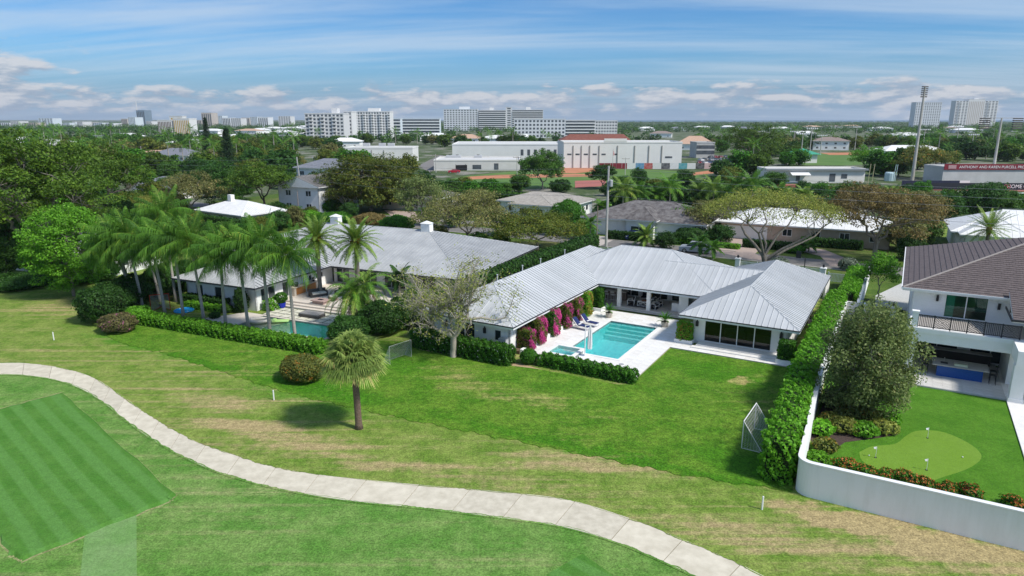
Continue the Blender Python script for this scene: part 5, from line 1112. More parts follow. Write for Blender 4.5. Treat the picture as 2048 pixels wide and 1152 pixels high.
for i in range(11):   # lapped siding boards of the upper front
    z0 = 3.95 + i * .205
    for s0, s1 in (((1.5, 3.75), (6.75, 12.0)) if z0 + .2 < 6.12 else ((1.5, 12.0),)): wall(rh, (s0, FW), (s1, FW), z0, z0 + .2, [], SID, .16, 'siding_board')
rh.part('wall', MB().box(1.6, FW + .2, 3.95, 3.7, FW + .4, EZ - .1).box(6.8, FW + .2, 3.95, 12, FW + .4, EZ - .1).box(3.7, FW + .2, 6.12, 6.8, FW + .4, EZ - .1), SID)
wall(rh, (1.5, 84), (1.5, FW + .02), 2.862, EZ - .1, [(6, 7.5, 4, 5.6, 1), (14, 15.5, 4, 5.6, 1)], SID)
f = MB(); seg = (3.75, FW - .05)
for x0, x1, z0, z1 in ((3.75, 6.75, 4.0, 4.07), (3.75, 6.75, 6.03, 6.10), (3.75, 3.82, 4.07, 6.03), (6.68, 6.75, 4.07, 6.03), (5.21, 5.29, 4.07, 6.03)): f.box(x0, FW - .06, z0, x1, FW + .10, z1)
sl = rh.part('sliding_door', f, TRIM)
TEAL = glass_mat('green_glass', (.50, .80, .72))
for x0, x1 in ((3.82, 5.21), (5.29, 6.68)): rh.part('pane', MB().box(x0 + .002, FW, 4.07, x1 - .002, FW + .02, 6.03), TEAL, sl)
rh.part('room_back', MB().box(2.2, 68.6, 3.96, 10, 68.7, 6.1), mat('room_dark', (.42, .42, .40), None)); rh.part('room_floor', MB().box(1.7, FW + .42, 3.955, 11, 68.5, 4.0), mat('room_timber', (.18, .11, .06), None))
cu = MB(); n = 12
for k in range(n): cu.box(3.85 + k * .05, FW + .14 + (k % 2) * .04, 4.05, 3.90 + k * .05, FW + .18 + (k % 2) * .04, 6.0)
rh.part('curtain', cu, mat('sheer_curtain', (.55, .66, .62), None, rough=.9))
for a, z in ((3.2, 5.55), (7.45, 5.4)): rh.part('wall_lantern', MB().box(a - .09, FW - .2, z - .25, a + .09, FW - .02, z + .25), DARK)
rh.part('balcony_floor', MB().box(1.95, 61.35, 3.951, 12, 65.1, 3.97), mat('balcony_tile', (.34, .31, .28), (.40, .37, .34), 3, .7))
# small window on the right
rh.part('small_window', MB().box(8.2, FW - .05, 5.0, 8.9, FW - .01, 5.7), PANE)
# balcony rail with woven panels
rp0 = 60.98
rh.part('rail_post', MB().box(1.5, 60.9, 3.952, 1.92, 61.3, 5.2), WHITE); rh.part('rail_post_cap', MB().box(1.45, 60.85, 5.201, 1.97, 61.35, 5.29), WHITE)
rail = rh.part('balcony_rail', MB().box(1.92, rp0 - .01, 4.96, 8.6, rp0 + .06, 5.03).box(1.92, rp0 - .01, 4.05, 8.6, rp0 + .06, 4.10), DARK)
xs = [1.92, 3.02, 4.12, 5.22, 6.32, 7.42, 8.55]
for x in xs: rh.part('baluster_post', MB().box(x - .04, rp0 - .015, 3.96, x + .04, rp0 + .065, 5.06), DARK, rail)
for i in range(6):
    x0, x1 = xs[i] + .03, xs[i + 1] - .03
    if i % 2 == 0:
        b = MB()
        for k in range(1, 9): x = x0 + (x1 - x0) * k / 9; b.box(x - .02, rp0 + .005, 4.10, x + .02, rp0 + .045, 4.98)
        rh.part('balusters', b, DARK, rail)
    else:
        b = MB(); mx, mz = (x0 + x1) / 2, 4.54
        for qx, qz, dr in ((x0, 4.10, 1), (mx, 4.10, -1), (x0, mz, -1), (mx, mz, 1)):
            w, h = mx - x0, .44
            for k in range(-3, 4):
                o = k * .16; pts = []
                for t in (0, 1):
                    pass
                # diagonal bar clipped to the quarter cell
                cand = []
                sgn = dr
                for s in range(0, 21):
                    u = s / 20; X = u * w; Z = (u * h if sgn > 0 else h - u * h) + o
                    if 0 <= Z <= h: cand.append((X, Z))
                if len(cand) > 1: b.bar((qx + cand[0][0], rp0 + .022, qz + cand[0][1]), (qx + cand[-1][0], rp0 + .022, qz + cand[-1][1]), .024)
        rh.part('woven_panel', b, DARK, rail)
# tiled hip roof
def tiled_plane(st, poly, parent, tw=.42, th=.34, limit=0, rows_along=True, flip=False):
    P = [Vector(p) for p in poly]; e = (P[1] - P[0]).normalized(); n = e.cross(P[-1] - P[0]).normalized()
    if n.z < 0: n = -n
    g = n.cross(e)
    if g.z < 0: g = -g
    uv = [((p - P[0]).dot(e), (p - P[0]).dot(g)) for p in P]; tmax = max(u[1] for u in uv); cnt = 0; rest = MB(); r = 0; rr = random.Random(8)
    smax = max(u[0] for u in uv); smin = min(u[0] for u in uv)
    while r * th < tmax:
        t0, t1 = r * th, (r + 1) * th - .004; k = int(smin / tw) - 1
        while k * tw < smax:
            s0 = k * tw + (tw / 2 if r % 2 else 0); pl = clip_poly(clip_poly(clip_poly(clip_poly(uv, 0, s0 + .006, False), 0, s0 + tw - .006, True), 1, t0, False), 1, t1, True) if True else []
            k += 1
            if len(pl) < 3: continue
            ar = abs(sum(pl[i][0] * pl[(i + 1) % len(pl)][1] - pl[(i + 1) % len(pl)][0] * pl[i][1] for i in range(len(pl)))) / 2
            if ar < .008: continue
            def W(p, top): return P[0] + e * p[0] + g * p[1] + n * ((.05 - .035 * (p[1] - t0) / th) if top else 0)
            one = cnt < limit; mb = MB() if one else rest; m_ = len(pl)
            mb.add([W(p, 0) for p in pl] + [W(p, 1) for p in pl], [tuple(range(m_, 2 * m_))] + [(j, (j + 1) % m_, m_ + (j + 1) % m_, m_ + j) for j in range(m_)])
            if one: st.part('tile', mb, rr.choice(TILEM), parent); cnt += 1
        r += 1
    if rest.v: o = st.part('tile', rest, TILEM[0], parent); o['kind'] = 'stuff'
a0, a1, b0, b1, zr = .6, 22.0, 64.6, 86.0, 10.0
r0 = ((a0 + a1) / 2, (b0 + b1) / 2, zr)
A, B, C, D = (a0, b0, EZ), (a1, b0, EZ), (a1, b1, EZ), (a0, b1, EZ)
deck = rh.part('roof', MB().add([A, B, C, D, r0] + [(p[0], p[1], EZ - .2) for p in (A, B, C, D)], [(0, 1, 4), (1, 2, 4), (2, 3, 4), (3, 0, 4), (8, 7, 6, 5), (0, 5, 6, 1), (1, 6, 7, 2), (2, 7, 8, 3), (3, 8, 5, 0)]), TRIM)
up_ = lambda p: (p[0], p[1], p[2] + .02)
tiled_plane(rh, [up_(A), up_(B), up_(r0)], deck, limit=230)
tiled_plane(rh, [up_(D), up_(A), up_(r0)], deck, tw=.40, th=.42, limit=60)
rh.part('hip_cap', MB().tube([(A[0], A[1], A[2] + .06), (r0[0], r0[1], r0[2] + .06)], .10, 6), mat('hip_tile', (.24, .215, .20), (.29, .26, .245), 5, .8), deck)
g_ = MB().box(a0 - .1, b0 - .1, EZ - .06, a1, b0 - .003, EZ + .06).box(a0 - .1, b0 - .003, EZ - .06, a0 - .003, b1, EZ + .06); rh.part('gutter', g_, TRIM, deck)
# forward porch roof at the frame edge
pr_ = [(7.9, 60.5, 5.55), (16, 60.5, 5.55), (16, 64.9, 6.75), (7.9, 64.9, 6.75)]
pr_d = rh.part('porch_roof', MB().add(pr_ + [(p[0], p[1], p[2] - .18) for p in pr_], [(0, 1, 2, 3), (7, 6, 5, 4), (0, 4, 5, 1), (1, 5, 6, 2), (2, 6, 7, 3), (3, 7, 4, 0)]), TRIM)
tiled_plane(rh, [up_(p) for p in pr_], pr_d, limit=0); rh.part('gutter', MB().box(7.8, 60.4, 5.45, 16, 60.497, 5.6).box(7.8, 60.5, 5.42, 7.897, 64.9, 5.56), DARK, pr_d)
rh.part('porch_post', MB().box(9.2, 60.9, 3.95, 9.6, 61.3, 5.4), WHITE)
# terrace and outdoor kitchen
PAVR = mat('grey_limestone', (.50, .485, .455), (.58, .565, .535), 2, .75, .1, 20)
terr = tag(link('terrace', MB().box(1.45, 58.3, .004, 8.05, 66.7, .10).mesh('terrace', PAVR), None, None, MF.ang), 'pale stone terrace of the two storey house', kind='structure')
slab_grid(terr, [(1.5, 58.35, 8.0, 62.3)], .125, .65, .65, [PAVR, mat('grey_limestone_pale', (.54, .525, .495), (.61, .595, .565), 2, .75, .1, 20)], gap=.012, th=.022)
tag(link('side_deck', MB().box(8.06, 36.8, .004, 16, 66, .09).mesh('side_deck', TRAV), None, None, MF.ang), kind='structure')
isl = Site(MF, 'kitchen_island', 'blue outdoor kitchen island with grey worktop under the balcony', 'kitchen island', 5.2, 61.9, z=.127)
isl.part('front_panel', MB().box(3.7, 61.3, .128, 6.75, 62.6, 1.05), mat('blue_tile', (.015, .075, .30), (.02, .10, .36), 12, .35)); isl.part('worktop', MB().box(3.35, 61.05, 1.051, 7.1, 62.9, 1.14), mat('grey_stone', (.33, .32, .30), (.40, .39, .37), 4, .4))
isl.part('grill', MB().box(4.8, 61.2, 1.141, 5.7, 61.75, 1.36), mat('steel', (.55, .55, .55), None, rough=.3, metal=.8)); isl.part('grill_handle', MB().bar((4.85, 61.16, 1.26), (5.65, 61.16, 1.26), .018), TRIM); isl.part('sink', MB().box(3.9, 61.5, 1.141, 4.4, 62.0, 1.146), DARK); isl.part('tap', MB().tube([(4.15, 62.1, 1.14), (4.15, 62.1, 1.45), (4.15, 61.95, 1.52), (4.15, 61.8, 1.42)], .02, 5), MATS['steel'])
bc = Site(MF, 'back_counter', 'dark back counter behind the blue kitchen island', 'counter', 5, 66, z=.127); bc.part('cabinet', MB().box(2.8, 65.8, .128, 7.6, 66.5, 1.0), mat('dark_timber', (.05, .045, .04), None)); bc.part('worktop', MB().box(2.75, 65.7, 1.001, 7.65, 66.55, 1.06), MATS['grey_stone'])
def dark_stool(label, a, b, rz):
    t = thing('kitchen_stool', label, 'bar stool', MF.w(a, b, .127), MF.ang + R(rz), 'dark stools at the blue island')
    for x in (-.19, .19):
        for y in (-.19, .19): part('leg', MB().bar((x * 1.1, y * 1.1, 0), (x, y, .70), .02), DARK, t)
    part('seat', MB().bevbox(-.22, -.22, .70, .22, .22, .75, .02), DARK, t); k = MB()
    for x in (-.2, .2): k.bar((x, .2, .75), (x, .26, 1.2), .02)
    for z in (.85, .95, 1.05, 1.17): k.bar((-.2, .21 + (z - .75) * .11, z), (.2, .21 + (z - .75) * .11, z), .018)
    part('slat_back', k, DARK, t)
dark_stool('dark slatted stool at the left end of the blue island, nearer', 2.9, 61.7, 90); dark_stool('dark slatted stool at the left end of the blue island, farther', 2.9, 62.5, 90); dark_stool('dark stool at the right front of the blue island', 7.4, 61.3, -90); dark_stool('dark stool at the right back of the blue island', 7.5, 62.4, -90)
# turf, putting green, flags
sheet('synthetic_lawn', [MF.w(*p) for p in ((-3.2, 37.2), (8.05, 37.2), (8.05, 58.28), (-3.9, 58.28))], TURF, .010)
def blob(pts, n=60): return spline([G(*p) for p in pts + pts[:1]], n)[:-1]
pg = [(1718, 905), (1745, 893), (1790, 888), (1812, 872), (1835, 862), (1880, 863), (1925, 880), (1955, 900), (1962, 918), (1935, 938), (1885, 955), (1850, 965), (1800, 957), (1755, 940), (1725, 923)]
ctr = (1845, 912)
sheet('putting_fringe', [tuple(p) for p in blob([(ctr[0] + (x - ctr[0]) * 1.10, ctr[1] + (y - ctr[1]) * 1.16) for x, y in pg])], FRINGE, .014)
sheet('putting_green', [tuple(p) for p in blob(pg)], PUTT, .018)
for (x, y, lb) in ((1751, 915, 'small practice flag at the left of the putting green'), (1855, 876, 'small practice flag at the far side of the putting green'), (1853, 940, 'small practice flag at the near side of the putting green')):
    t = thing('putting_flag', lb, 'flag', G(x, y, .02), 0, 'practice flags'); part('pin', MB().bar((0, 0, 0), (0, 0, .72), .014, 5), PLW, t); part('pennant', MB().add([(0, 0, .72), (-.18, .02, .68), (-.16, -.02, .58), (0, 0, .56), (0, .012, .72), (-.18, .032, .68), (-.16, -.008, .58), (0, .012, .56)], [(0, 1, 2, 3), (7, 6, 5, 4)]), PLW, t); part('cup_disc', MB().lathe(0, 0, [(.08, 0), (.08, .01)], 10), BLACK, t)
for (x, y, lb) in ((1738, 912, 'golf ball left of the practice flag'), (1925, 915, 'golf ball on the right of the putting green')): tag(smooth(part('golf_ball', MB().lathe(0, 0, [(.005, 0), (.035, .012), (.045, .04), (.035, .07), (.005, .08)], 8), PLW, None, loc=G(x, y, .02))), lb, 'golf ball')
# white boundary wall: front, rounded corner, long side
bw = Site(MF, 'boundary_wall', 'smooth white boundary wall curving round the right plot', 'wall', 0, 38)
def wall_strip(pts, t, z0, z1):
    mb = MB(); n = len(pts); L_, R_ = [], []
    for i in range(n):
        a = Vector(pts[max(0, i - 1)]); b = Vector(pts[min(n - 1, i + 1)]); d = (b - a).normalized(); nn = Vector((-d.y, d.x)); p = Vector(pts[i]); L_.append(p + nn * t / 2); R_.append(p - nn * t / 2)
    vs = [(p.x, p.y, z) for z in (z0, z1) for p in L_ + R_]; m2 = 2 * n; fs = []
    for i in range(n - 1): fs += [(i, i + 1, m2 + i + 1, m2 + i), (n + i, m2 + n + i, m2 + n + i + 1, n + i + 1), (m2 + i, m2 + i + 1, m2 + n + i + 1, m2 + n + i)]
    fs += [(0, m2, m2 + n, n), (n - 1, 2 * n - 1, m2 + 2 * n - 1, m2 + n - 1)]; return mb.add(vs, fs)
cornr = [(-3.35 + .7 * (1 - math.sin(t)) , 37.05 + .7 * (1 - math.cos(t))) for t in [math.pi / 2 * k / 8 for k in range(9)]]
line = [(16, 37.05), (6, 37.05)] + cornr + [(-3.5, 42), (-3.75, 47), (-3.95, 52), (-4.05, 60), (-4.1, 75)]
BWALL = mat('boundary_stucco', (.84, .84, .83), (.73, .73, .70), 1.6, .8, .15, 40, stretch=(1, 1, .18), lo=.45, hi=.8)
bw.part('wall', wall_strip(line, .22, 0, 1.95), BWALL); bw.part('coping', wall_strip(line, .30, 1.951, 2.03), TRIM)
bw.part('wall', wall_strip([(-4.1, 75.1), (-3.0, 75.1), (-3.0, 95)], .22, 0, 1.94), WHITE); bw.part('coping', wall_strip([(-4.1, 75.1), (-3.0, 75.1), (-3.0, 95)], .30, 1.941, 2.02), TRIM)
# plants of the right plot
sheet('planting_bed', [G(*p) for p in ((1618, 870), (1650, 800), (1700, 790), (1790, 850), (1795, 870), (1745, 878), (1690, 885), (1662, 905), (1640, 930))], mat('dark_mulch', (.05, .035, .03), (.09, .06, .05), 8, .95, .6, 25), .022)
tree('small grey-green olive-like tree with drooping twigs inside the right plot', G(1722, 832), height_at(G(1722, 832), 622), 3.1, 'grey', 'weeping_tree', trunk_h=1.2, z0=.35, shape='cone', lobes=24, clusters=14, leaves=95, leaf=.15, cl_r=.68, trunk_r=.13, bark=BARK_L, flat=.8, droop=.35, jitter=.95)
rr = random.Random(2)
for i, (x, y, lm, rx, h) in enumerate(((1640, 868, 'lime', .8, .9), (1660, 850, 'copper', .7, .8), (1690, 862, 'yolive', .9, .8), (1725, 868, 'lime', .9, .75), (1765, 862, 'yolive', .9, .7), (1700, 840, 'copper', .9, .9), (1740, 845, 'copper', .9, .9), (1775, 848, 'lime', .8, .7), (1668, 812, 'dark', 1.0, 1.2), (1650, 900, 'copper', .7, .7), (1635, 925, 'lime', .7, .6))):
    shrub('%s leafy bed plant in the right plot, number %s counted from the wall corner' % ({'lime': 'yellow-green', 'yolive': 'golden', 'copper': 'red-tinged', 'dark': 'dark'}[lm], ('one', 'two', 'three', 'four', 'five', 'six', 'seven', 'eight', 'nine', 'ten', 'eleven')[i]), G(x, y), rx, rx, h, lm, .22, 1.6, rough=.25, name='bed_plant', jitter=1.1, group='bed plants of the right plot', lumps=7)
for i, x in enumerate((1690, 1730, 1770, 1810, 1850, 1895, 1940, 2030)):
    y = 930 + (x - 1640) * (1022 - 935) / 400; p = G(x, y + 3); shrub('low orange flowering shrub behind the front wall, %s from the left' % ('first', 'second', 'third', 'fourth', 'fifth', 'sixth', 'seventh', 'eighth')[i], p, .75, .5, .62 if i % 3 else .8, 'hedge', .15, 1.8, rough=.25, name='flowering_shrub', group='flowering shrubs behind the front wall', flowers=('orange', lambda P, D, r: (D[:, 2] > .2) & (r.random(len(P)) < .22), 0))
tree('young bright green tree beside the two storey house driveway', G(1755, 600), 5.2, 1.9, 'bright', 'young_tree', lobes=8, clusters=8, leaves=60, leaf=.17, cl_r=.7, trunk_r=.08, trunk_h=1.6, z0=1.6)
hedge('dark hedge inside the white side wall of the right plot', MF, -3.0, -1.9, 62, 76, 1.5, 'dark', .2, 1.9, rough=.2)
hedge('low dark hedge before the gate of the right plot', MF, -.8, 1.2, 77.0, 78.0, 1.2, 'dark', .2, 1.9)
gt = Site(MF, 'garden_gate', 'black garden gate between two white posts in the right plot', 'gate', -1.2, 73.5)
for a in (-2.1, .15): gt.part('post', MB().bevbox(a - .25, 73.25, 0, a + .25, 73.75, 2.3, .02), WHITE); gt.part('post_cap', MB().bevbox(a - .32, 73.18, 2.301, a + .32, 73.82, 2.42, .03), WHITE); gt.part('post_lamp', MB().lathe(a, 73.5, [(.08, 2.421), (.12, 2.5), (.12, 2.75), (.02, 2.85)], 6), DARK)
gt.part('gate_leaf', MB().box(-1.84, 73.45, .1, -.11, 73.52, 1.8), BLACK)
t = thing('blue_cover', 'blue tarpaulin cover behind the tree in the right plot', 'cover', MF.w(-1.6, 70.2), MF.ang); part('cover', MB().bevbox(-.8, -.3, 0, .8, .3, .8, .2), mat('blue_tarp', (.02, .14, .42), (.03, .2, .5), 5, .5, .4, 8), t)
tag(part('pool_equipment', MB().bevbox(-.4, -.5, 0, .4, .5, 1.6, .05), MATS['ac_grey'], None, loc=MF.w(.9, 66.5), rotz=MF.ang), 'grey utility box on the side of the two storey house', 'utility box')
sheet('driveway', [MF.w(*p) for p in ((-1.5, 80), (14, 88), (14, 101), (2, 101), (-1.8, 88))], mat('driveway_pavers', (.42, .42, .40), (.52, .52, .50), 4, .8, .2, 15), .012)
# ------------------------------------------------------------------ street and houses behind
ASPH = mat('road_asphalt', (.165, .155, .15), (.21, .20, .19), 2, .9, .2, 30)
def strip(name, a0, a1, b0, b1, m, z, fr=MF): return sheet(name, [fr.w(a0, b0), fr.w(a1, b0), fr.w(a1, b1), fr.w(a0, b1)], m, z)
strip('road', -260, 160, 101.2, 107.6, ASPH, .014)
PINK = mat('pink_pavers', (.36, .275, .235), (.45, .36, .31), 3, .85, .25, 18)
strip('street_lawn', -150, 70, 84, 139, LAWN, .006)
strip('verge', -60, 40, 107.6, 109.0, LAWN, .016); strip('verge', -60, 40, 95.4, 101.2, LAWN, .010)
kb = MB()
kb.box(-120, 107.55, .0, -22, 107.7, .12); kb.box(-120, 101.05, 0, -6, 101.2, .12)
tag(link('kerb', kb.mesh('kerb', CONC), None, None, MF.ang), kind='structure')
sheet('circular_driveway', [G(*p) for p in ((1438, 478), (1500, 474), (1545, 478), (1600, 492), (1650, 500), (1700, 520), (1715, 530), (1660, 532), (1640, 512), (1590, 500), (1520, 498), (1510, 508), (1545, 522), (1500, 518), (1430, 503))], PINK, .018)
sheet('driveway', [G(*p) for p in ((768, 420), (830, 424), (842, 445), (800, 446))], PINK, .018)
sheet('driveway', [G(*p) for p in ((1172, 470), (1240, 475), (1200, 492), (1165, 486))], mat('pale_drive', (.40, .36, .33), (.5, .46, .42), 3, .85), .018)
sheet('driveway', [G(*p) for p in ((470, 430), (600, 425), (620, 432), (490, 440))], mat('dark_drive', (.06, .06, .065), (.09, .09, .09), 3, .85), .018)
# white picket fence of the main plot
def picket_fence(label, a0, a1, b, h=1.25, step=2.6):
    fn = Site(MF, 'white_fence', label, 'fence', (a0 + a1) / 2, b); n = max(1, int((a1 - a0) / step)); dx = (a1 - a0) / n
    fn.part('rail', MB().box(a0, b - .02, .18, a1, b + .02, .24), TRIM); fn.part('rail', MB().box(a0, b - .02, h - .1, a1, b + .02, h - .04), TRIM)
    for i in range(n + 1): fn.part('post', MB().box(a0 + dx * i - .06, b - .06, 0, a0 + dx * i + .06, b + .06, h + .1), TRIM)
    p = MB(); k = int((a1 - a0) / .16)
    for i in range(k): x = a0 + (i + .5) * (a1 - a0) / k; p.box(x - .035, b - .015, .24, x + .035, b + .015, h - .1)
    fn.part('pickets', p, TRIM)['kind'] = 'stuff'
picket_fence('white metal fence along the street behind the main house, right stretch', -19, -8.6, 94.5); picket_fence('white metal fence along the street behind the main house, left stretch', -41, -29, 94.5); picket_fence('short white fence beside the gate pillar', -7.4, -4.2, 92.5)
for (a, b, lb) in ((-8.1, 93.2, 'white gate pillar with a lamp behind the right wing'), (-28.5, 94.5, 'white gate pillar behind the middle roof'), (-18.9, 94.2, 'white gate pillar beside the big leaning tree')):
    p = Site(MF, 'gate_pillar', lb, 'pillar', a, b); p.part('shaft', MB().bevbox(a - .3, b - .3, 0, a + .3, b + .3, 1.55, .03), WHITE); p.part('cap', MB().bevbox(a - .38, b - .38, 1.551, a + .38, b + .38, 1.68, .04), WHITE); p.part('lamp', MB().lathe(a, b, [(.08, 1.681), (.14, 1.76), (.14, 2.0), (.03, 2.12)], 6), DARK)
mbx = thing('basketball_hoop', 'black basketball hoop behind the right wing roof', 'hoop', MF.w(-10.4, 93.6), MF.ang); part('pole', MB().bar((0, 0, 0), (0, 0, 2.6), .06, 6), DARK, mbx); part('arm', MB().bar((0, 0, 2.6), (-.6, -.3, 3.0), .05), DARK, mbx); part('board', MB().box(-1.1, -.36, 2.6, -.5, -.30, 3.5), DARK, mbx)
TILE_G = mat('grey_shingle', (.13, .125, .125), (.20, .195, .19), 3, .85, .3, 20)
TILE_D = mat('weathered_tile', (.085, .075, .075), (.20, .19, .185), 1.2, .85, .4, 12, stretch=(1, 1, 1))
TILE_T = mat('tan_tile', (.30, .275, .24), (.40, .375, .335), 1.5, .85, .3, 16)
TILE_W = mat('white_tile', (.70, .70, .69), (.78, .78, .77), 1.5, .7, .2, 16)
TILE_R = mat('terracotta_tile', (.34, .13, .075), (.44, .20, .12), 2, .85, .3, 16)
TAUPE = mat('taupe_wall', (.42, .33, .26), (.48, .39, .31), 2, .8)
TILE_P = mat('peach_tile', (.46, .30, .21), (.55, .38, .28), 2, .85, .3, 16)
def small_house(label, x, y, w, d, ze, zr, roofm, wallm=None, axis='a', ang=-30, wins=3, garage=0, wing=None, chimney=False, group=None, panel=.9, fr=None, seen='se', storeys=1, hips=(True, True), name='house', rib=.03):
    """house whose front left corner stands at photo pixel (x, y)"""
    fr = fr or Frame(ang); a, b = fr.l(G(x, y)); st = Site(fr, name, label, 'house', a + w / 2, b + d / 2, group); wallm = wallm or WHITE; o = .7
    ops = []; zs = [(1.0, 2.2)] if storeys == 1 else [(1.0, 2.2), (3.8, 5.0)]
    for z0, z1 in zs:
        for i in range(wins): c = w * (i + .5) / wins; ops.append((c - .75, c + .75, z0, z1, 2))
    if storeys > 1: lowr = [q for q in ops if q[2] < 3]; uppr = [q for q in ops if q[2] > 3]
    if garage: ops = [q for q in ops if q[0] > garage + .5]
    zt = ze - .17
    if storeys > 1:
        wall(st, (a, b), (a + w, b), 0, 3, lowr, wallm); wall(st, (a, b), (a + w, b), 3, zt, uppr, wallm)
        wall(st, (a + w, b), (a + w, b + d), 0, 3, [(d * .3, d * .3 + 1.3, 1, 2.2, 1), (d * .65, d * .65 + 1.3, 1, 2.2, 1)], wallm); wall(st, (a + w, b), (a + w, b + d), 3, zt, [(d * .3, d * .3 + 1.3, 3.8, 5, 1), (d * .65, d * .65 + 1.3, 3.8, 5, 1)], wallm)
    else:
        wall(st, (a, b), (a + w, b), 0, zt, ops, wallm); wall(st, (a + w, b), (a + w, b + d), 0, zt, [(d * .3, d * .3 + 1.3, 1, 2.2, 1), (d * .65, d * .65 + 1.3, 1, 2.2, 1)], wallm)
    wall(st, (a, b + d), (a, b), 0, zt, (), wallm); wall(st, (a + w, b + d), (a, b + d), 0, zt, (), wallm)
    if garage: st.part('garage_door', MB().box(a + .6, b - .04, .05, a + garage - .3, b - .005, 2.25), TRIM)
    hip_roof(st, a - o, a + w + o, b - o, b + d + o, ze, zr, axis, panel, roofm, hips, seen, gut=False, rib=rib)
    if wing:
        wa0, wa1, wd, wze, wzr = wing; x0, x1 = a + wa0, a + wa1; wb = b - wd
        wall(st, (x0, wb), (x1, wb), 0, wze - .17, [((x1 - x0) * .2, (x1 - x0) * .8, .1 if garage else .9, 2.2, 2)], wallm); wall(st, (x1, wb), (x1, b - .01), 0, wze - .17, (), wallm); wall(st, (x0, b - .01), (x0, wb), 0, wze - .17, (), wallm)
        hip_roof(st, x0 - o, x1 + o, wb - o, b + d * .5, wze, wzr, 'b', panel, roofm, (True, False), 'se' + 'w', gut=False, rib=rib)
    if chimney: st.part('chimney', MB().box(a + w * .3, b + d * .4, ze, a + w * .3 + 1.1, b + d * .4 + .8, zr + 1.0), WHITE)
    return st
small_house('tan ribbed roof house left of the street pole', 1000, 428, 17, 11, 3.0, 4.6, TILE_T, wing=(5, 14, 4, 3.0, 4.5), ang=-28)
small_house('house with weathered dark tile roof and white garage', 1170, 466, 21, 14, 3.0, 5.6, TILE_D, garage=6.5, wing=(8, 13, 1.6, 3.3, 5.2), ang=-28, panel=.8)
small_house('low house with white tile roof behind the two big street trees', 1440, 474, 26, 11, 2.8, 4.9, TILE_W, TAUPE, garage=8, wins=6, ang=-28)
small_house('white tile roof house at the right edge of the street', 1905, 500, 20, 13, 3.0, 6.0, TILE_W, wing=(1, 9, 3, 3.0, 5.4), ang=-28)
small_house('shuttered cream house under the huge round tree', 765, 418, 14, 10, 3.0, 5.0, TILE_G, mat('cream_wall', (.62, .55, .47), (.68, .61, .53), 2, .8), ang=-24, wins=4)
small_house('white two storey gabled house behind the leaning street pole', 560, 424, 11, 14, 5.9, 8.0, TILE_G, storeys=2, axis='b', hips=(False, False), ang=-24, wins=2)
small_house('white two storey house with hipped slate roof behind the gabled one', 595, 375, 16, 12, 6.0, 8.4, mat('slate_blue', (.16, .17, .20), (.22, .23, .26), 2, .85, .3, 16), storeys=2, ang=-20, wins=4)
small_house('house with bright white seamed roof and chimney left of the left house', 402, 447, 14, 9, 2.7, 4.6, mat('white_metal_roof', (.66, .66, .65), (.74, .74, .73), .8, .5), chimney=True, ang=-35, panel=.5)
small_house('white house hidden behind the big dark trees at far left', 30, 540, 16, 10, 2.9, 4.8, TILE_W, ang=-20)
small_house('house with slate roof among trees left of the street', 265, 395, 15, 11, 3.0, 5.2, MATS['slate_blue'], ang=-20)
small_house('house with pale pink roof in the left middle distance', 262, 322, 24, 14, 3.2, 5.0, TILE_P, ang=-15)
small_house('house with slate roof in the left middle distance', 300, 323, 22, 14, 3.2, 6.2, MATS['slate_blue'], ang=-15)
small_house('house with slate roof behind the white school block', 628, 330, 18, 12, 3.4, 6.4, MATS['slate_blue'], ang=-10)
small_house('house with peach tile roof behind the school', 1352, 300, 24, 16, 4.0, 9.0, TILE_P, ang=-15)
small_house('house with peach roof in the middle distance', 900, 285, 26, 16, 3.6, 7.0, TILE_P, ang=-10)
small_house('white villa with brown roof beyond the ball field', 1625, 300, 22, 14, 6.0, 8.4, mat('brown_shingle', (.22, .17, .15), (.3, .24, .21), 2, .85), storeys=2, ang=-15, wins=4)

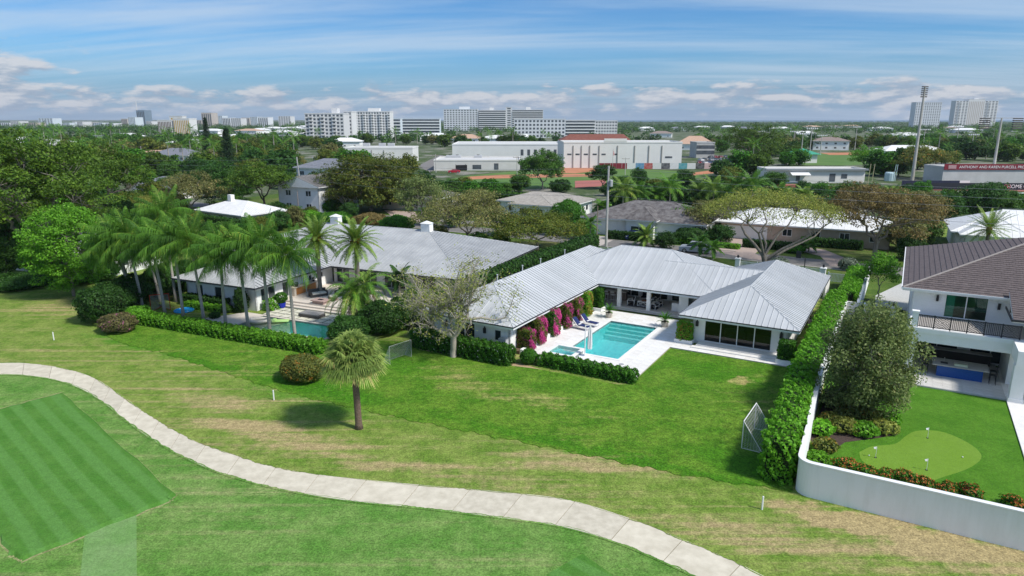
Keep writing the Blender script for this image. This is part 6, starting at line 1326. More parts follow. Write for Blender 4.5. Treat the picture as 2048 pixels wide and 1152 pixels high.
# cars -----------------------------------------------------------------
CARM = {}
def car(label, loc, rz, col, suv=True, cat='car', group=None):
    key = tuple(col)
    if key not in CARM: CARM[key] = mat('car_paint_%d' % len(CARM), col, None, rough=.25, spec=.6)
    cp = CARM[key]; t = thing('parked_car', label, cat, loc, rz, group)
    L, W, h = (4.7, 1.86, 1.68) if suv else (4.6, 1.8, 1.45); hw = W / 2
    prof = [(-L / 2, .42), (-L / 2 + .05, .78), (-L / 2 + .15, .98), (-L / 2 + 1.15, 1.06), (L / 2 - .25, 1.08), (L / 2 - .03, .9), (L / 2, .45)]
    b = MB(); n = len(prof); vs = []
    for k, y in enumerate((-hw, -hw + .08, hw - .08, hw)):
        for x, z in prof: vs.append((x * (.985 if k in (0, 3) else 1), y, (z if k in (1, 2) else .32 + (z - .32) * .86)))
        vs += [(prof[-1][0] * .98, y, .28), (prof[0][0] * .98, y, .28)]
    m = n + 2; fs = [tuple(range(m)), tuple(range(4 * m - 1, 3 * m - 1, -1))]
    for k in range(3):
        for i in range(m): fs.append((k * m + i, (k + 1) * m + i, (k + 1) * m + (i + 1) % m, k * m + (i + 1) % m))
    b.add(vs, fs); part('body', b, cp, t)
    x0, x1, x2, x3 = (-L / 2 + 1.05, -L / 2 + 1.75, L / 2 - .75, L / 2 - .28) if suv else (-L / 2 + 1.15, -L / 2 + 1.9, L / 2 - 1.5, L / 2 - .75); tw = hw - .24
    c = MB().add([(x0, -hw + .09, 1.05), (x3, -hw + .09, 1.05), (x3, hw - .09, 1.05), (x0, hw - .09, 1.05), (x1, -tw, h - .06), (x2, -tw, h - .06), (x2, tw, h - .06), (x1, tw, h - .06)], [(0, 1, 5, 4), (1, 2, 6, 5), (2, 3, 7, 6), (3, 0, 4, 7), (0, 3, 2, 1), (4, 5, 6, 7)]); part('windows', c, PANE, t)
    part('roof', MB().bevbox(x1 - .12, -tw - .03, h - .059, x2 + .12, tw + .03, h, .03), cp, t); p = MB()
    for s in (-1, 1):
        p.bar((x0, s * (hw - .085), 1.05), (x1, s * (tw + .005), h - .05), .04); p.bar((x3, s * (hw - .085), 1.05), (x2, s * (tw + .005), h - .05), .05); p.bar(((x0 + x3) / 2, s * (hw - .085), 1.05), ((x1 + x2) / 2, s * (tw + .005), h - .05), .04)
    part('pillars', p, cp, t)
    for x in (-L / 2 + .88, L / 2 - .9):
        for s in (-1, 1):
            w_ = part('wheel', MB().tube([(x, s * (hw - .2), .34), (x, s * (hw + .005), .34)], .34, 14), BLACK, t); part('rim', MB().tube([(x, s * (hw + .006), .34), (x, s * (hw + .02), .34)], .21, 10), MATS.get('alloy') or mat('alloy', (.5, .5, .5), None, rough=.35, metal=.7), w_)
    for s in (-1, 1):
        part('headlight', MB().bevbox(-L / 2 - .01, s * .65 - .18, .70, -L / 2 + .12, s * .65 + .18, .84, .02), MATS.get('lamp_glass') or mat('lamp_glass', (.7, .7, .7), None, rough=.1), t); part('tail_light', MB().bevbox(L / 2 - .1, s * .68 - .14, .78, L / 2 + .01, s * .68 + .14, .98, .02), MATS.get('tail_red') or mat('tail_red', (.4, .01, .01), None, rough=.2), t)
    return t
car('silver SUV parked on the street behind the middle roof', G(1390, 505, 0), MF.ang + R(4), (.42, .45, .50)); car('black SUV parked in the drive under a spreading tree', G(556, 425), R(-20), (.012, .012, .014)); car('blue car in the drive of the dark tile house', G(1268, 478), MF.ang + R(60), (.05, .08, .22), False)

# utility poles and wires
CONCP = mat('pole_concrete', (.40, .39, .37), (.48, .47, .45), 3, .85, .2, 20)
WOODP = mat('pole_timber', (.20, .155, .12), (.28, .23, .18), 4, .9, .4, 10, stretch=(1, 1, .2))
def upole(label, b, top, r=.2, m=None, arm=1.2, xform=False, cat='utility pole', lean=None):
    base = G(*b); H = height_at(base, top[1]); dx = 0.0 if lean is None else lean; t = thing('utility_pole', label, cat, base, 0, 'utility poles'); part('shaft', MB().tube([(0, 0, 0), (dx, 0, H)], [r, r * .65], 8), m or CONCP, t)
    if arm: part('cross_arm', MB().box(-arm + dx, -.06, H - .55, arm + dx, .06, H - .42), WOODP, t); part('insulators', MB().bar((-arm + dx, 0, H - .42), (-arm + dx, 0, H - .2), .06).bar((arm + dx, 0, H - .42), (arm + dx, 0, H - .2), .06), DARK, t)
    if xform: part('transformer', MB().lathe(.42, -.2, [(.05, H - 3.2), (.28, H - 3.15), (.28, H - 2.2), (.1, H - 2.1)], 10), mat('transformer_grey', (.42, .43, .44), None), t); part('street_lamp_arm', MB().tube([(0, 0, H - 4.2), (.8, -.4, H - 3.9), (1.3, -.6, H - 3.95)], .05, 5), DARK, t)
    return base, H
P1 = upole('tall pale concrete utility pole with a transformer behind the middle roof', (1212, 494), (1217, 332), .24, arm=0, xform=True)
P2 = upole('white leaning concrete utility pole left of the huge round tree', (607, 425), (597, 314), .2, arm=0, lean=-.6)
P3 = upole('slim wooden pole beside the concrete street pole', (1193, 494), (1196, 412), .1, WOODP, 0)
P4 = upole('thin wooden pole beside the white leaning pole', (598, 430), (595, 382), .1, WOODP, 0)
oth = [((285, 322), (283, 292)), ((338, 320), (331, 280)), ((378, 320), (375, 294)), ((402, 320), (400, 296)), ((545, 322), (540, 298)), ((872, 345), (872, 308)), ((1034, 360), (1034, 312)), ((193, 285), (193, 254)), ((243, 290), (243, 258)), ((1512, 330), (1515, 262)), ((1250, 350), (1252, 315))]
for i, (b, tp) in enumerate(oth): upole('distant utility pole, %s from the left of the far ones' % ('first', 'second', 'third', 'fourth', 'fifth', 'sixth', 'seventh', 'eighth', 'ninth', 'tenth', 'eleventh')[sorted(range(11), key=lambda k: oth[k][0][0]).index(i)], b, tp, .16, CONCP, 1.3)
def wire(label, a, b, sag):
    A_, B_ = Vector(a), Vector(b); pts = [A_.lerp(B_, k / 16) - Vector((0, 0, sag * 4 * (k / 16) * (1 - k / 16))) for k in range(17)]; c = (A_ + B_) / 2
    tag(part('power_line', MB().tube([p - c for p in pts], .022, 4), mat('wire_grey', (.30, .30, .31), None, rough=.6), None, loc=c), label, 'power line', 'power lines along the street')
b1, h1 = P1; b2, h2 = P2
R1 = b1 + Vector((95, -48, 0)); Lf = b2 + Vector((-90, 40, 0))
nm = ('top', 'second', 'third', 'lowest')
for k, dz in enumerate((.3, 1.4, 2.6, 4.6)):
    wire('%s power line between the two concrete street poles' % nm[k], (b2.x - .5, b2.y, h2 - dz), (b1.x, b1.y, h1 - dz), 1.0)
    wire('%s power line running right from the transformer pole' % nm[k], (b1.x, b1.y, h1 - dz), (R1.x, R1.y, h1 - dz + .3), 1.2)
    wire('%s power line running left from the white leaning pole' % nm[k], (b2.x - .5, b2.y, h2 - dz), (Lf.x, Lf.y, h2 - dz), 1.4)

# street trees -----------------------------------------------------------
def leaning_oak():
    base = G(1532, 533); t = thing('leaning_oak', 'big spreading olive tree with sinuous grey limbs behind the main house', 'tree', base); rng = rng_(); wood, tw = MB(), MB(); P, D = [], []
    H = height_at(base, 380); s = lambda x, y: np.array([metres(base, x - 1532), 0, (532 - y) / (532 - 380) * H])
    def path_(pts, r0, r1, dep=0.0):
        q = [tuple(s(x, y) + np.array([0, dep * i, 0])) for i, (x, y) in enumerate(pts)]; wood.tube(q, [r0 + (r1 - r0) * i / (len(q) - 1) for i in range(len(q))], 7, cap=False); return [np.array(x) for x in q]
    ends = []
    path_([(1532, 534), (1528, 520), (1524, 508)], .42, .34)
    for pts, r0, dep in (([(1524, 510), (1510, 490), (1492, 470), (1486, 455), (1500, 440), (1490, 420)], .24, .7), ([(1526, 512), (1514, 480), (1505, 462), (1478, 440), (1450, 425)], .2, -.6), ([(1528, 512), (1535, 490), (1530, 470), (1545, 450), (1540, 425)], .2, 1.2), ([(1530, 518), (1560, 495), (1590, 478), (1612, 462), (1640, 440)], .24, -.4), ([(1534, 520), (1575, 500), (1610, 488), (1640, 478), (1662, 462)], .18, .9), ([(1526, 512), (1552, 470), (1575, 450), (1590, 425)], .18, .5)):
        q = path_(pts, r0, .07, dep); ends += q[-3:]
    cx, cz = metres(base, 6), H
    for i in range(150):
        k = (i + .5) / 150; a = i * 2.39996; rr = math.sqrt(k) * 9.3; x, y = math.cos(a) * rr + cx, math.sin(a) * rr * .8 + 1.0; z = H * .60 + (H * .36) * math.sqrt(max(0, 1 - (rr / 10.0) ** 2)) + rng.normal(0, .4) - .5
        c = np.array([x, y, z]); e = min(ends, key=lambda p: np.linalg.norm(p - c)); limb(tw, e, c, .05, .012, rng, 5, .2, 4)
        n = 95; lp, ld = sphere_pts(n, rng, .35); P.append(c + lp * np.array([1.25, 1.25, .62])); D.append(ld * .5 + np.array([0, 0, .6]))
    smooth(part('trunk', wood, BARK, t)); part('branches', tw, BARK, t); leaf_part('crown', np.concatenate(P), np.concatenate(D), .22, LM['yolive'], t, .9, rng=rng)
leaning_oak()
def px_tree(label, x, yb, yt, wpx, lm, name='broadleaf_tree', **k):
    b = G(x, yb); H = height_at(b, yt); return tree(label, b, H, metres(b, wpx) / 2, lm, name, **k)
px_tree('brownish spreading tree right of the big leaning one', 1748, 522, 368, 225, 'brown', trunk_h=2.6, lobes=14, clusters=11, leaves=85, leaf=.24, cl_r=1.15, trunk_r=.38, z0=3.2, bark=BARK, fork=4)
px_tree('broad dark canopy tree filling the left edge', 80, 545, 272, 330, 'canopy', trunk_h=4.5, lobes=26, clusters=14, leaves=90, leaf=.30, cl_r=1.35, trunk_r=.5, z0=4.0, bark=BARK, fork=5, flat=.45)
px_tree('dark canopy tree behind the left-edge tree', 215, 470, 290, 200, 'canopy', trunk_h=4, lobes=14, clusters=11, leaves=80, leaf=.32, cl_r=1.4, trunk_r=.4, z0=4.0, fork=4, flat=.45)
px_tree('dark canopy tree partly outside the left edge', -40, 520, 300, 240, 'canopy', trunk_h=4, lobes=14, clusters=11, leaves=80, leaf=.32, cl_r=1.4, trunk_r=.4, z0=3.0, fork=4, flat=.45)
px_tree('bright lime green rounded tree left of the palm row', 148, 592, 408, 150, 'lime', trunk_h=2, lobes=26, clusters=12, leaves=80, leaf=.20, cl_r=.85, trunk_r=.2, z0=.8, inner=.6, shape='ball')
px_tree('huge round dense tree before the school', 742, 422, 310, 195, 'ficus', trunk_h=2.6, lobes=44, clusters=13, leaves=62, leaf=.34, cl_r=1.3, trunk_r=.5, z0=.8, inner=.6, shape='ball')
px_tree('yellow-green tree behind the left wing roof', 1075, 500, 425, 185, 'ficus', trunk_h=1.6, lobes=20, clusters=11, leaves=65, leaf=.22, cl_r=1.0, trunk_r=.2, z0=.9)
px_tree('brown thin-leaved tree behind the grey left roof', 935, 492, 384, 190, 'olive', trunk_h=2, lobes=16, clusters=12, leaves=65, leaf=.22, cl_r=1.1, trunk_r=.25, z0=1.6)
px_tree('spreading tree over the black SUV', 530, 428, 325, 125, 'canopy', trunk_h=3, lobes=12, clusters=10, leaves=70, leaf=.3, cl_r=1.2, trunk_r=.3, z0=3.4, bark=BARK_D)
px_tree('grey-olive rounded tree left of the black SUV', 385, 430, 345, 130, 'olive', trunk_h=2, lobes=12, clusters=10, leaves=70, leaf=.28, cl_r=1.2, trunk_r=.25, z0=1.5)
px_tree('dark green tree right of the grey-olive one', 448, 415, 318, 110, 'dark', trunk_h=2, lobes=18, clusters=10, leaves=70, leaf=.3, cl_r=1.2, trunk_r=.3, z0=.6, shape='ball')
px_tree('greyish sparse tree right of the huge round one', 845, 470, 345, 100, 'grey', trunk_h=3, lobes=12, clusters=9, leaves=55, leaf=.24, cl_r=1.0, trunk_r=.2, z0=2.5)
px_tree('green tree before the red infield', 1085, 378, 302, 105, 'mid', trunk_h=2, lobes=14, clusters=10, leaves=70, leaf=.36, cl_r=1.3, trunk_r=.25, z0=1.0)
px_tree('small tree right of the red infield', 1205, 378, 330, 60, 'dark', trunk_h=1.5, lobes=9, clusters=8, leaves=60, leaf=.32, cl_r=1.0, trunk_r=.2, z0=1)
px_tree('brown-leaved tree beside the tall stadium pole', 1850, 358, 295, 110, 'copper', trunk_h=3, lobes=12, clusters=10, leaves=60, leaf=.4, cl_r=1.5, trunk_r=.3, z0=3.0)
px_tree('green shrubby tree left of the tall stadium pole', 1730, 338, 292, 70, 'bright', trunk_h=1.5, lobes=9, clusters=8, leaves=60, leaf=.4, cl_r=1.3, trunk_r=.3, z0=.8)
px_tree('dark tree before the stadium banner wall', 1965, 425, 365, 105, 'dark', trunk_h=2, lobes=12, clusters=10, leaves=70, leaf=.32, cl_r=1.2, trunk_r=.25, z0=1)
px_tree('tree with spreading crown beside the street left of the white-roof house', 1410, 478, 400, 90, 'olive', trunk_h=2, lobes=10, clusters=9, leaves=60, leaf=.24, cl_r=1.0, trunk_r=.2, z0=1.6)
px_tree('dense dark tree right of the school car park', 1500, 335, 248, 130, 'canopy', trunk_h=3, lobes=14, clusters=10, leaves=60, leaf=.5, cl_r=1.9, trunk_r=.4, z0=2)
for (x, y, rx, h, lm, lb, nm) in ((1135, 455, 3.1, 5.0, 'hedge', 'round ball-shaped green tree right of the tan roof house', 'ball_tree'), (1245, 472, 2.6, 2.4, 'dark', 'x', ''), (1320, 470, 3.2, 3.6, 'dark', 'dark rounded shrub before the dark tile house', 'shrub'), (1385, 485, 3.0, 2.4, 'dark', 'low dark shrub right of the dark tile house', 'shrub'), (655, 425, 3.0, 3.0, 'hedge', 'rounded green shrub left of the huge round tree', 'shrub'), (668, 450, 3.6, 2.4, 'hedge', 'rounded green shrub behind the left chimney', 'shrub'), (740, 452, 3.4, 2.4, 'brown', 'brown bush behind the left chimney', 'shrub'), (795, 460, 3.2, 2.6, 'hedge', 'dark green bush right of the left chimney', 'shrub'), (570, 440, 3.2, 1.4, 'brown', 'low brown bush below the black SUV', 'shrub'), (620, 448, 2.6, 2.6, 'bright', 'bright bush beside the white leaning pole', 'shrub'), (655, 395, 3.0, 5.0, 'mid', 'green bushy tree right of the white gabled house', 'shrub'), (1695, 540, 1.2, 1.6, 'silver', 'silvery ball shrub beside the right gate pillar', 'ball_shrub'), (1558, 540, 1.2, 1.7, 'silver', 'silvery ball shrub below the leaning tree', 'ball_shrub'), (1590, 505, 1.5, 1.2, 'hedge', 'small green shrub in the driveway island', 'shrub'), (300, 430, 4.0, 4.0, 'yolive', 'yellow-green bush above the palm row', 'shrub'), (250, 425, 4.0, 4.5, 'ficus', 'yellowish green bush left above the palm row', 'shrub'), (345, 425, 3.5, 4, 'copper', 'orange-tinged bush above the palm row', 'shrub'), (285, 370, 4.0, 4.5, 'bright', 'vivid green tree behind the big dark canopy', 'shrub'), (170, 560, 4, 2.0, 'dark', 'dark undergrowth below the lime tree', 'shrub'), (40, 572, 4, 1.4, 'dark', 'dark undergrowth under the left-edge tree', 'shrub')):
    if lb != 'x': shrub(lb, G(x, y), rx, rx, h, lm, .26, 1.7, rough=.14, name=nm)
hedge('clipped dark hedge before the dark tile house', Frame(-28), *[v for p in (Frame(-28).l(G(1212, 478)),) for v in (p[0], p[0] + 7)], Frame(-28).l(G(1212, 478))[1], Frame(-28).l(G(1212, 478))[1] + 1.2, 1.4, 'dark', .24, 1.7)
hedge('low yellow-green hedge along the street verge', MF, -33, -22, 109.5, 110.6, .8, 'lime', .24, 1.7)
hedge('dark hedge along the white-roof house drive', MF, -22, -13, 112, 113.2, 1.3, 'dark', .24, 1.7)
hedge('dark hedge before the white-roof house windows', Frame(-28), Frame(-28).l(G(1600, 492))[0], Frame(-28).l(G(1600, 492))[0] + 9, Frame(-28).l(G(1600, 492))[1], Frame(-28).l(G(1600, 492))[1] + 1.4, 1.4, 'dark', .24, 1.7)
hb = Frame(-28); q0 = hb.l(G(850, 405)); hedge('long tall hedge bordering the baseball ground', hb, q0[0], q0[0] + 42, q0[1], q0[1] + 2.4, 3.4, 'mid', .4, 1.6, rough=.3, round_=.6)
small_palm('small palm in the driveway island', G(1617, 505), 1.2, 1.6, 14); small_palm('slim palm left of the transformer pole', G(1180, 490), 3.6, 2.0, 14); date_palm('bushy pygmy palm behind the middle roof', G(1292, 492), 1.6, 2.6, 34, 'date', .2, fruit=False, name='bushy_palm')
small_palm('left palm beside the silver SUV', G(1398, 515), 2.2, 2.0, 16, 'palms beside the silver SUV', n=20); small_palm('right palm beside the silver SUV', G(1425, 520), 1.9, 2.0, 16, 'palms beside the silver SUV', n=20)
date_palm('stiff date palm behind the brown tile roof', G(1968, 520), 4.6, 3.6, 40, 'date', .25, fruit=False, grav=.05)
for i, (x, yb, yt) in enumerate(((1245, 430, 352), (1275, 428, 360), (1338, 425, 345), (1425, 425, 350), (1470, 428, 340), (1500, 430, 335), (1395, 422, 362), (1205, 440, 400), (1555, 420, 365), (1605, 420, 372), (1820, 425, 380), (1870, 425, 385), (1780, 418, 372), (1310, 425, 368), (1450, 420, 365), (1840, 430, 395))):
    b = G(x, yb); H = height_at(b, yt); small_palm('palm in the green screen behind the street houses, %s from the left' % ('third', 'fourth', 'sixth', 'eighth', 'eleventh', 'twelfth', 'seventh', 'first', 'thirteenth', 'fourteenth', 'sixteenth', 'eighteenth', 'fifteenth', 'fifth', 'ninth', 'seventeenth')[i], b, H * .66, H * .48, 24, 'palms behind the street houses', 'palm' if i % 3 else 'date', n=18, leaf_len=1.2)
for i, (x, yb, w, h, lm) in enumerate(((1300, 420, 3.2, 5.5, 'dark'), (1370, 418, 3.6, 5.0, 'dark'), (1430, 415, 3.6, 5.2, 'mid'), (1490, 420, 3.2, 4.8, 'dark'), (1560, 415, 3.6, 4.0, 'mid'), (1630, 412, 3.6, 4.2, 'dark'), (1700, 410, 3.6, 4.0, 'mid'), (1810, 415, 3.6, 4.5, 'dark'), (1900, 422, 3.6, 4.5, 'mid'), (2020, 425, 3.6, 4.2, 'mid'), (905, 400, 3.2, 4.8, 'mid'), (940, 395, 3.0, 4.2, 'hedge'), (980, 392, 3.2, 4.2, 'hedge'), (1120, 385, 3.0, 3.4, 'dark'))):
    shrub('leafy screen bush behind the street houses, %s from the left' % ('fifth', 'sixth', 'seventh', 'eighth', 'ninth', 'tenth', 'eleventh', 'twelfth', 'thirteenth', 'fourteenth', 'first', 'second', 'third', 'fourth')[i], G(x, yb), w, w * .8, h, lm, .36, 1.5, rough=.3, name='screen_bush', group='screen bushes behind the street houses', lumps=7)
def norfolk(label, x, yb, yt, wpx):
    b = G(x, yb); H = height_at(b, yt); r = metres(b, wpx) / 2; t = thing('norfolk_pine', label, 'tree', b); rng = rng_(); part('trunk', MB().tube([(0, 0, 0), (0, 0, H * .98)], [.3, .05], 6), BARK_D, t); P, D = [], []
    for k in range(34):
        z = H * (.08 + .9 * k / 34); rr = r * (1 - (k / 34)) ** .75 + .25
        for j in range(8):
            a = j * .785 + k * .4; n = 26; u = rng.uniform(.1, 1, n); P.append(np.stack([math.cos(a) * rr * u, math.sin(a) * rr * u, z + .10 * rr * u], 1) + rng.normal(0, .22, (n, 3))); D.append(np.tile([math.cos(a) * .4, math.sin(a) * .4, 1], (n, 1)))
    leaf_part('crown', np.concatenate(P), np.concatenate(D), .45, LM['pine'], t, .6, rng=rng)
norfolk('tall Norfolk pine left of centre, nearer and wider one', 462, 372, 253, 44); norfolk('tall slim Norfolk pine left of the wider one', 418, 318, 233, 24)
# garden trees between the houses: four kinds copied to their places
def nth(n): return '%d%s' % (n, 'th' if 10 <= n % 100 <= 20 else {1: 'st', 2: 'nd', 3: 'rd'}.get(n % 10, 'th'))
gk = [('dark green', 'dark'), ('mid green', 'mid'), ('yellowish green', 'ficus'), ('olive', 'olive'), ('fresh green', 'hedge')]
gprot = [tree('garden tree', (0, 0), 6.0, 3.4, lm, 'garden_tree', lobes=18, clusters=9, leaves=38, leaf=.32, cl_r=.85, trunk_r=.18, z0=.5, trunk_h=1.2, inner=.6, shape='ball') for _, lm in gk]
gspots = [(20, 500, 1.4, 0), (60, 470, 1.5, 1), (150, 465, 1.4, 2), (110, 440, 1.5, 1), (190, 440, 1.4, 0), (20, 430, 1.5, 1), (255, 470, 1.0, 0), (235, 455, .9, 2), (330, 452, .7, 3), (310, 410, 1.0, 2), (345, 395, 1.0, 1), (395, 392, 1.1, 0), (430, 395, .9, 4), (480, 400, 1.0, 1), (505, 372, 1.2, 2), (470, 352, 1.3, 2), (400, 362, 1.2, 0), (340, 368, 1.1, 1), (520, 350, 1.3, 2), (560, 352, 1.3, 2), (545, 338, 1.4, 4), (600, 350, 1.0, 3), (575, 378, 1.0, 0), (640, 385, 1.1, 0), (660, 372, 1.2, 0), (680, 360, 1.3, 1), (655, 345, 1.3, 2), (700, 405, 1.0, 0), (815, 395, 1.0, 1), (850, 388, 1.0, 0), (870, 420, .8, 3), (890, 400, .8, 4), (960, 418, .8, 3), (1005, 470, .7, 4), (1040, 385, .8, 1), (1120, 470, .7, 0), (1165, 478, .6, 4), (1330, 498, .5, 0), (1370, 470, .8, 1), (1440, 488, .6, 0), (1680, 470, .7, 3), (1800, 500, .9, 3), (1850, 490, .8, 1), (1820, 520, .6, 0), (1780, 440, 1.0, 1), (1850, 440, 1.0, 3), (1900, 440, .9, 0), (2010, 445, .8, 1), (1700, 420, 1.0, 1), (1650, 425, .8, 0), (290, 345, 1.3, 1), (250, 350, 1.4, 0), (210, 345, 1.5, 2), (160, 350, 1.6, 1), (100, 350, 1.6, 2), (40, 345, 1.6, 0), (100, 395, 1.6, 1), (180, 392, 1.5, 2), (30, 385, 1.6, 2)]
gspots += [(560, 434, .55, 0), (588, 438, .5, 4), (642, 412, .8, 1), (500, 442, .65, 0), (468, 436, .75, 1), (622, 442, .5, 2), (700, 440, .6, 0), (860, 450, .7, 1), (905, 455, .6, 0)]
gspots += [(420, 478, .55, 0), (450, 482, .55, 1), (490, 480, .55, 4), (525, 470, .6, 2), (555, 462, .6, 0), (380, 470, .7, 2), (345, 480, .7, 0), (300, 490, .8, 0), (270, 520, .7, 1), (60, 545, .7, 0), (15, 552, .7, 1), (130, 545, .6, 0), (185, 530, .8, 0), (210, 560, .6, 0), (590, 455, .6, 3), (1000, 500, .5, 1), (960, 498, .5, 0), (880, 488, .5, 2), (1455, 470, .6, 1), (1740, 470, .6, 0), (1830, 470, .7, 1)]
gspots += [(x_, 388 - 4 * (i_ % 3), .45 + .08 * (i_ % 4), (0, 1, 4, 2, 1)[i_ % 5]) for i_, x_ in enumerate(range(852, 1060, 26))] + [(x_, 392 - 7 * (i_ % 3), .7 + .12 * (i_ % 3), (0, 1, 0, 2, 1)[i_ % 5]) for i_, x_ in enumerate(range(1218, 1560, 30))] + [(x_, 402 - 5 * (i_ % 2), .6 + .1 * (i_ % 3), (1, 0, 4)[i_ % 3]) for i_, x_ in enumerate(range(1570, 1850, 34))]
gspots.sort()
for i, (x, y, s, k) in enumerate(gspots):
    o = gprot[k] if 'group' not in gprot[k] else copy_tree(gprot[k]); b = G(x, y); o.location = b; o.rotation_euler = (0, 0, i * 1.7); o.scale = (s * (1 + .15 * math.sin(i * 2.1)), s * (1 + .15 * math.cos(i * 3.3)), s * (1 + .12 * math.sin(i * 1.3))); o['group'] = 'garden trees between the houses'; o['label'] = '%s garden tree among the houses, %s of these from the left' % (gk[k][0], nth(i + 1))
f35 = Frame(-35); q_ = f35.l(G(402, 447)); hedge('tall dark hedge before the white seamed-roof house', f35, q_[0] - 1, q_[0] + 16.5, q_[1] - 3.2, q_[1] - 1.6, 2.3, 'dark', .24, 1.8, rough=.25)
hedge('dark hedge beside the white seamed-roof house', f35, q_[0] + 15.6, q_[0] + 17.2, q_[1] - 1.5, q_[1] + 9, 2.3, 'mid', .24, 1.8, rough=.25)
zf = Frame(0)
for (x0, x1, y, h, lm, lb) in ((1222, 1400, 424, 4.6, 'dark', 'dense dark screen hedge behind the dark tile house'), (1400, 1560, 420, 4.2, 'mid', 'dense screen hedge behind the big leaning tree'), (1690, 1850, 412, 3.6, 'dark', 'dense screen hedge behind the brownish tree'), (1855, 2090, 428, 3.0, 'mid', 'dense screen hedge before the football field')):
    A_, B_ = G(x0, y), G(x1, y); hedge(lb, zf, A_.x, B_.x, A_.y, A_.y + 3.0, h, lm, .42, 1.6, name='screen_hedge', rough=.5, round_=.9)
# ------------------------------------------------------------------ school, fields, towers, far trees
CLAY = mat('red_clay', (.42, .17, .085), (.50, .22, .12), .2, .9)
FIELD = mat('field_grass', (.075, .16, .03), (.11, .19, .045), .08, .9)
sheet('outfield', [G(*p) for p in ((845, 372), (930, 352), (1120, 334), (1200, 333), (1400, 345), (1430, 352), (1240, 372), (1000, 380))], FIELD, .02)
sheet('infield', [G(*p) for p in ((1122, 333), (1190, 333), (1196, 342), (1150, 347), (1122, 346))], CLAY, .05)
sheet('warning_track', [G(*p) for p in ((930, 354), (1000, 350), (1120, 348), (1185, 348), (1185, 353), (1000, 357), (940, 359))], CLAY, .05)
sheet('warning_track', [G(*p) for p in ((1350, 350), (1430, 340), (1432, 346), (1360, 354))], CLAY, .05)
sheet('running_track', [G(*p) for p in ((1150, 362), (1210, 360), (1215, 372), (1150, 376))], mat('track_red', (.38, .13, .10), None), .05)
sheet('running_track', [G(*p) for p in ((1560, 372), (2100, 378), (2100, 384), (1560, 376))], MATS['track_red'], .05)
sheet('football_field', [G(*p) for p in ((1860, 384), (2150, 386), (2150, 420), (1840, 412))], mat('football_turf', (.04, .17, .06), (.06, .20, .075), .2, .9), .05)
for p in (((2005, 386), (2013, 386), (2018, 398), (2010, 398)), ((1900, 384), (2150, 387), (2150, 388.2), (1900, 385.2))): sheet('field_line', [G(*q) for q in p], TRIM, .06)
sheet('outfield', [G(*p) for p in ((1600, 320), (1610, 312), (1640, 306), (1790, 306), (1790, 325), (1700, 331), (1610, 330))], FIELD, .02)
sheet('infield', [G(*p) for p in ((1640, 306), (1765, 304), (1765, 310), (1660, 310))], CLAY, .05)
sheet('car_park', [G(*p) for p in ((1392, 330), (1400, 312), (1500, 312), (1530, 330), (1480, 338))], ASPH, .02)
sheet('car_park', [G(*p) for p in ((835, 332), (880, 310), (905, 314), (860, 345))], ASPH, .02)
strip('road', -200, -20, 118, 122, ASPH, .012, Frame(-24))
CREAMW = mat('school_wall', (.72, .71, .68), (.77, .76, .73), .3, .8)
BAND = mat('window_dark', (.06, .07, .08), (.12, .135, .15), .4, .2)
def block(label, x0, x1, yb, yt, depth, m, cat='building', roofm=None, ang=0.0, wins=(), pil=(), name='building', group=None, z1=None, parapet=.5, side=None, pilm=None):
    """flat-roofed block standing on the ground row yb between two columns of the photo; wins: (u0, u1, v0, v1) fractions of the front"""
    A_, B_ = G(x0, yb), G(x1, yb); w = (B_ - A_).length; base = (A_ + B_) / 2; H = z1 or height_at(base, yt); rz = math.atan2(B_.y - A_.y, B_.x - A_.x) + R(ang)
    t = thing(name, label, cat, base, rz, group); part('wall', MB().box(-w / 2, 0, 0, w / 2, depth, H), m, t)
    part('roof', MB().box(-w / 2 + .3, .3, H - .0, w / 2 - .3, depth - .3, H + .05), roofm or mat('flat_roof', (.52, .52, .51), (.6, .6, .59), .1, .9), t)
    pr = MB()
    for r in ((-w / 2 - .1, -.1, w / 2 + .1, .28), (-w / 2 - .1, depth - .28, w / 2 + .1, depth + .1), (-w / 2 - .1, .28, -w / 2 + .28, depth - .28), (w / 2 - .28, .28, w / 2 + .1, depth - .28)): pr.box(r[0], r[1], H - .1, r[2], r[3], H + parapet)
    part('parapet', pr, m, t)
    for (u0, u1, v0, v1) in wins: part('window', MB().box(-w / 2 + u0 * w, -.06, v0 * H, -w / 2 + u1 * w, -.01, v1 * H), BAND, t)
    for u in pil: part('downpipe', MB().box(-w / 2 + u * w - .18, -.25, 0, -w / 2 + u * w + .18, -.01, H * .9), pilm or mat('downpipe_grey', (.33, .32, .30), None), t)
    return t, w, H
sw = [(u, u + .035, .52, .58) for u in (.03, .10, .17, .245, .32, .42)] + [(u, u + .045, .02, .10) for u in (.52, .64, .74, .86)] + [(.86, .92, .40, .47)]
sc, w_, H_ = block('long cream two storey school hall with small dark windows behind the red infield', 1127, 1362, 336, 286, 22, CREAMW, wins=sw, pil=(.08, .15, .22, .30, .455, .60, .72, .83))
part('raised_parapet', MB().box(-w_ * .16, -.2, H_ + .5, w_ * .03, .6, H_ + 1.8), CREAMW, sc); part('side_window', MB().box(w_ / 2 + .01, 3, H_ * .5, w_ / 2 + .06, 5, H_ * .58).box(w_ / 2 + .01, 10, H_ * .5, w_ / 2 + .06, 12, H_ * .58), BAND, sc)
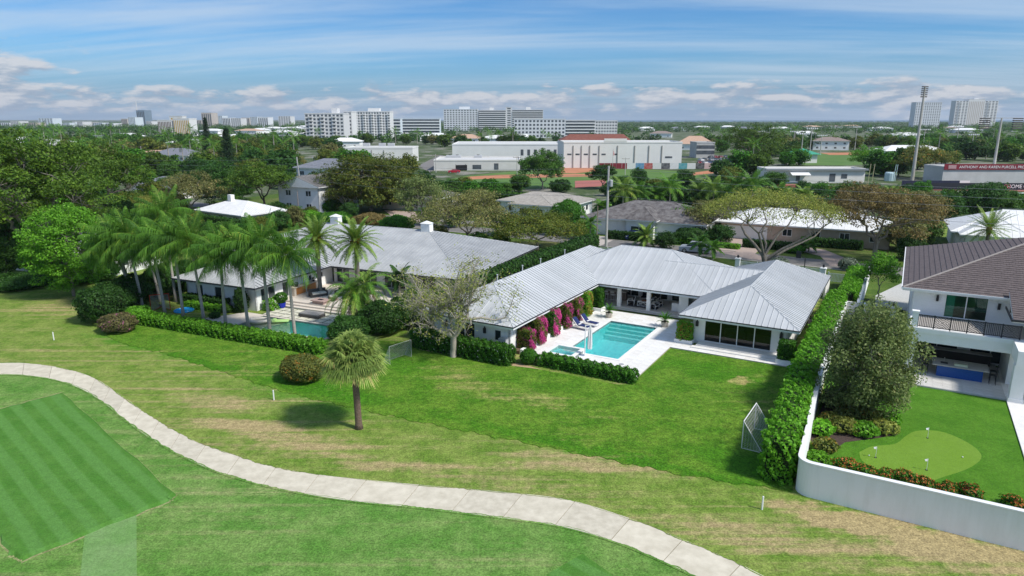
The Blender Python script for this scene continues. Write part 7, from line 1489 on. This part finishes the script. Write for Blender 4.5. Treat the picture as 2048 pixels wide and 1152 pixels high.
rr_ = part('tiled_roof', MB().add([(-w_ / 2, 22.2, H_ + .2), (w_ * .15, 22.2, H_ + .2), (w_ * .15, 40, H_ + .2), (-w_ / 2, 40, H_ + .2), (-w_ * .4, 31, H_ + 3), (w_ * .1, 31, H_ + 3)], [(0, 1, 5, 4), (1, 2, 5), (2, 3, 4, 5), (3, 0, 4), (3, 2, 1, 0)]), mat('maroon_tile', (.17, .06, .045), (.23, .09, .065), 1, .85), sc); part('wall', MB().box(-w_ / 2, 22.05, 0, w_ * .15, 40, H_ + .15), CREAMW, sc)
block('grey school annex with open walkways beside the car park', 1392, 1428, 316, 286, 14, mat('annex_grey', (.42, .42, .40), (.5, .5, .48), .3, .8), wins=[(0, 1, .25, .5), (0, 1, .62, .85)])
block('long white school gymnasium', 905, 1125, 322, 290, 40, mat('gym_white', (.70, .70, .68), (.75, .75, .73), .2, .8), wins=[(.62 + .06 * i, .645 + .06 * i, .35, .72) for i in range(6)])
block('low white school building with rooftop units in front of the gymnasium', 868, 1040, 341, 322, 26, mat('low_school_wall', (.62, .60, .56), (.68, .66, .62), .3, .8), wins=[(.45, .55, .15, .6), (.7, .75, .1, .75)])
block('white windowless school block left of the gymnasium', 690, 826, 326, 297, 20, mat('block_white', (.66, .66, .62), (.72, .72, .68), .2, .8), pil=(.10, .14, .28, .40, .58))
block('low white building left of the white block', 628, 690, 330, 318, 16, MATS['gym_white'])
for i, (x, y) in enumerate(((728, 291), (760, 291), (778, 291), (897, 318), (912, 318), (955, 318))):
    b = G(x, 326 if i < 3 else 336); h = height_at(b, y); b = b + Vector((0, 8, 0)); t = thing('rooftop_unit', 'grey rooftop air unit on the %s, %s from the left' % ('white school block' if i < 3 else 'low school building', ('first', 'second', 'third')[i % 3]), 'air unit', Vector((b.x, b.y, h * .92)), 0, 'rooftop air units'); part('casing', MB().bevbox(-1.6, -1, 0, 1.6, 1, 1.5, .1), MATS['ac_grey'], t); part('fan_hood', MB().lathe(0, 0, [(.6, 1.5), (.6, 1.7), (.5, 1.7)], 10), DARK, t)
pb, pw_, ph_ = block('long white portable classroom with grey roof edge', 1532, 1728, 366, 340, 9, mat('portable_white', (.68, .66, .62), (.74, .72, .68), .3, .8), wins=[(.64, .70, .12, .72), (.76, .82, .35, .68), (.12, .16, .1, .7), (.30, .34, .1, .7)])
part('roof_edge', MB().box(-pw_ / 2 - .6, -.8, ph_ - .1, pw_ / 2 + .6, -.12, ph_ + .45), mat('edge_grey', (.25, .28, .30), None), pb); part('awning', MB().add([(-pw_ * .27, -2.4, ph_ * .66), (-pw_ * .08, -2.4, ph_ * .66), (-pw_ * .08, -.05, ph_ * .86), (-pw_ * .27, -.05, ph_ * .86)] + [(-pw_ * .27, -2.4, ph_ * .63), (-pw_ * .08, -2.4, ph_ * .63), (-pw_ * .08, -.05, ph_ * .83), (-pw_ * .27, -.05, ph_ * .83)], [(0, 1, 2, 3), (7, 6, 5, 4), (0, 4, 5, 1), (1, 5, 6, 2), (3, 2, 6, 7), (0, 3, 7, 4)]), TRIM, pb)
rp_ = thing('access_ramp', 'red access ramp with pale handrail before the portable classroom', 'ramp', G(1600, 376), -.05); part('slope', MB().add([(-9, -1.2, 0), (8, -1.2, 0), (8, 1.2, 0), (-9, 1.2, 0), (-9, -1.2, 1.0), (-1, -1.2, 1.0), (-1, 1.2, 1.0), (-9, 1.2, 1.0)], [(0, 1, 5, 4), (1, 2, 6, 5), (2, 3, 7, 6), (3, 0, 4, 7), (4, 5, 6, 7)]), MATS['track_red'], rp_); part('handrail', MB().bar((-9, -1.2, 2.0), (-1, -1.2, 2.0), .06).bar((-1, -1.2, 2.0), (8, -1.2, 1.0), .06), TRIM, rp_)
# grandstand wall with its banner
MAR = mat('maroon_banner', (.20, .022, .035), (.24, .03, .045), 1, .7)
gs, gw, gh = block('grey grandstand back wall with a maroon banner', 1882, 2160, 372, 336, 10, mat('stand_grey', (.46, .46, .45), (.54, .54, .53), .3, .8))
part('banner', MB().box(-gw / 2, -.3, gh - .5, gw / 2, -.12, gh + 1.2), MAR, gs)
def words(parent, txt, size, loc, m):
    cu = bpy.data.curves.new('lettering', 'FONT'); cu.body = txt; cu.size = size; cu.extrude = .02; cu.align_x = 'LEFT'; tmp = bpy.data.objects.new('lettering', cu); scene.collection.objects.link(tmp)
    dg = bpy.context.evaluated_depsgraph_get(); me = bpy.data.meshes.new_from_object(tmp.evaluated_get(dg)); bpy.data.objects.remove(tmp); me.materials.clear(); me.materials.append(m); o = link('lettering', me, parent, loc); o.rotation_euler = (math.pi / 2, 0, 0); return o
words(gs, 'ANTHONY AND KAREN PURCELL PROUDLY WELCOME THE', 1.15, (-gw / 2 + 4.5, -.33, gh - .08), TRIM); part('sponsor_plate', MB().box(-gw / 2 + 1.2, -.36, gh - .2, -gw / 2 + 3.6, -.31, gh + .9), mat('plate_pink', (.45, .28, .28), None), gs)
fb = thing('field_banner', 'long dark banner with white lettering along the football field', 'banner', G(1978, 380), -.02); part('cloth', MB().box(-24, 0, .1, 24, .1, 2.0), mat('banner_black', (.02, .025, .035), None), fb); words(fb, 'GIBBONS        HOME OF', 1.5, (-4.6, -.04, .55), TRIM); part('emblem', MB().tube([(4.6 + .5 * math.cos(a), -.06, 1.05 + .5 * math.sin(a)) for a in [k * .5236 for k in range(13)]], .09, 4).tube([(5.4 + .5 * math.cos(a), -.06, 1.05 + .5 * math.sin(a)) for a in [k * .5236 for k in range(13)]], .09, 4), mat('emblem_red', (.5, .15, .15), None), fb)
fb2 = thing('field_banner', 'dark blue banner panel left of the lettered one', 'banner', G(1870, 376), -.02); part('cloth', MB().box(-10, 0, .1, 7, .1, 2.2), mat('banner_navy', (.02, .03, .06), None), fb2); part('white_panel', MB().box(7.05, 0, .1, 10, .1, 2.2), TRIM, fb2)
sp = [('white', (.7, .7, .7)), ('blue', (.05, .22, .42)), ('red', (.4, .04, .03)), ('white', (.68, .68, .66)), ('dark', (.04, .04, .05)), ('white', (.72, .72, .72)), ('teal', (.04, .3, .34)), ('white', (.7, .7, .68)), ('black', (.02, .02, .02)), ('white and red', (.6, .4, .38))]
for i, (nm, c) in enumerate(sp):
    x = 1262 + i * 17.2; b = G(x, 339); t = thing('outfield_banner', '%s sponsor banner on the outfield fence, %s from the left' % (nm, ('first', 'second', 'third', 'fourth', 'fifth', 'sixth', 'seventh', 'eighth', 'ninth', 'tenth')[i]), 'banner', b, 0, 'outfield fence banners'); part('cloth', MB().box(-1.7, 0, .2, 1.7, .06, 2.6), mat('banner_%d' % i, c, tuple(v * .6 + .2 for v in c), .8, .7), t)
for x0, x1, y, h, lb in ((1198, 1255, 338, 2.4, 'maroon fence boards behind the infield'),): t = thing('outfield_boards', lb, 'fence', G((x0 + x1) / 2, y)); w2 = metres(G(x0, y), x1 - x0); [part('board', MB().box(-w2 / 2 + w2 * k / 5 + .05, 0, .1, -w2 / 2 + w2 * (k + 1) / 5 - .05, .1, h), MAR, t) for k in range(5)]
bkst = thing('backstop_fence', 'tall black backstop fence around the infield', 'fence', G(1160, 334)); nb = MB(); w3 = metres(G(1160, 334), 78); net_grid(nb, (-w3 / 2, 0, 0), (w3 / 2, 0, 0), (w3 / 2, 0, 4.5), (-w3 / 2, 0, 4.5), 20, 5, .035); part('mesh', nb, DARK, bkst); part('padding', MB().box(-w3 / 2, -.2, 0, 0, -.05, 1.1), MAR, bkst)
dk = thing('windscreen_fence', 'black windscreen fence left of the infield', 'fence', G(990, 340), R(14)); part('screen', MB().box(-16, 0, .1, 16, .08, 2.2), BLACK, dk); [part('post', MB().bar((-16 + 4 * k, .1, 0), (-16 + 4 * k, .1, 2.6), .06), DARK, dk) for k in range(9)]
lc = random.Random(4)
for i in range(26):
    x, y = 1400 + (i % 9) * 10.5 + lc.uniform(-2, 2), 316 + (i // 9) * 6 + lc.uniform(-.8, .8)
    c = lc.choice([(.55, .55, .56), (.10, .11, .13), (.03, .05, .14), (.3, .3, .31), (.6, .6, .6), (.02, .02, .02), (.25, .02, .02)]); car('small car among the rows in the school car park', G(x, y), R(90 + lc.uniform(-8, 8)), c, False, group='cars in the school car park')
car('red car beside the low school building', G(908, 346), R(10), (.35, .01, .03), False)
# stadium lights
def mast(label, b, top, r, head, tilt=0.0, group='stadium light masts'):
    base = G(*b); H = height_at(base, top[1]); t = thing('light_mast', label, 'light mast', base, 0, group); part('shaft', MB().tube([(0, 0, 0), (0, 0, H)], [r, r * .5], 8), mat('mast_concrete', (.42, .40, .36), (.5, .48, .44), .5, .85), t)
    if head == 'bank':
        for k in range(6): part('lamp_row', MB().bevbox(-1.0, -.25, H - 3.2 + k * .62, 1.0, .25, H - 2.85 + k * .62, .08), DARK, t)
    elif head == 'wide':
        f = MB().bar((-6, 0, H), (6, 0, H), .12); part('cross_bar', f, CONCP, t)
        for s in (-1, 1):
            for k in range(6): part('lamp_row', MB().bevbox(s * (5.2 - k * .0) - 1.6, -.25, H - 3.4 + k * .62, s * 5.2 + 1.6, .25, H - 3.05 + k * .62, .08), DARK, t)
    else:
        part('cross_bar', MB().bar((-2.6, 0, H - .3), (2.6, 0, H - .3), .1), DARK, t); lm_ = MB()
        for k in range(6): part('lamp', MB().bevbox(-2.6 + k, -.3, H - .6, -2.1 + k, .3, H, .05), TRIM, t)
mast('tallest stadium light mast with a black lamp bank', (1824, 362), (1848, 174), .55, 'bank'); mast('second tall stadium mast with a wide lamp bar at the right', (1982, 366), (2000, 236), .5, 'wide')
for i, (b, tp) in enumerate((((1512, 325), (1515, 262)), ((1600, 330), (1604, 266)), ((1618, 318), (1622, 256)), ((1709, 300), (1711, 253)), ((1843, 312), (1846, 258)), ((1940, 316), (1946, 268)), ((1911, 300), (1914, 253)), ((2025, 292), (2029, 262)), ((1585, 305), (1585, 262)), ((1640, 310), (1640, 270)))):
    mast('ball field light pole on the right, %s from the left' % ('first', 'third', 'fourth', 'sixth', 'seventh', 'ninth', 'eighth', 'tenth', 'second', 'fifth')[i], b, tp, .3, 'small', group='ball field light poles')
for i, x in enumerate((1735, 1743)): t = thing('goal_post', 'yellow upright post beside the football track, %s one' % ('left', 'right')[i], 'goal post', G(x, 368), 0, 'football uprights'); part('upright', MB().bar((0, 0, 0), (.3, 0, 6.3), .09, 6), mat('pale_yellow', (.55, .5, .3), None), t)
pv = thing('green_pavilion', 'small pavilion with a green roof beside the far ball field', 'pavilion', G(1603, 325)); part('roof', MB().add([(-7, -5, 4), (7, -5, 4), (7, 5, 4), (-7, 5, 4), (0, 0, 6.6)], [(0, 1, 4), (1, 2, 4), (2, 3, 4), (3, 0, 4), (3, 2, 1, 0)]), mat('green_roof', (.05, .30, .20), None), pv); part('wall', MB().box(-5.5, -4, 0, 5.5, 4, 4), CREAMW, pv)
wt = thing('water_tank', 'pale blue tank beside the tallest stadium mast', 'tank', G(1778, 362)); part('tank', MB().lathe(0, 0, [(1.4, 0), (1.5, .1), (1.5, 2.6), (1.2, 2.9)], 12), mat('tank_blue', (.45, .58, .62), None), wt); part('ladder', MB().bar((.6, -1.4, 0), (.9, -1.4, 5.5), .08).bar((1.2, -1.4, 0), (1.5, -1.4, 5.5), .08), MATS['tank_blue'], wt)
flg = thing('flagpole', 'flag hanging on a pole before the school hall', 'flag', G(1225, 338)); part('pole', MB().bar((0, 0, 0), (0, 0, 8), .09, 6), CONCP, flg); part('flag', MB().add([(0, 0, 7.6), (.5, .1, 7.0), (.7, 0, 5.6), (.1, -.1, 5.4), (0, .02, 7.6), (.5, .12, 7.0), (.7, .02, 5.6), (.1, -.08, 5.4)], [(0, 1, 2, 3), (7, 6, 5, 4)]), mat('flag_red', (.45, .12, .12), (.6, .5, .5), 1.2, .8, stretch=(1, 1, 3)), flg)

# towers of the far skyline
def tower(label, x0, x1, yb, yt, floors, bays, m, style='grid', depth=18, wm=None, balc=None, top=None, ang=0.0, side=0):
    A_, B_ = G(x0, yb), G(x1, yb); w = (B_ - A_).length; base = (A_ + B_) / 2; H = height_at(base, yt); t = thing('apartment_tower', label, 'tower', base, R(ang)); fh = H / floors; wm = wm or BAND
    part('wall', MB().box(-w / 2, 0, 0, w / 2, depth, H), m, t); part('roof_edge', MB().box(-w / 2 - .2, -.2, H, w / 2 + .2, depth + .2, H + .8), m, t); mb = MB(); bal = MB(); bw_ = w / bays; q = .3
    for f_ in range(floors):
        z = f_ * fh
        if style == 'bands': mb.box(-w / 2 + .6, -.12, z + fh * .35, w / 2 - .6, -.02, z + fh * .85)
        elif style == 'columns': pass
        else:
            for k in range(bays):
                if style == 'balcony' and k % 3 == 1: bal.box(-w / 2 + k * bw_, -1.4, z + .05, -w / 2 + (k + 1) * bw_, -.02, z + fh * .38)
                mb.box(-w / 2 + k * bw_ + bw_ * .22, -.12, z + fh * .32, -w / 2 + (k + 1) * bw_ - bw_ * .22, -.02, z + fh * .82)
        if style == 'bands': bal.box(-w / 2 + .3, -1.2, z + .02, w / 2 - .3, -.13, z + fh * .30)
    if style == 'columns':
        for k in range(bays): mb.box(-w / 2 + k * bw_ + bw_ * .25, -.12, H * .06, -w / 2 + (k + 1) * bw_ - bw_ * .25, -.02, H * .93)
    part('window_panes', mb, wm, t)['kind'] = 'stuff'
    if bal.v: part('balconies', bal, balc or TRIM, t)['kind'] = 'stuff'
    if side:   # windows on the side turned to the camera
        s_ = MB(); sx = -w / 2 if side < 0 else w / 2
        for f_ in range(floors):
            for k in range(4): s_.box(min(sx, sx + side * .1), depth * (k + .25) / 4, f_ * fh + fh * .35, max(sx, sx + side * .1), depth * (k + .75) / 4, f_ * fh + fh * .8)
        part('side_window_panes', s_, wm, t)['kind'] = 'stuff'
    if top: part('roof_house', MB().box(w * top[0], depth * .3, H + .8, w * top[1], depth * .7, H + top[2]), m, t)
    return t
TW = mat('tower_white', (.66, .66, .65), (.70, .70, .69), .05, .8); TG = mat('tower_grey', (.60, .60, .60), (.65, .65, .65), .05, .8); TB = mat('tower_blue', (.58, .64, .68), (.62, .68, .72), .05, .8); TT = mat('tower_tan', (.45, .40, .36), (.5, .45, .4), .05, .8); TP = mat('tower_pale', (.66, .68, .70), (.7, .72, .74), .03, .8); GOLD = mat('gold_panels', (.42, .27, .06), (.5, .33, .09), .3, .5); BRN = mat('bronze_panels', (.13, .085, .06), None)
tower('white office block with gold vertical strips left of centre', 350, 382, 277, 238, 8, 9, TW, 'columns', 18, GOLD); tower('bronze striped wing of the gold office block', 319, 346, 277, 241, 8, 9, TW, 'columns', 18, BRN); tower('gold lift house joining the striped office block', 343, 369, 274, 233, 6, 2, TW, 'columns', 10, GOLD)
tower('dark balconied apartment slab left of the centre', 613, 690, 285, 228, 8, 10, TG, 'balcony', 22, BAND, mat('rail_white', (.6, .6, .6), None), (.15, .3, 5), side=-1)
tower('plain white apartment end block right of the dark slab', 690, 706, 283, 224, 8, 2, TW, 'grid', 20); tower('white balconied apartment block with many bays', 706, 782, 277, 224, 10, 14, TW, 'balcony', 20, top=(-.1, .2, 4))
tower('low pale blue slab with balconies', 772, 802, 270, 238, 5, 4, TB, 'bands', 16); tower('long low pale blue hotel block', 800, 880, 267, 238, 5, 14, TB, 'bands', 16)
tower('white apartment block with grid windows near the centre', 888, 956, 262, 219, 10, 12, TP, 'grid', 20, top=(-.05, .25, 5)); tower('white stepped apartment block right of the grid one', 957, 1012, 262, 221, 10, 7, TW, 'bands', 20, top=(-.1, .05, 5)); tower('tall white stair block joined to the banded towers', 1012, 1024, 262, 215, 10, 1, TW, 'grid', 14); tower('banded apartment tower right of the stair block', 1024, 1086, 262, 220, 10, 8, TW, 'bands', 20, top=(-.05, .1, 5))
tower('five storey white block with glazed front below the towers', 1028, 1130, 276, 239, 5, 14, TP, 'grid', 18); tower('long white five storey block right of the glazed one', 1130, 1190, 272, 241, 5, 9, TW, 'bands', 18); tower('white five storey block with paired windows', 1190, 1234, 272, 242, 5, 8, TW, 'grid', 18)
tower('tall pale tower with a window grid behind the stadium mast', 1826, 1877, 256, 205, 16, 12, TP, 'grid', 20); tower('left stepped flank of the twin balconied tower', 1905, 1930, 254, 202, 17, 4, TW, 'balcony', 20); tower('tall central block with vertical window strips at the right skyline', 1930, 1962, 254, 199, 17, 9, TW, 'columns', 20, TT, top=(-.1, .2, 3)); tower('right stepped flank of the twin balconied tower', 1962, 1989, 254, 202, 17, 4, TW, 'balcony', 20)
sky_l = [(0, 20, 246), (22, 38, 243), (50, 72, 246), (79, 107, 237), (146, 152, 244), (155, 166, 244), (172, 182, 245), (186, 205, 246), (212, 228, 247), (232, 243, 247), (244, 256, 238), (258, 272, 235), (276, 292, 221), (293, 304, 243), (405, 425, 226), (430, 446, 232), (446, 462, 236), (463, 483, 237), (484, 500, 236), (502, 516, 234), (517, 537, 235), (558, 582, 233), (388, 404, 241), (126, 140, 246)]
for i, (a, b, yt) in enumerate(sky_l):
    mm = (TP, TG, TT, TB)[i % 4] if i not in (12,) else mat('glass_tower', (.16, .22, .28), (.2, .26, .32), .02, .3); yb = 252.5 + (i % 3) * .7
    tower('far skyline tower, number %s from the left' % ('one', 'two', 'three', 'four', 'six', 'seven', 'eight', 'nine', 'ten', 'eleven', 'twelve', 'thirteen', 'fourteen', 'fifteen', 'seventeen', 'eighteen', 'nineteen', 'twenty', 'twenty-one', 'twenty-two', 'twenty-three', 'twenty-four', 'sixteen', 'five')[i] if i != 12 else 'dark glass tower under construction with a crane on the far skyline', a, b, yb, yt, 12, 5, mm, ('columns', 'grid')[i % 2], 40)
b = G(278, 252.5); hh = height_at(b, 221); t = thing('tower_crane', 'thin construction crane on the dark glass tower', 'crane', Vector((b.x, b.y, hh)), 0); part('mast', MB().bar((0, 0, 0), (0, 0, 26), 1.2), TG, t); part('jib', MB().bar((-8, 0, 20), (18, 0, 22), .9), TG, t)
# mid-distance roofs
rr = random.Random(21); spots = [(20, 292, 'w'), (40, 300, 'w'), (85, 305, 'w'), (150, 288, 'b'), (205, 282, 'w'), (235, 282, 'w'), (400, 268, 'w'), (470, 268, 'p'), (500, 266, 'w'), (520, 262, 'w'), (560, 262, 'w'), (590, 258, 'w'), (540, 272, 'w'), (600, 275, 'w'), (660, 296, 'w'), (1280, 262, 'w'), (1340, 262, 'b'), (1390, 259, 'w'), (1440, 258, 'w'), (1470, 262, 'b'), (1540, 262, 'w'), (1610, 258, 'p'), (1650, 257, 'r'), (1690, 256, 'p'), (1590, 275, 'w'), (1740, 262, 'w'), (1790, 280, 'w'), (1880, 262, 'r'), (1900, 258, 'w'), (1910, 266, 'w'), (1960, 262, 'r'), (840, 282, 'w'), (960, 288, 'w'), (1010, 285, 'w'), (430, 285, 'w'), (330, 300, 'w'), (1300, 275, 'r'), (1770, 320, 'w'), (1800, 320, 'w')]
for i, (x, y, c) in enumerate(spots):
    d = G(x, y).y; w = rr.uniform(16, 26) * (1 + d / 2500); small_house('distant house with %s roof' % {'w': 'a white', 'b': 'a slate', 'p': 'a peach', 'r': 'a brown'}[c], x, y, w, w * .6, 4.5, 7, {'w': TILE_W, 'b': MATS['slate_blue'], 'p': TILE_P, 'r': MATS['brown_shingle']}[c], axis='a', ang=rr.uniform(-20, 5), wins=3, group='small houses in the far distance with %s roofs' % c, panel=30, seen='', rib=0)
# far trees: prototypes copied one by one, the rest one mass
protos = []
def proto(nm, label, lm, H, r, **k): 
    t = tree(label, (0, 0), H, r, lm, nm, lobes=14, clusters=7, leaves=22, leaf=.75, cl_r=1.35, trunk_r=.3, z0=H * .06, shape='ball', twigs=False, trunk_h=H * .25, inner=.55, **k); protos.append(t); return t
G_T = 'trees of the far green belt'
for nm, lm, word in (('belt_tree', 'canopy', 'yellowish green'), ('belt_tree', 'dark', 'dark green'), ('belt_tree', 'mid', 'mid green'), ('belt_tree', 'olive', 'olive brown'), ('belt_tree', 'hedge', 'fresh green'), ('belt_tree', 'ficus', 'mustard green')): proto(nm, '%s tree in the far green belt' % word, lm, 8.0, 4.6)
for w, lm in (('x', 'palm'),): pp = small_palm('feathery palm rising from the far green belt', (0, 0), 7.5, 3.6, 13, None, 'palm', 'belt_palm', n=8, leaf_len=1.1, trunk_r=.16)
rr = random.Random(77)
clear = [(1040, 300, 1440, 362), (1120, 285, 1400, 352), (870, 318, 1060, 362), (680, 290, 870, 352), (870, 296, 1130, 352), (1385, 305, 1500, 345), (1600, 300, 1800, 335), (1530, 335, 1760, 420), (1850, 330, 2100, 420), (1215, 338, 1440, 352), (840, 345, 1100, 385), (590, 300, 660, 420), (255, 312, 345, 335)]
def free(x, y): return not any(a <= x <= c and b <= y <= d for a, b, c, d in clear)
cand = []
for y, step in ((352, 30), (340, 27), (330, 25), (321, 23), (313, 21), (306, 20), (300, 19), (294, 18), (289, 17), (284, 16), (280, 15), (276, 14), (272, 13), (268.5, 12), (265, 11), (262, 10), (259.5, 9.5), (257, 9), (255, 8), (253, 8), (251.3, 7), (249.8, 7), (248.4, 6.5), (247, 6), (245.8, 6), (244.6, 6)):
    x = -40 + rr.uniform(0, step)
    while x < 2090:
        yy = y + rr.uniform(-2, 2) * min(1, (y - 238) / 40)
        if free(x, yy) and rr.random() < .86: cand.append((x, yy))
        x += step * rr.uniform(.7, 1.35)
near = [c for c in cand if c[1] > 268][:600]; near.sort(key=lambda c: -c[1])
tr_n = pa_n = 0; mass = []
for (x, y) in near:
    b = G(x, y); pl = rr.random() < .26
    if pl and pa_n < 110:
        if pa_n == 0: o = pp; o.location = b
        else: o = copy_tree(pp, b)
        o.rotation_euler = (0, 0, rr.uniform(0, 6)); s = rr.uniform(.9, 1.5); o.scale = (s, s, s * rr.uniform(.9, 1.35)); o['group'] = 'palms of the far green belt'; pa_n += 1
    elif tr_n < 300:
        k = rr.choices(range(6), (4, 4, 4, 1.5, 2, 2))[0]; s = rr.uniform(.7, 1.2); sc = (s * rr.uniform(.85, 1.2), s * rr.uniform(.85, 1.2), s)
        o = protos[k] if not protos[k].get('group') else copy_tree(protos[k], b); o.location = b; o.rotation_euler = (0, 0, rr.uniform(0, 6)); o.scale = sc; o['group'] = G_T + ', ' + o['label'].split(' tree')[0]; tr_n += 1
    else: mass.append((x, y))
mass += [c for c in cand if c[1] <= 268]
for nm, lm, sel in (('distant_wood', 'mid', 0), ('distant_wood', 'dark', 1)):
    P, D = [], []; rng = rng_()
    for i, (x, y) in enumerate(mass):
        if i % 2 != sel: continue
        b = G(x, y); k = min(2.6, max(1.0, b.y / 700)); n = 110; lp, ld = sphere_pts(n, rng, .6); r = 4.6 * k * rng.uniform(.6, 1.2); h = rng.uniform(3.0, 8.5); P.append(np.array([b.x, b.y, h * .62]) + lp * np.array([r, r, h * .62])); D.append(ld + np.array([0, 0, .5]))
    t = tag(leaf_part(nm, np.concatenate(P), np.concatenate(D), 1.9, LM[lm], None, .6), 'distant mass of %s trees towards the horizon' % ('mid green', 'dark green')[sel], 'woodland', kind='stuff')
# single out the many alike: by their place counted from the left
from collections import defaultdict
same = defaultdict(list)
for o in scene.collection.objects:
    if o.parent is None and o.get('group') and o.get('label'): same[o['label']].append(o)
for lb, os_ in same.items():
    if len(os_) < 2: continue
    os_.sort(key=lambda o: o.location.x / o.location.y)
    for i, o in enumerate(os_): o['label'] = '%s, %s of these from the left' % (lb, nth(i + 1))
# haze: even thin air round everything
HZ = bpy.data.materials.new('haze_air'); HZ.use_nodes = True; nt = HZ.node_tree; nt.nodes.remove(nt.nodes['Principled BSDF']); pv_ = nt.nodes.new('ShaderNodeVolumePrincipled'); pv_.inputs['Color'].default_value = (.80, .88, 1.0, 1); pv_.inputs['Density'].default_value = .00006; pv_.inputs['Anisotropy'].default_value = .1; nt.links.new(pv_.outputs[0], nt.nodes['Material Output'].inputs['Volume'])
hz = tag(part('haze', MB().box(-9000, -80, -2.5, 9000, 12000, 140), HZ), 'thin pale air over the whole scene', 'haze', kind='stuff')
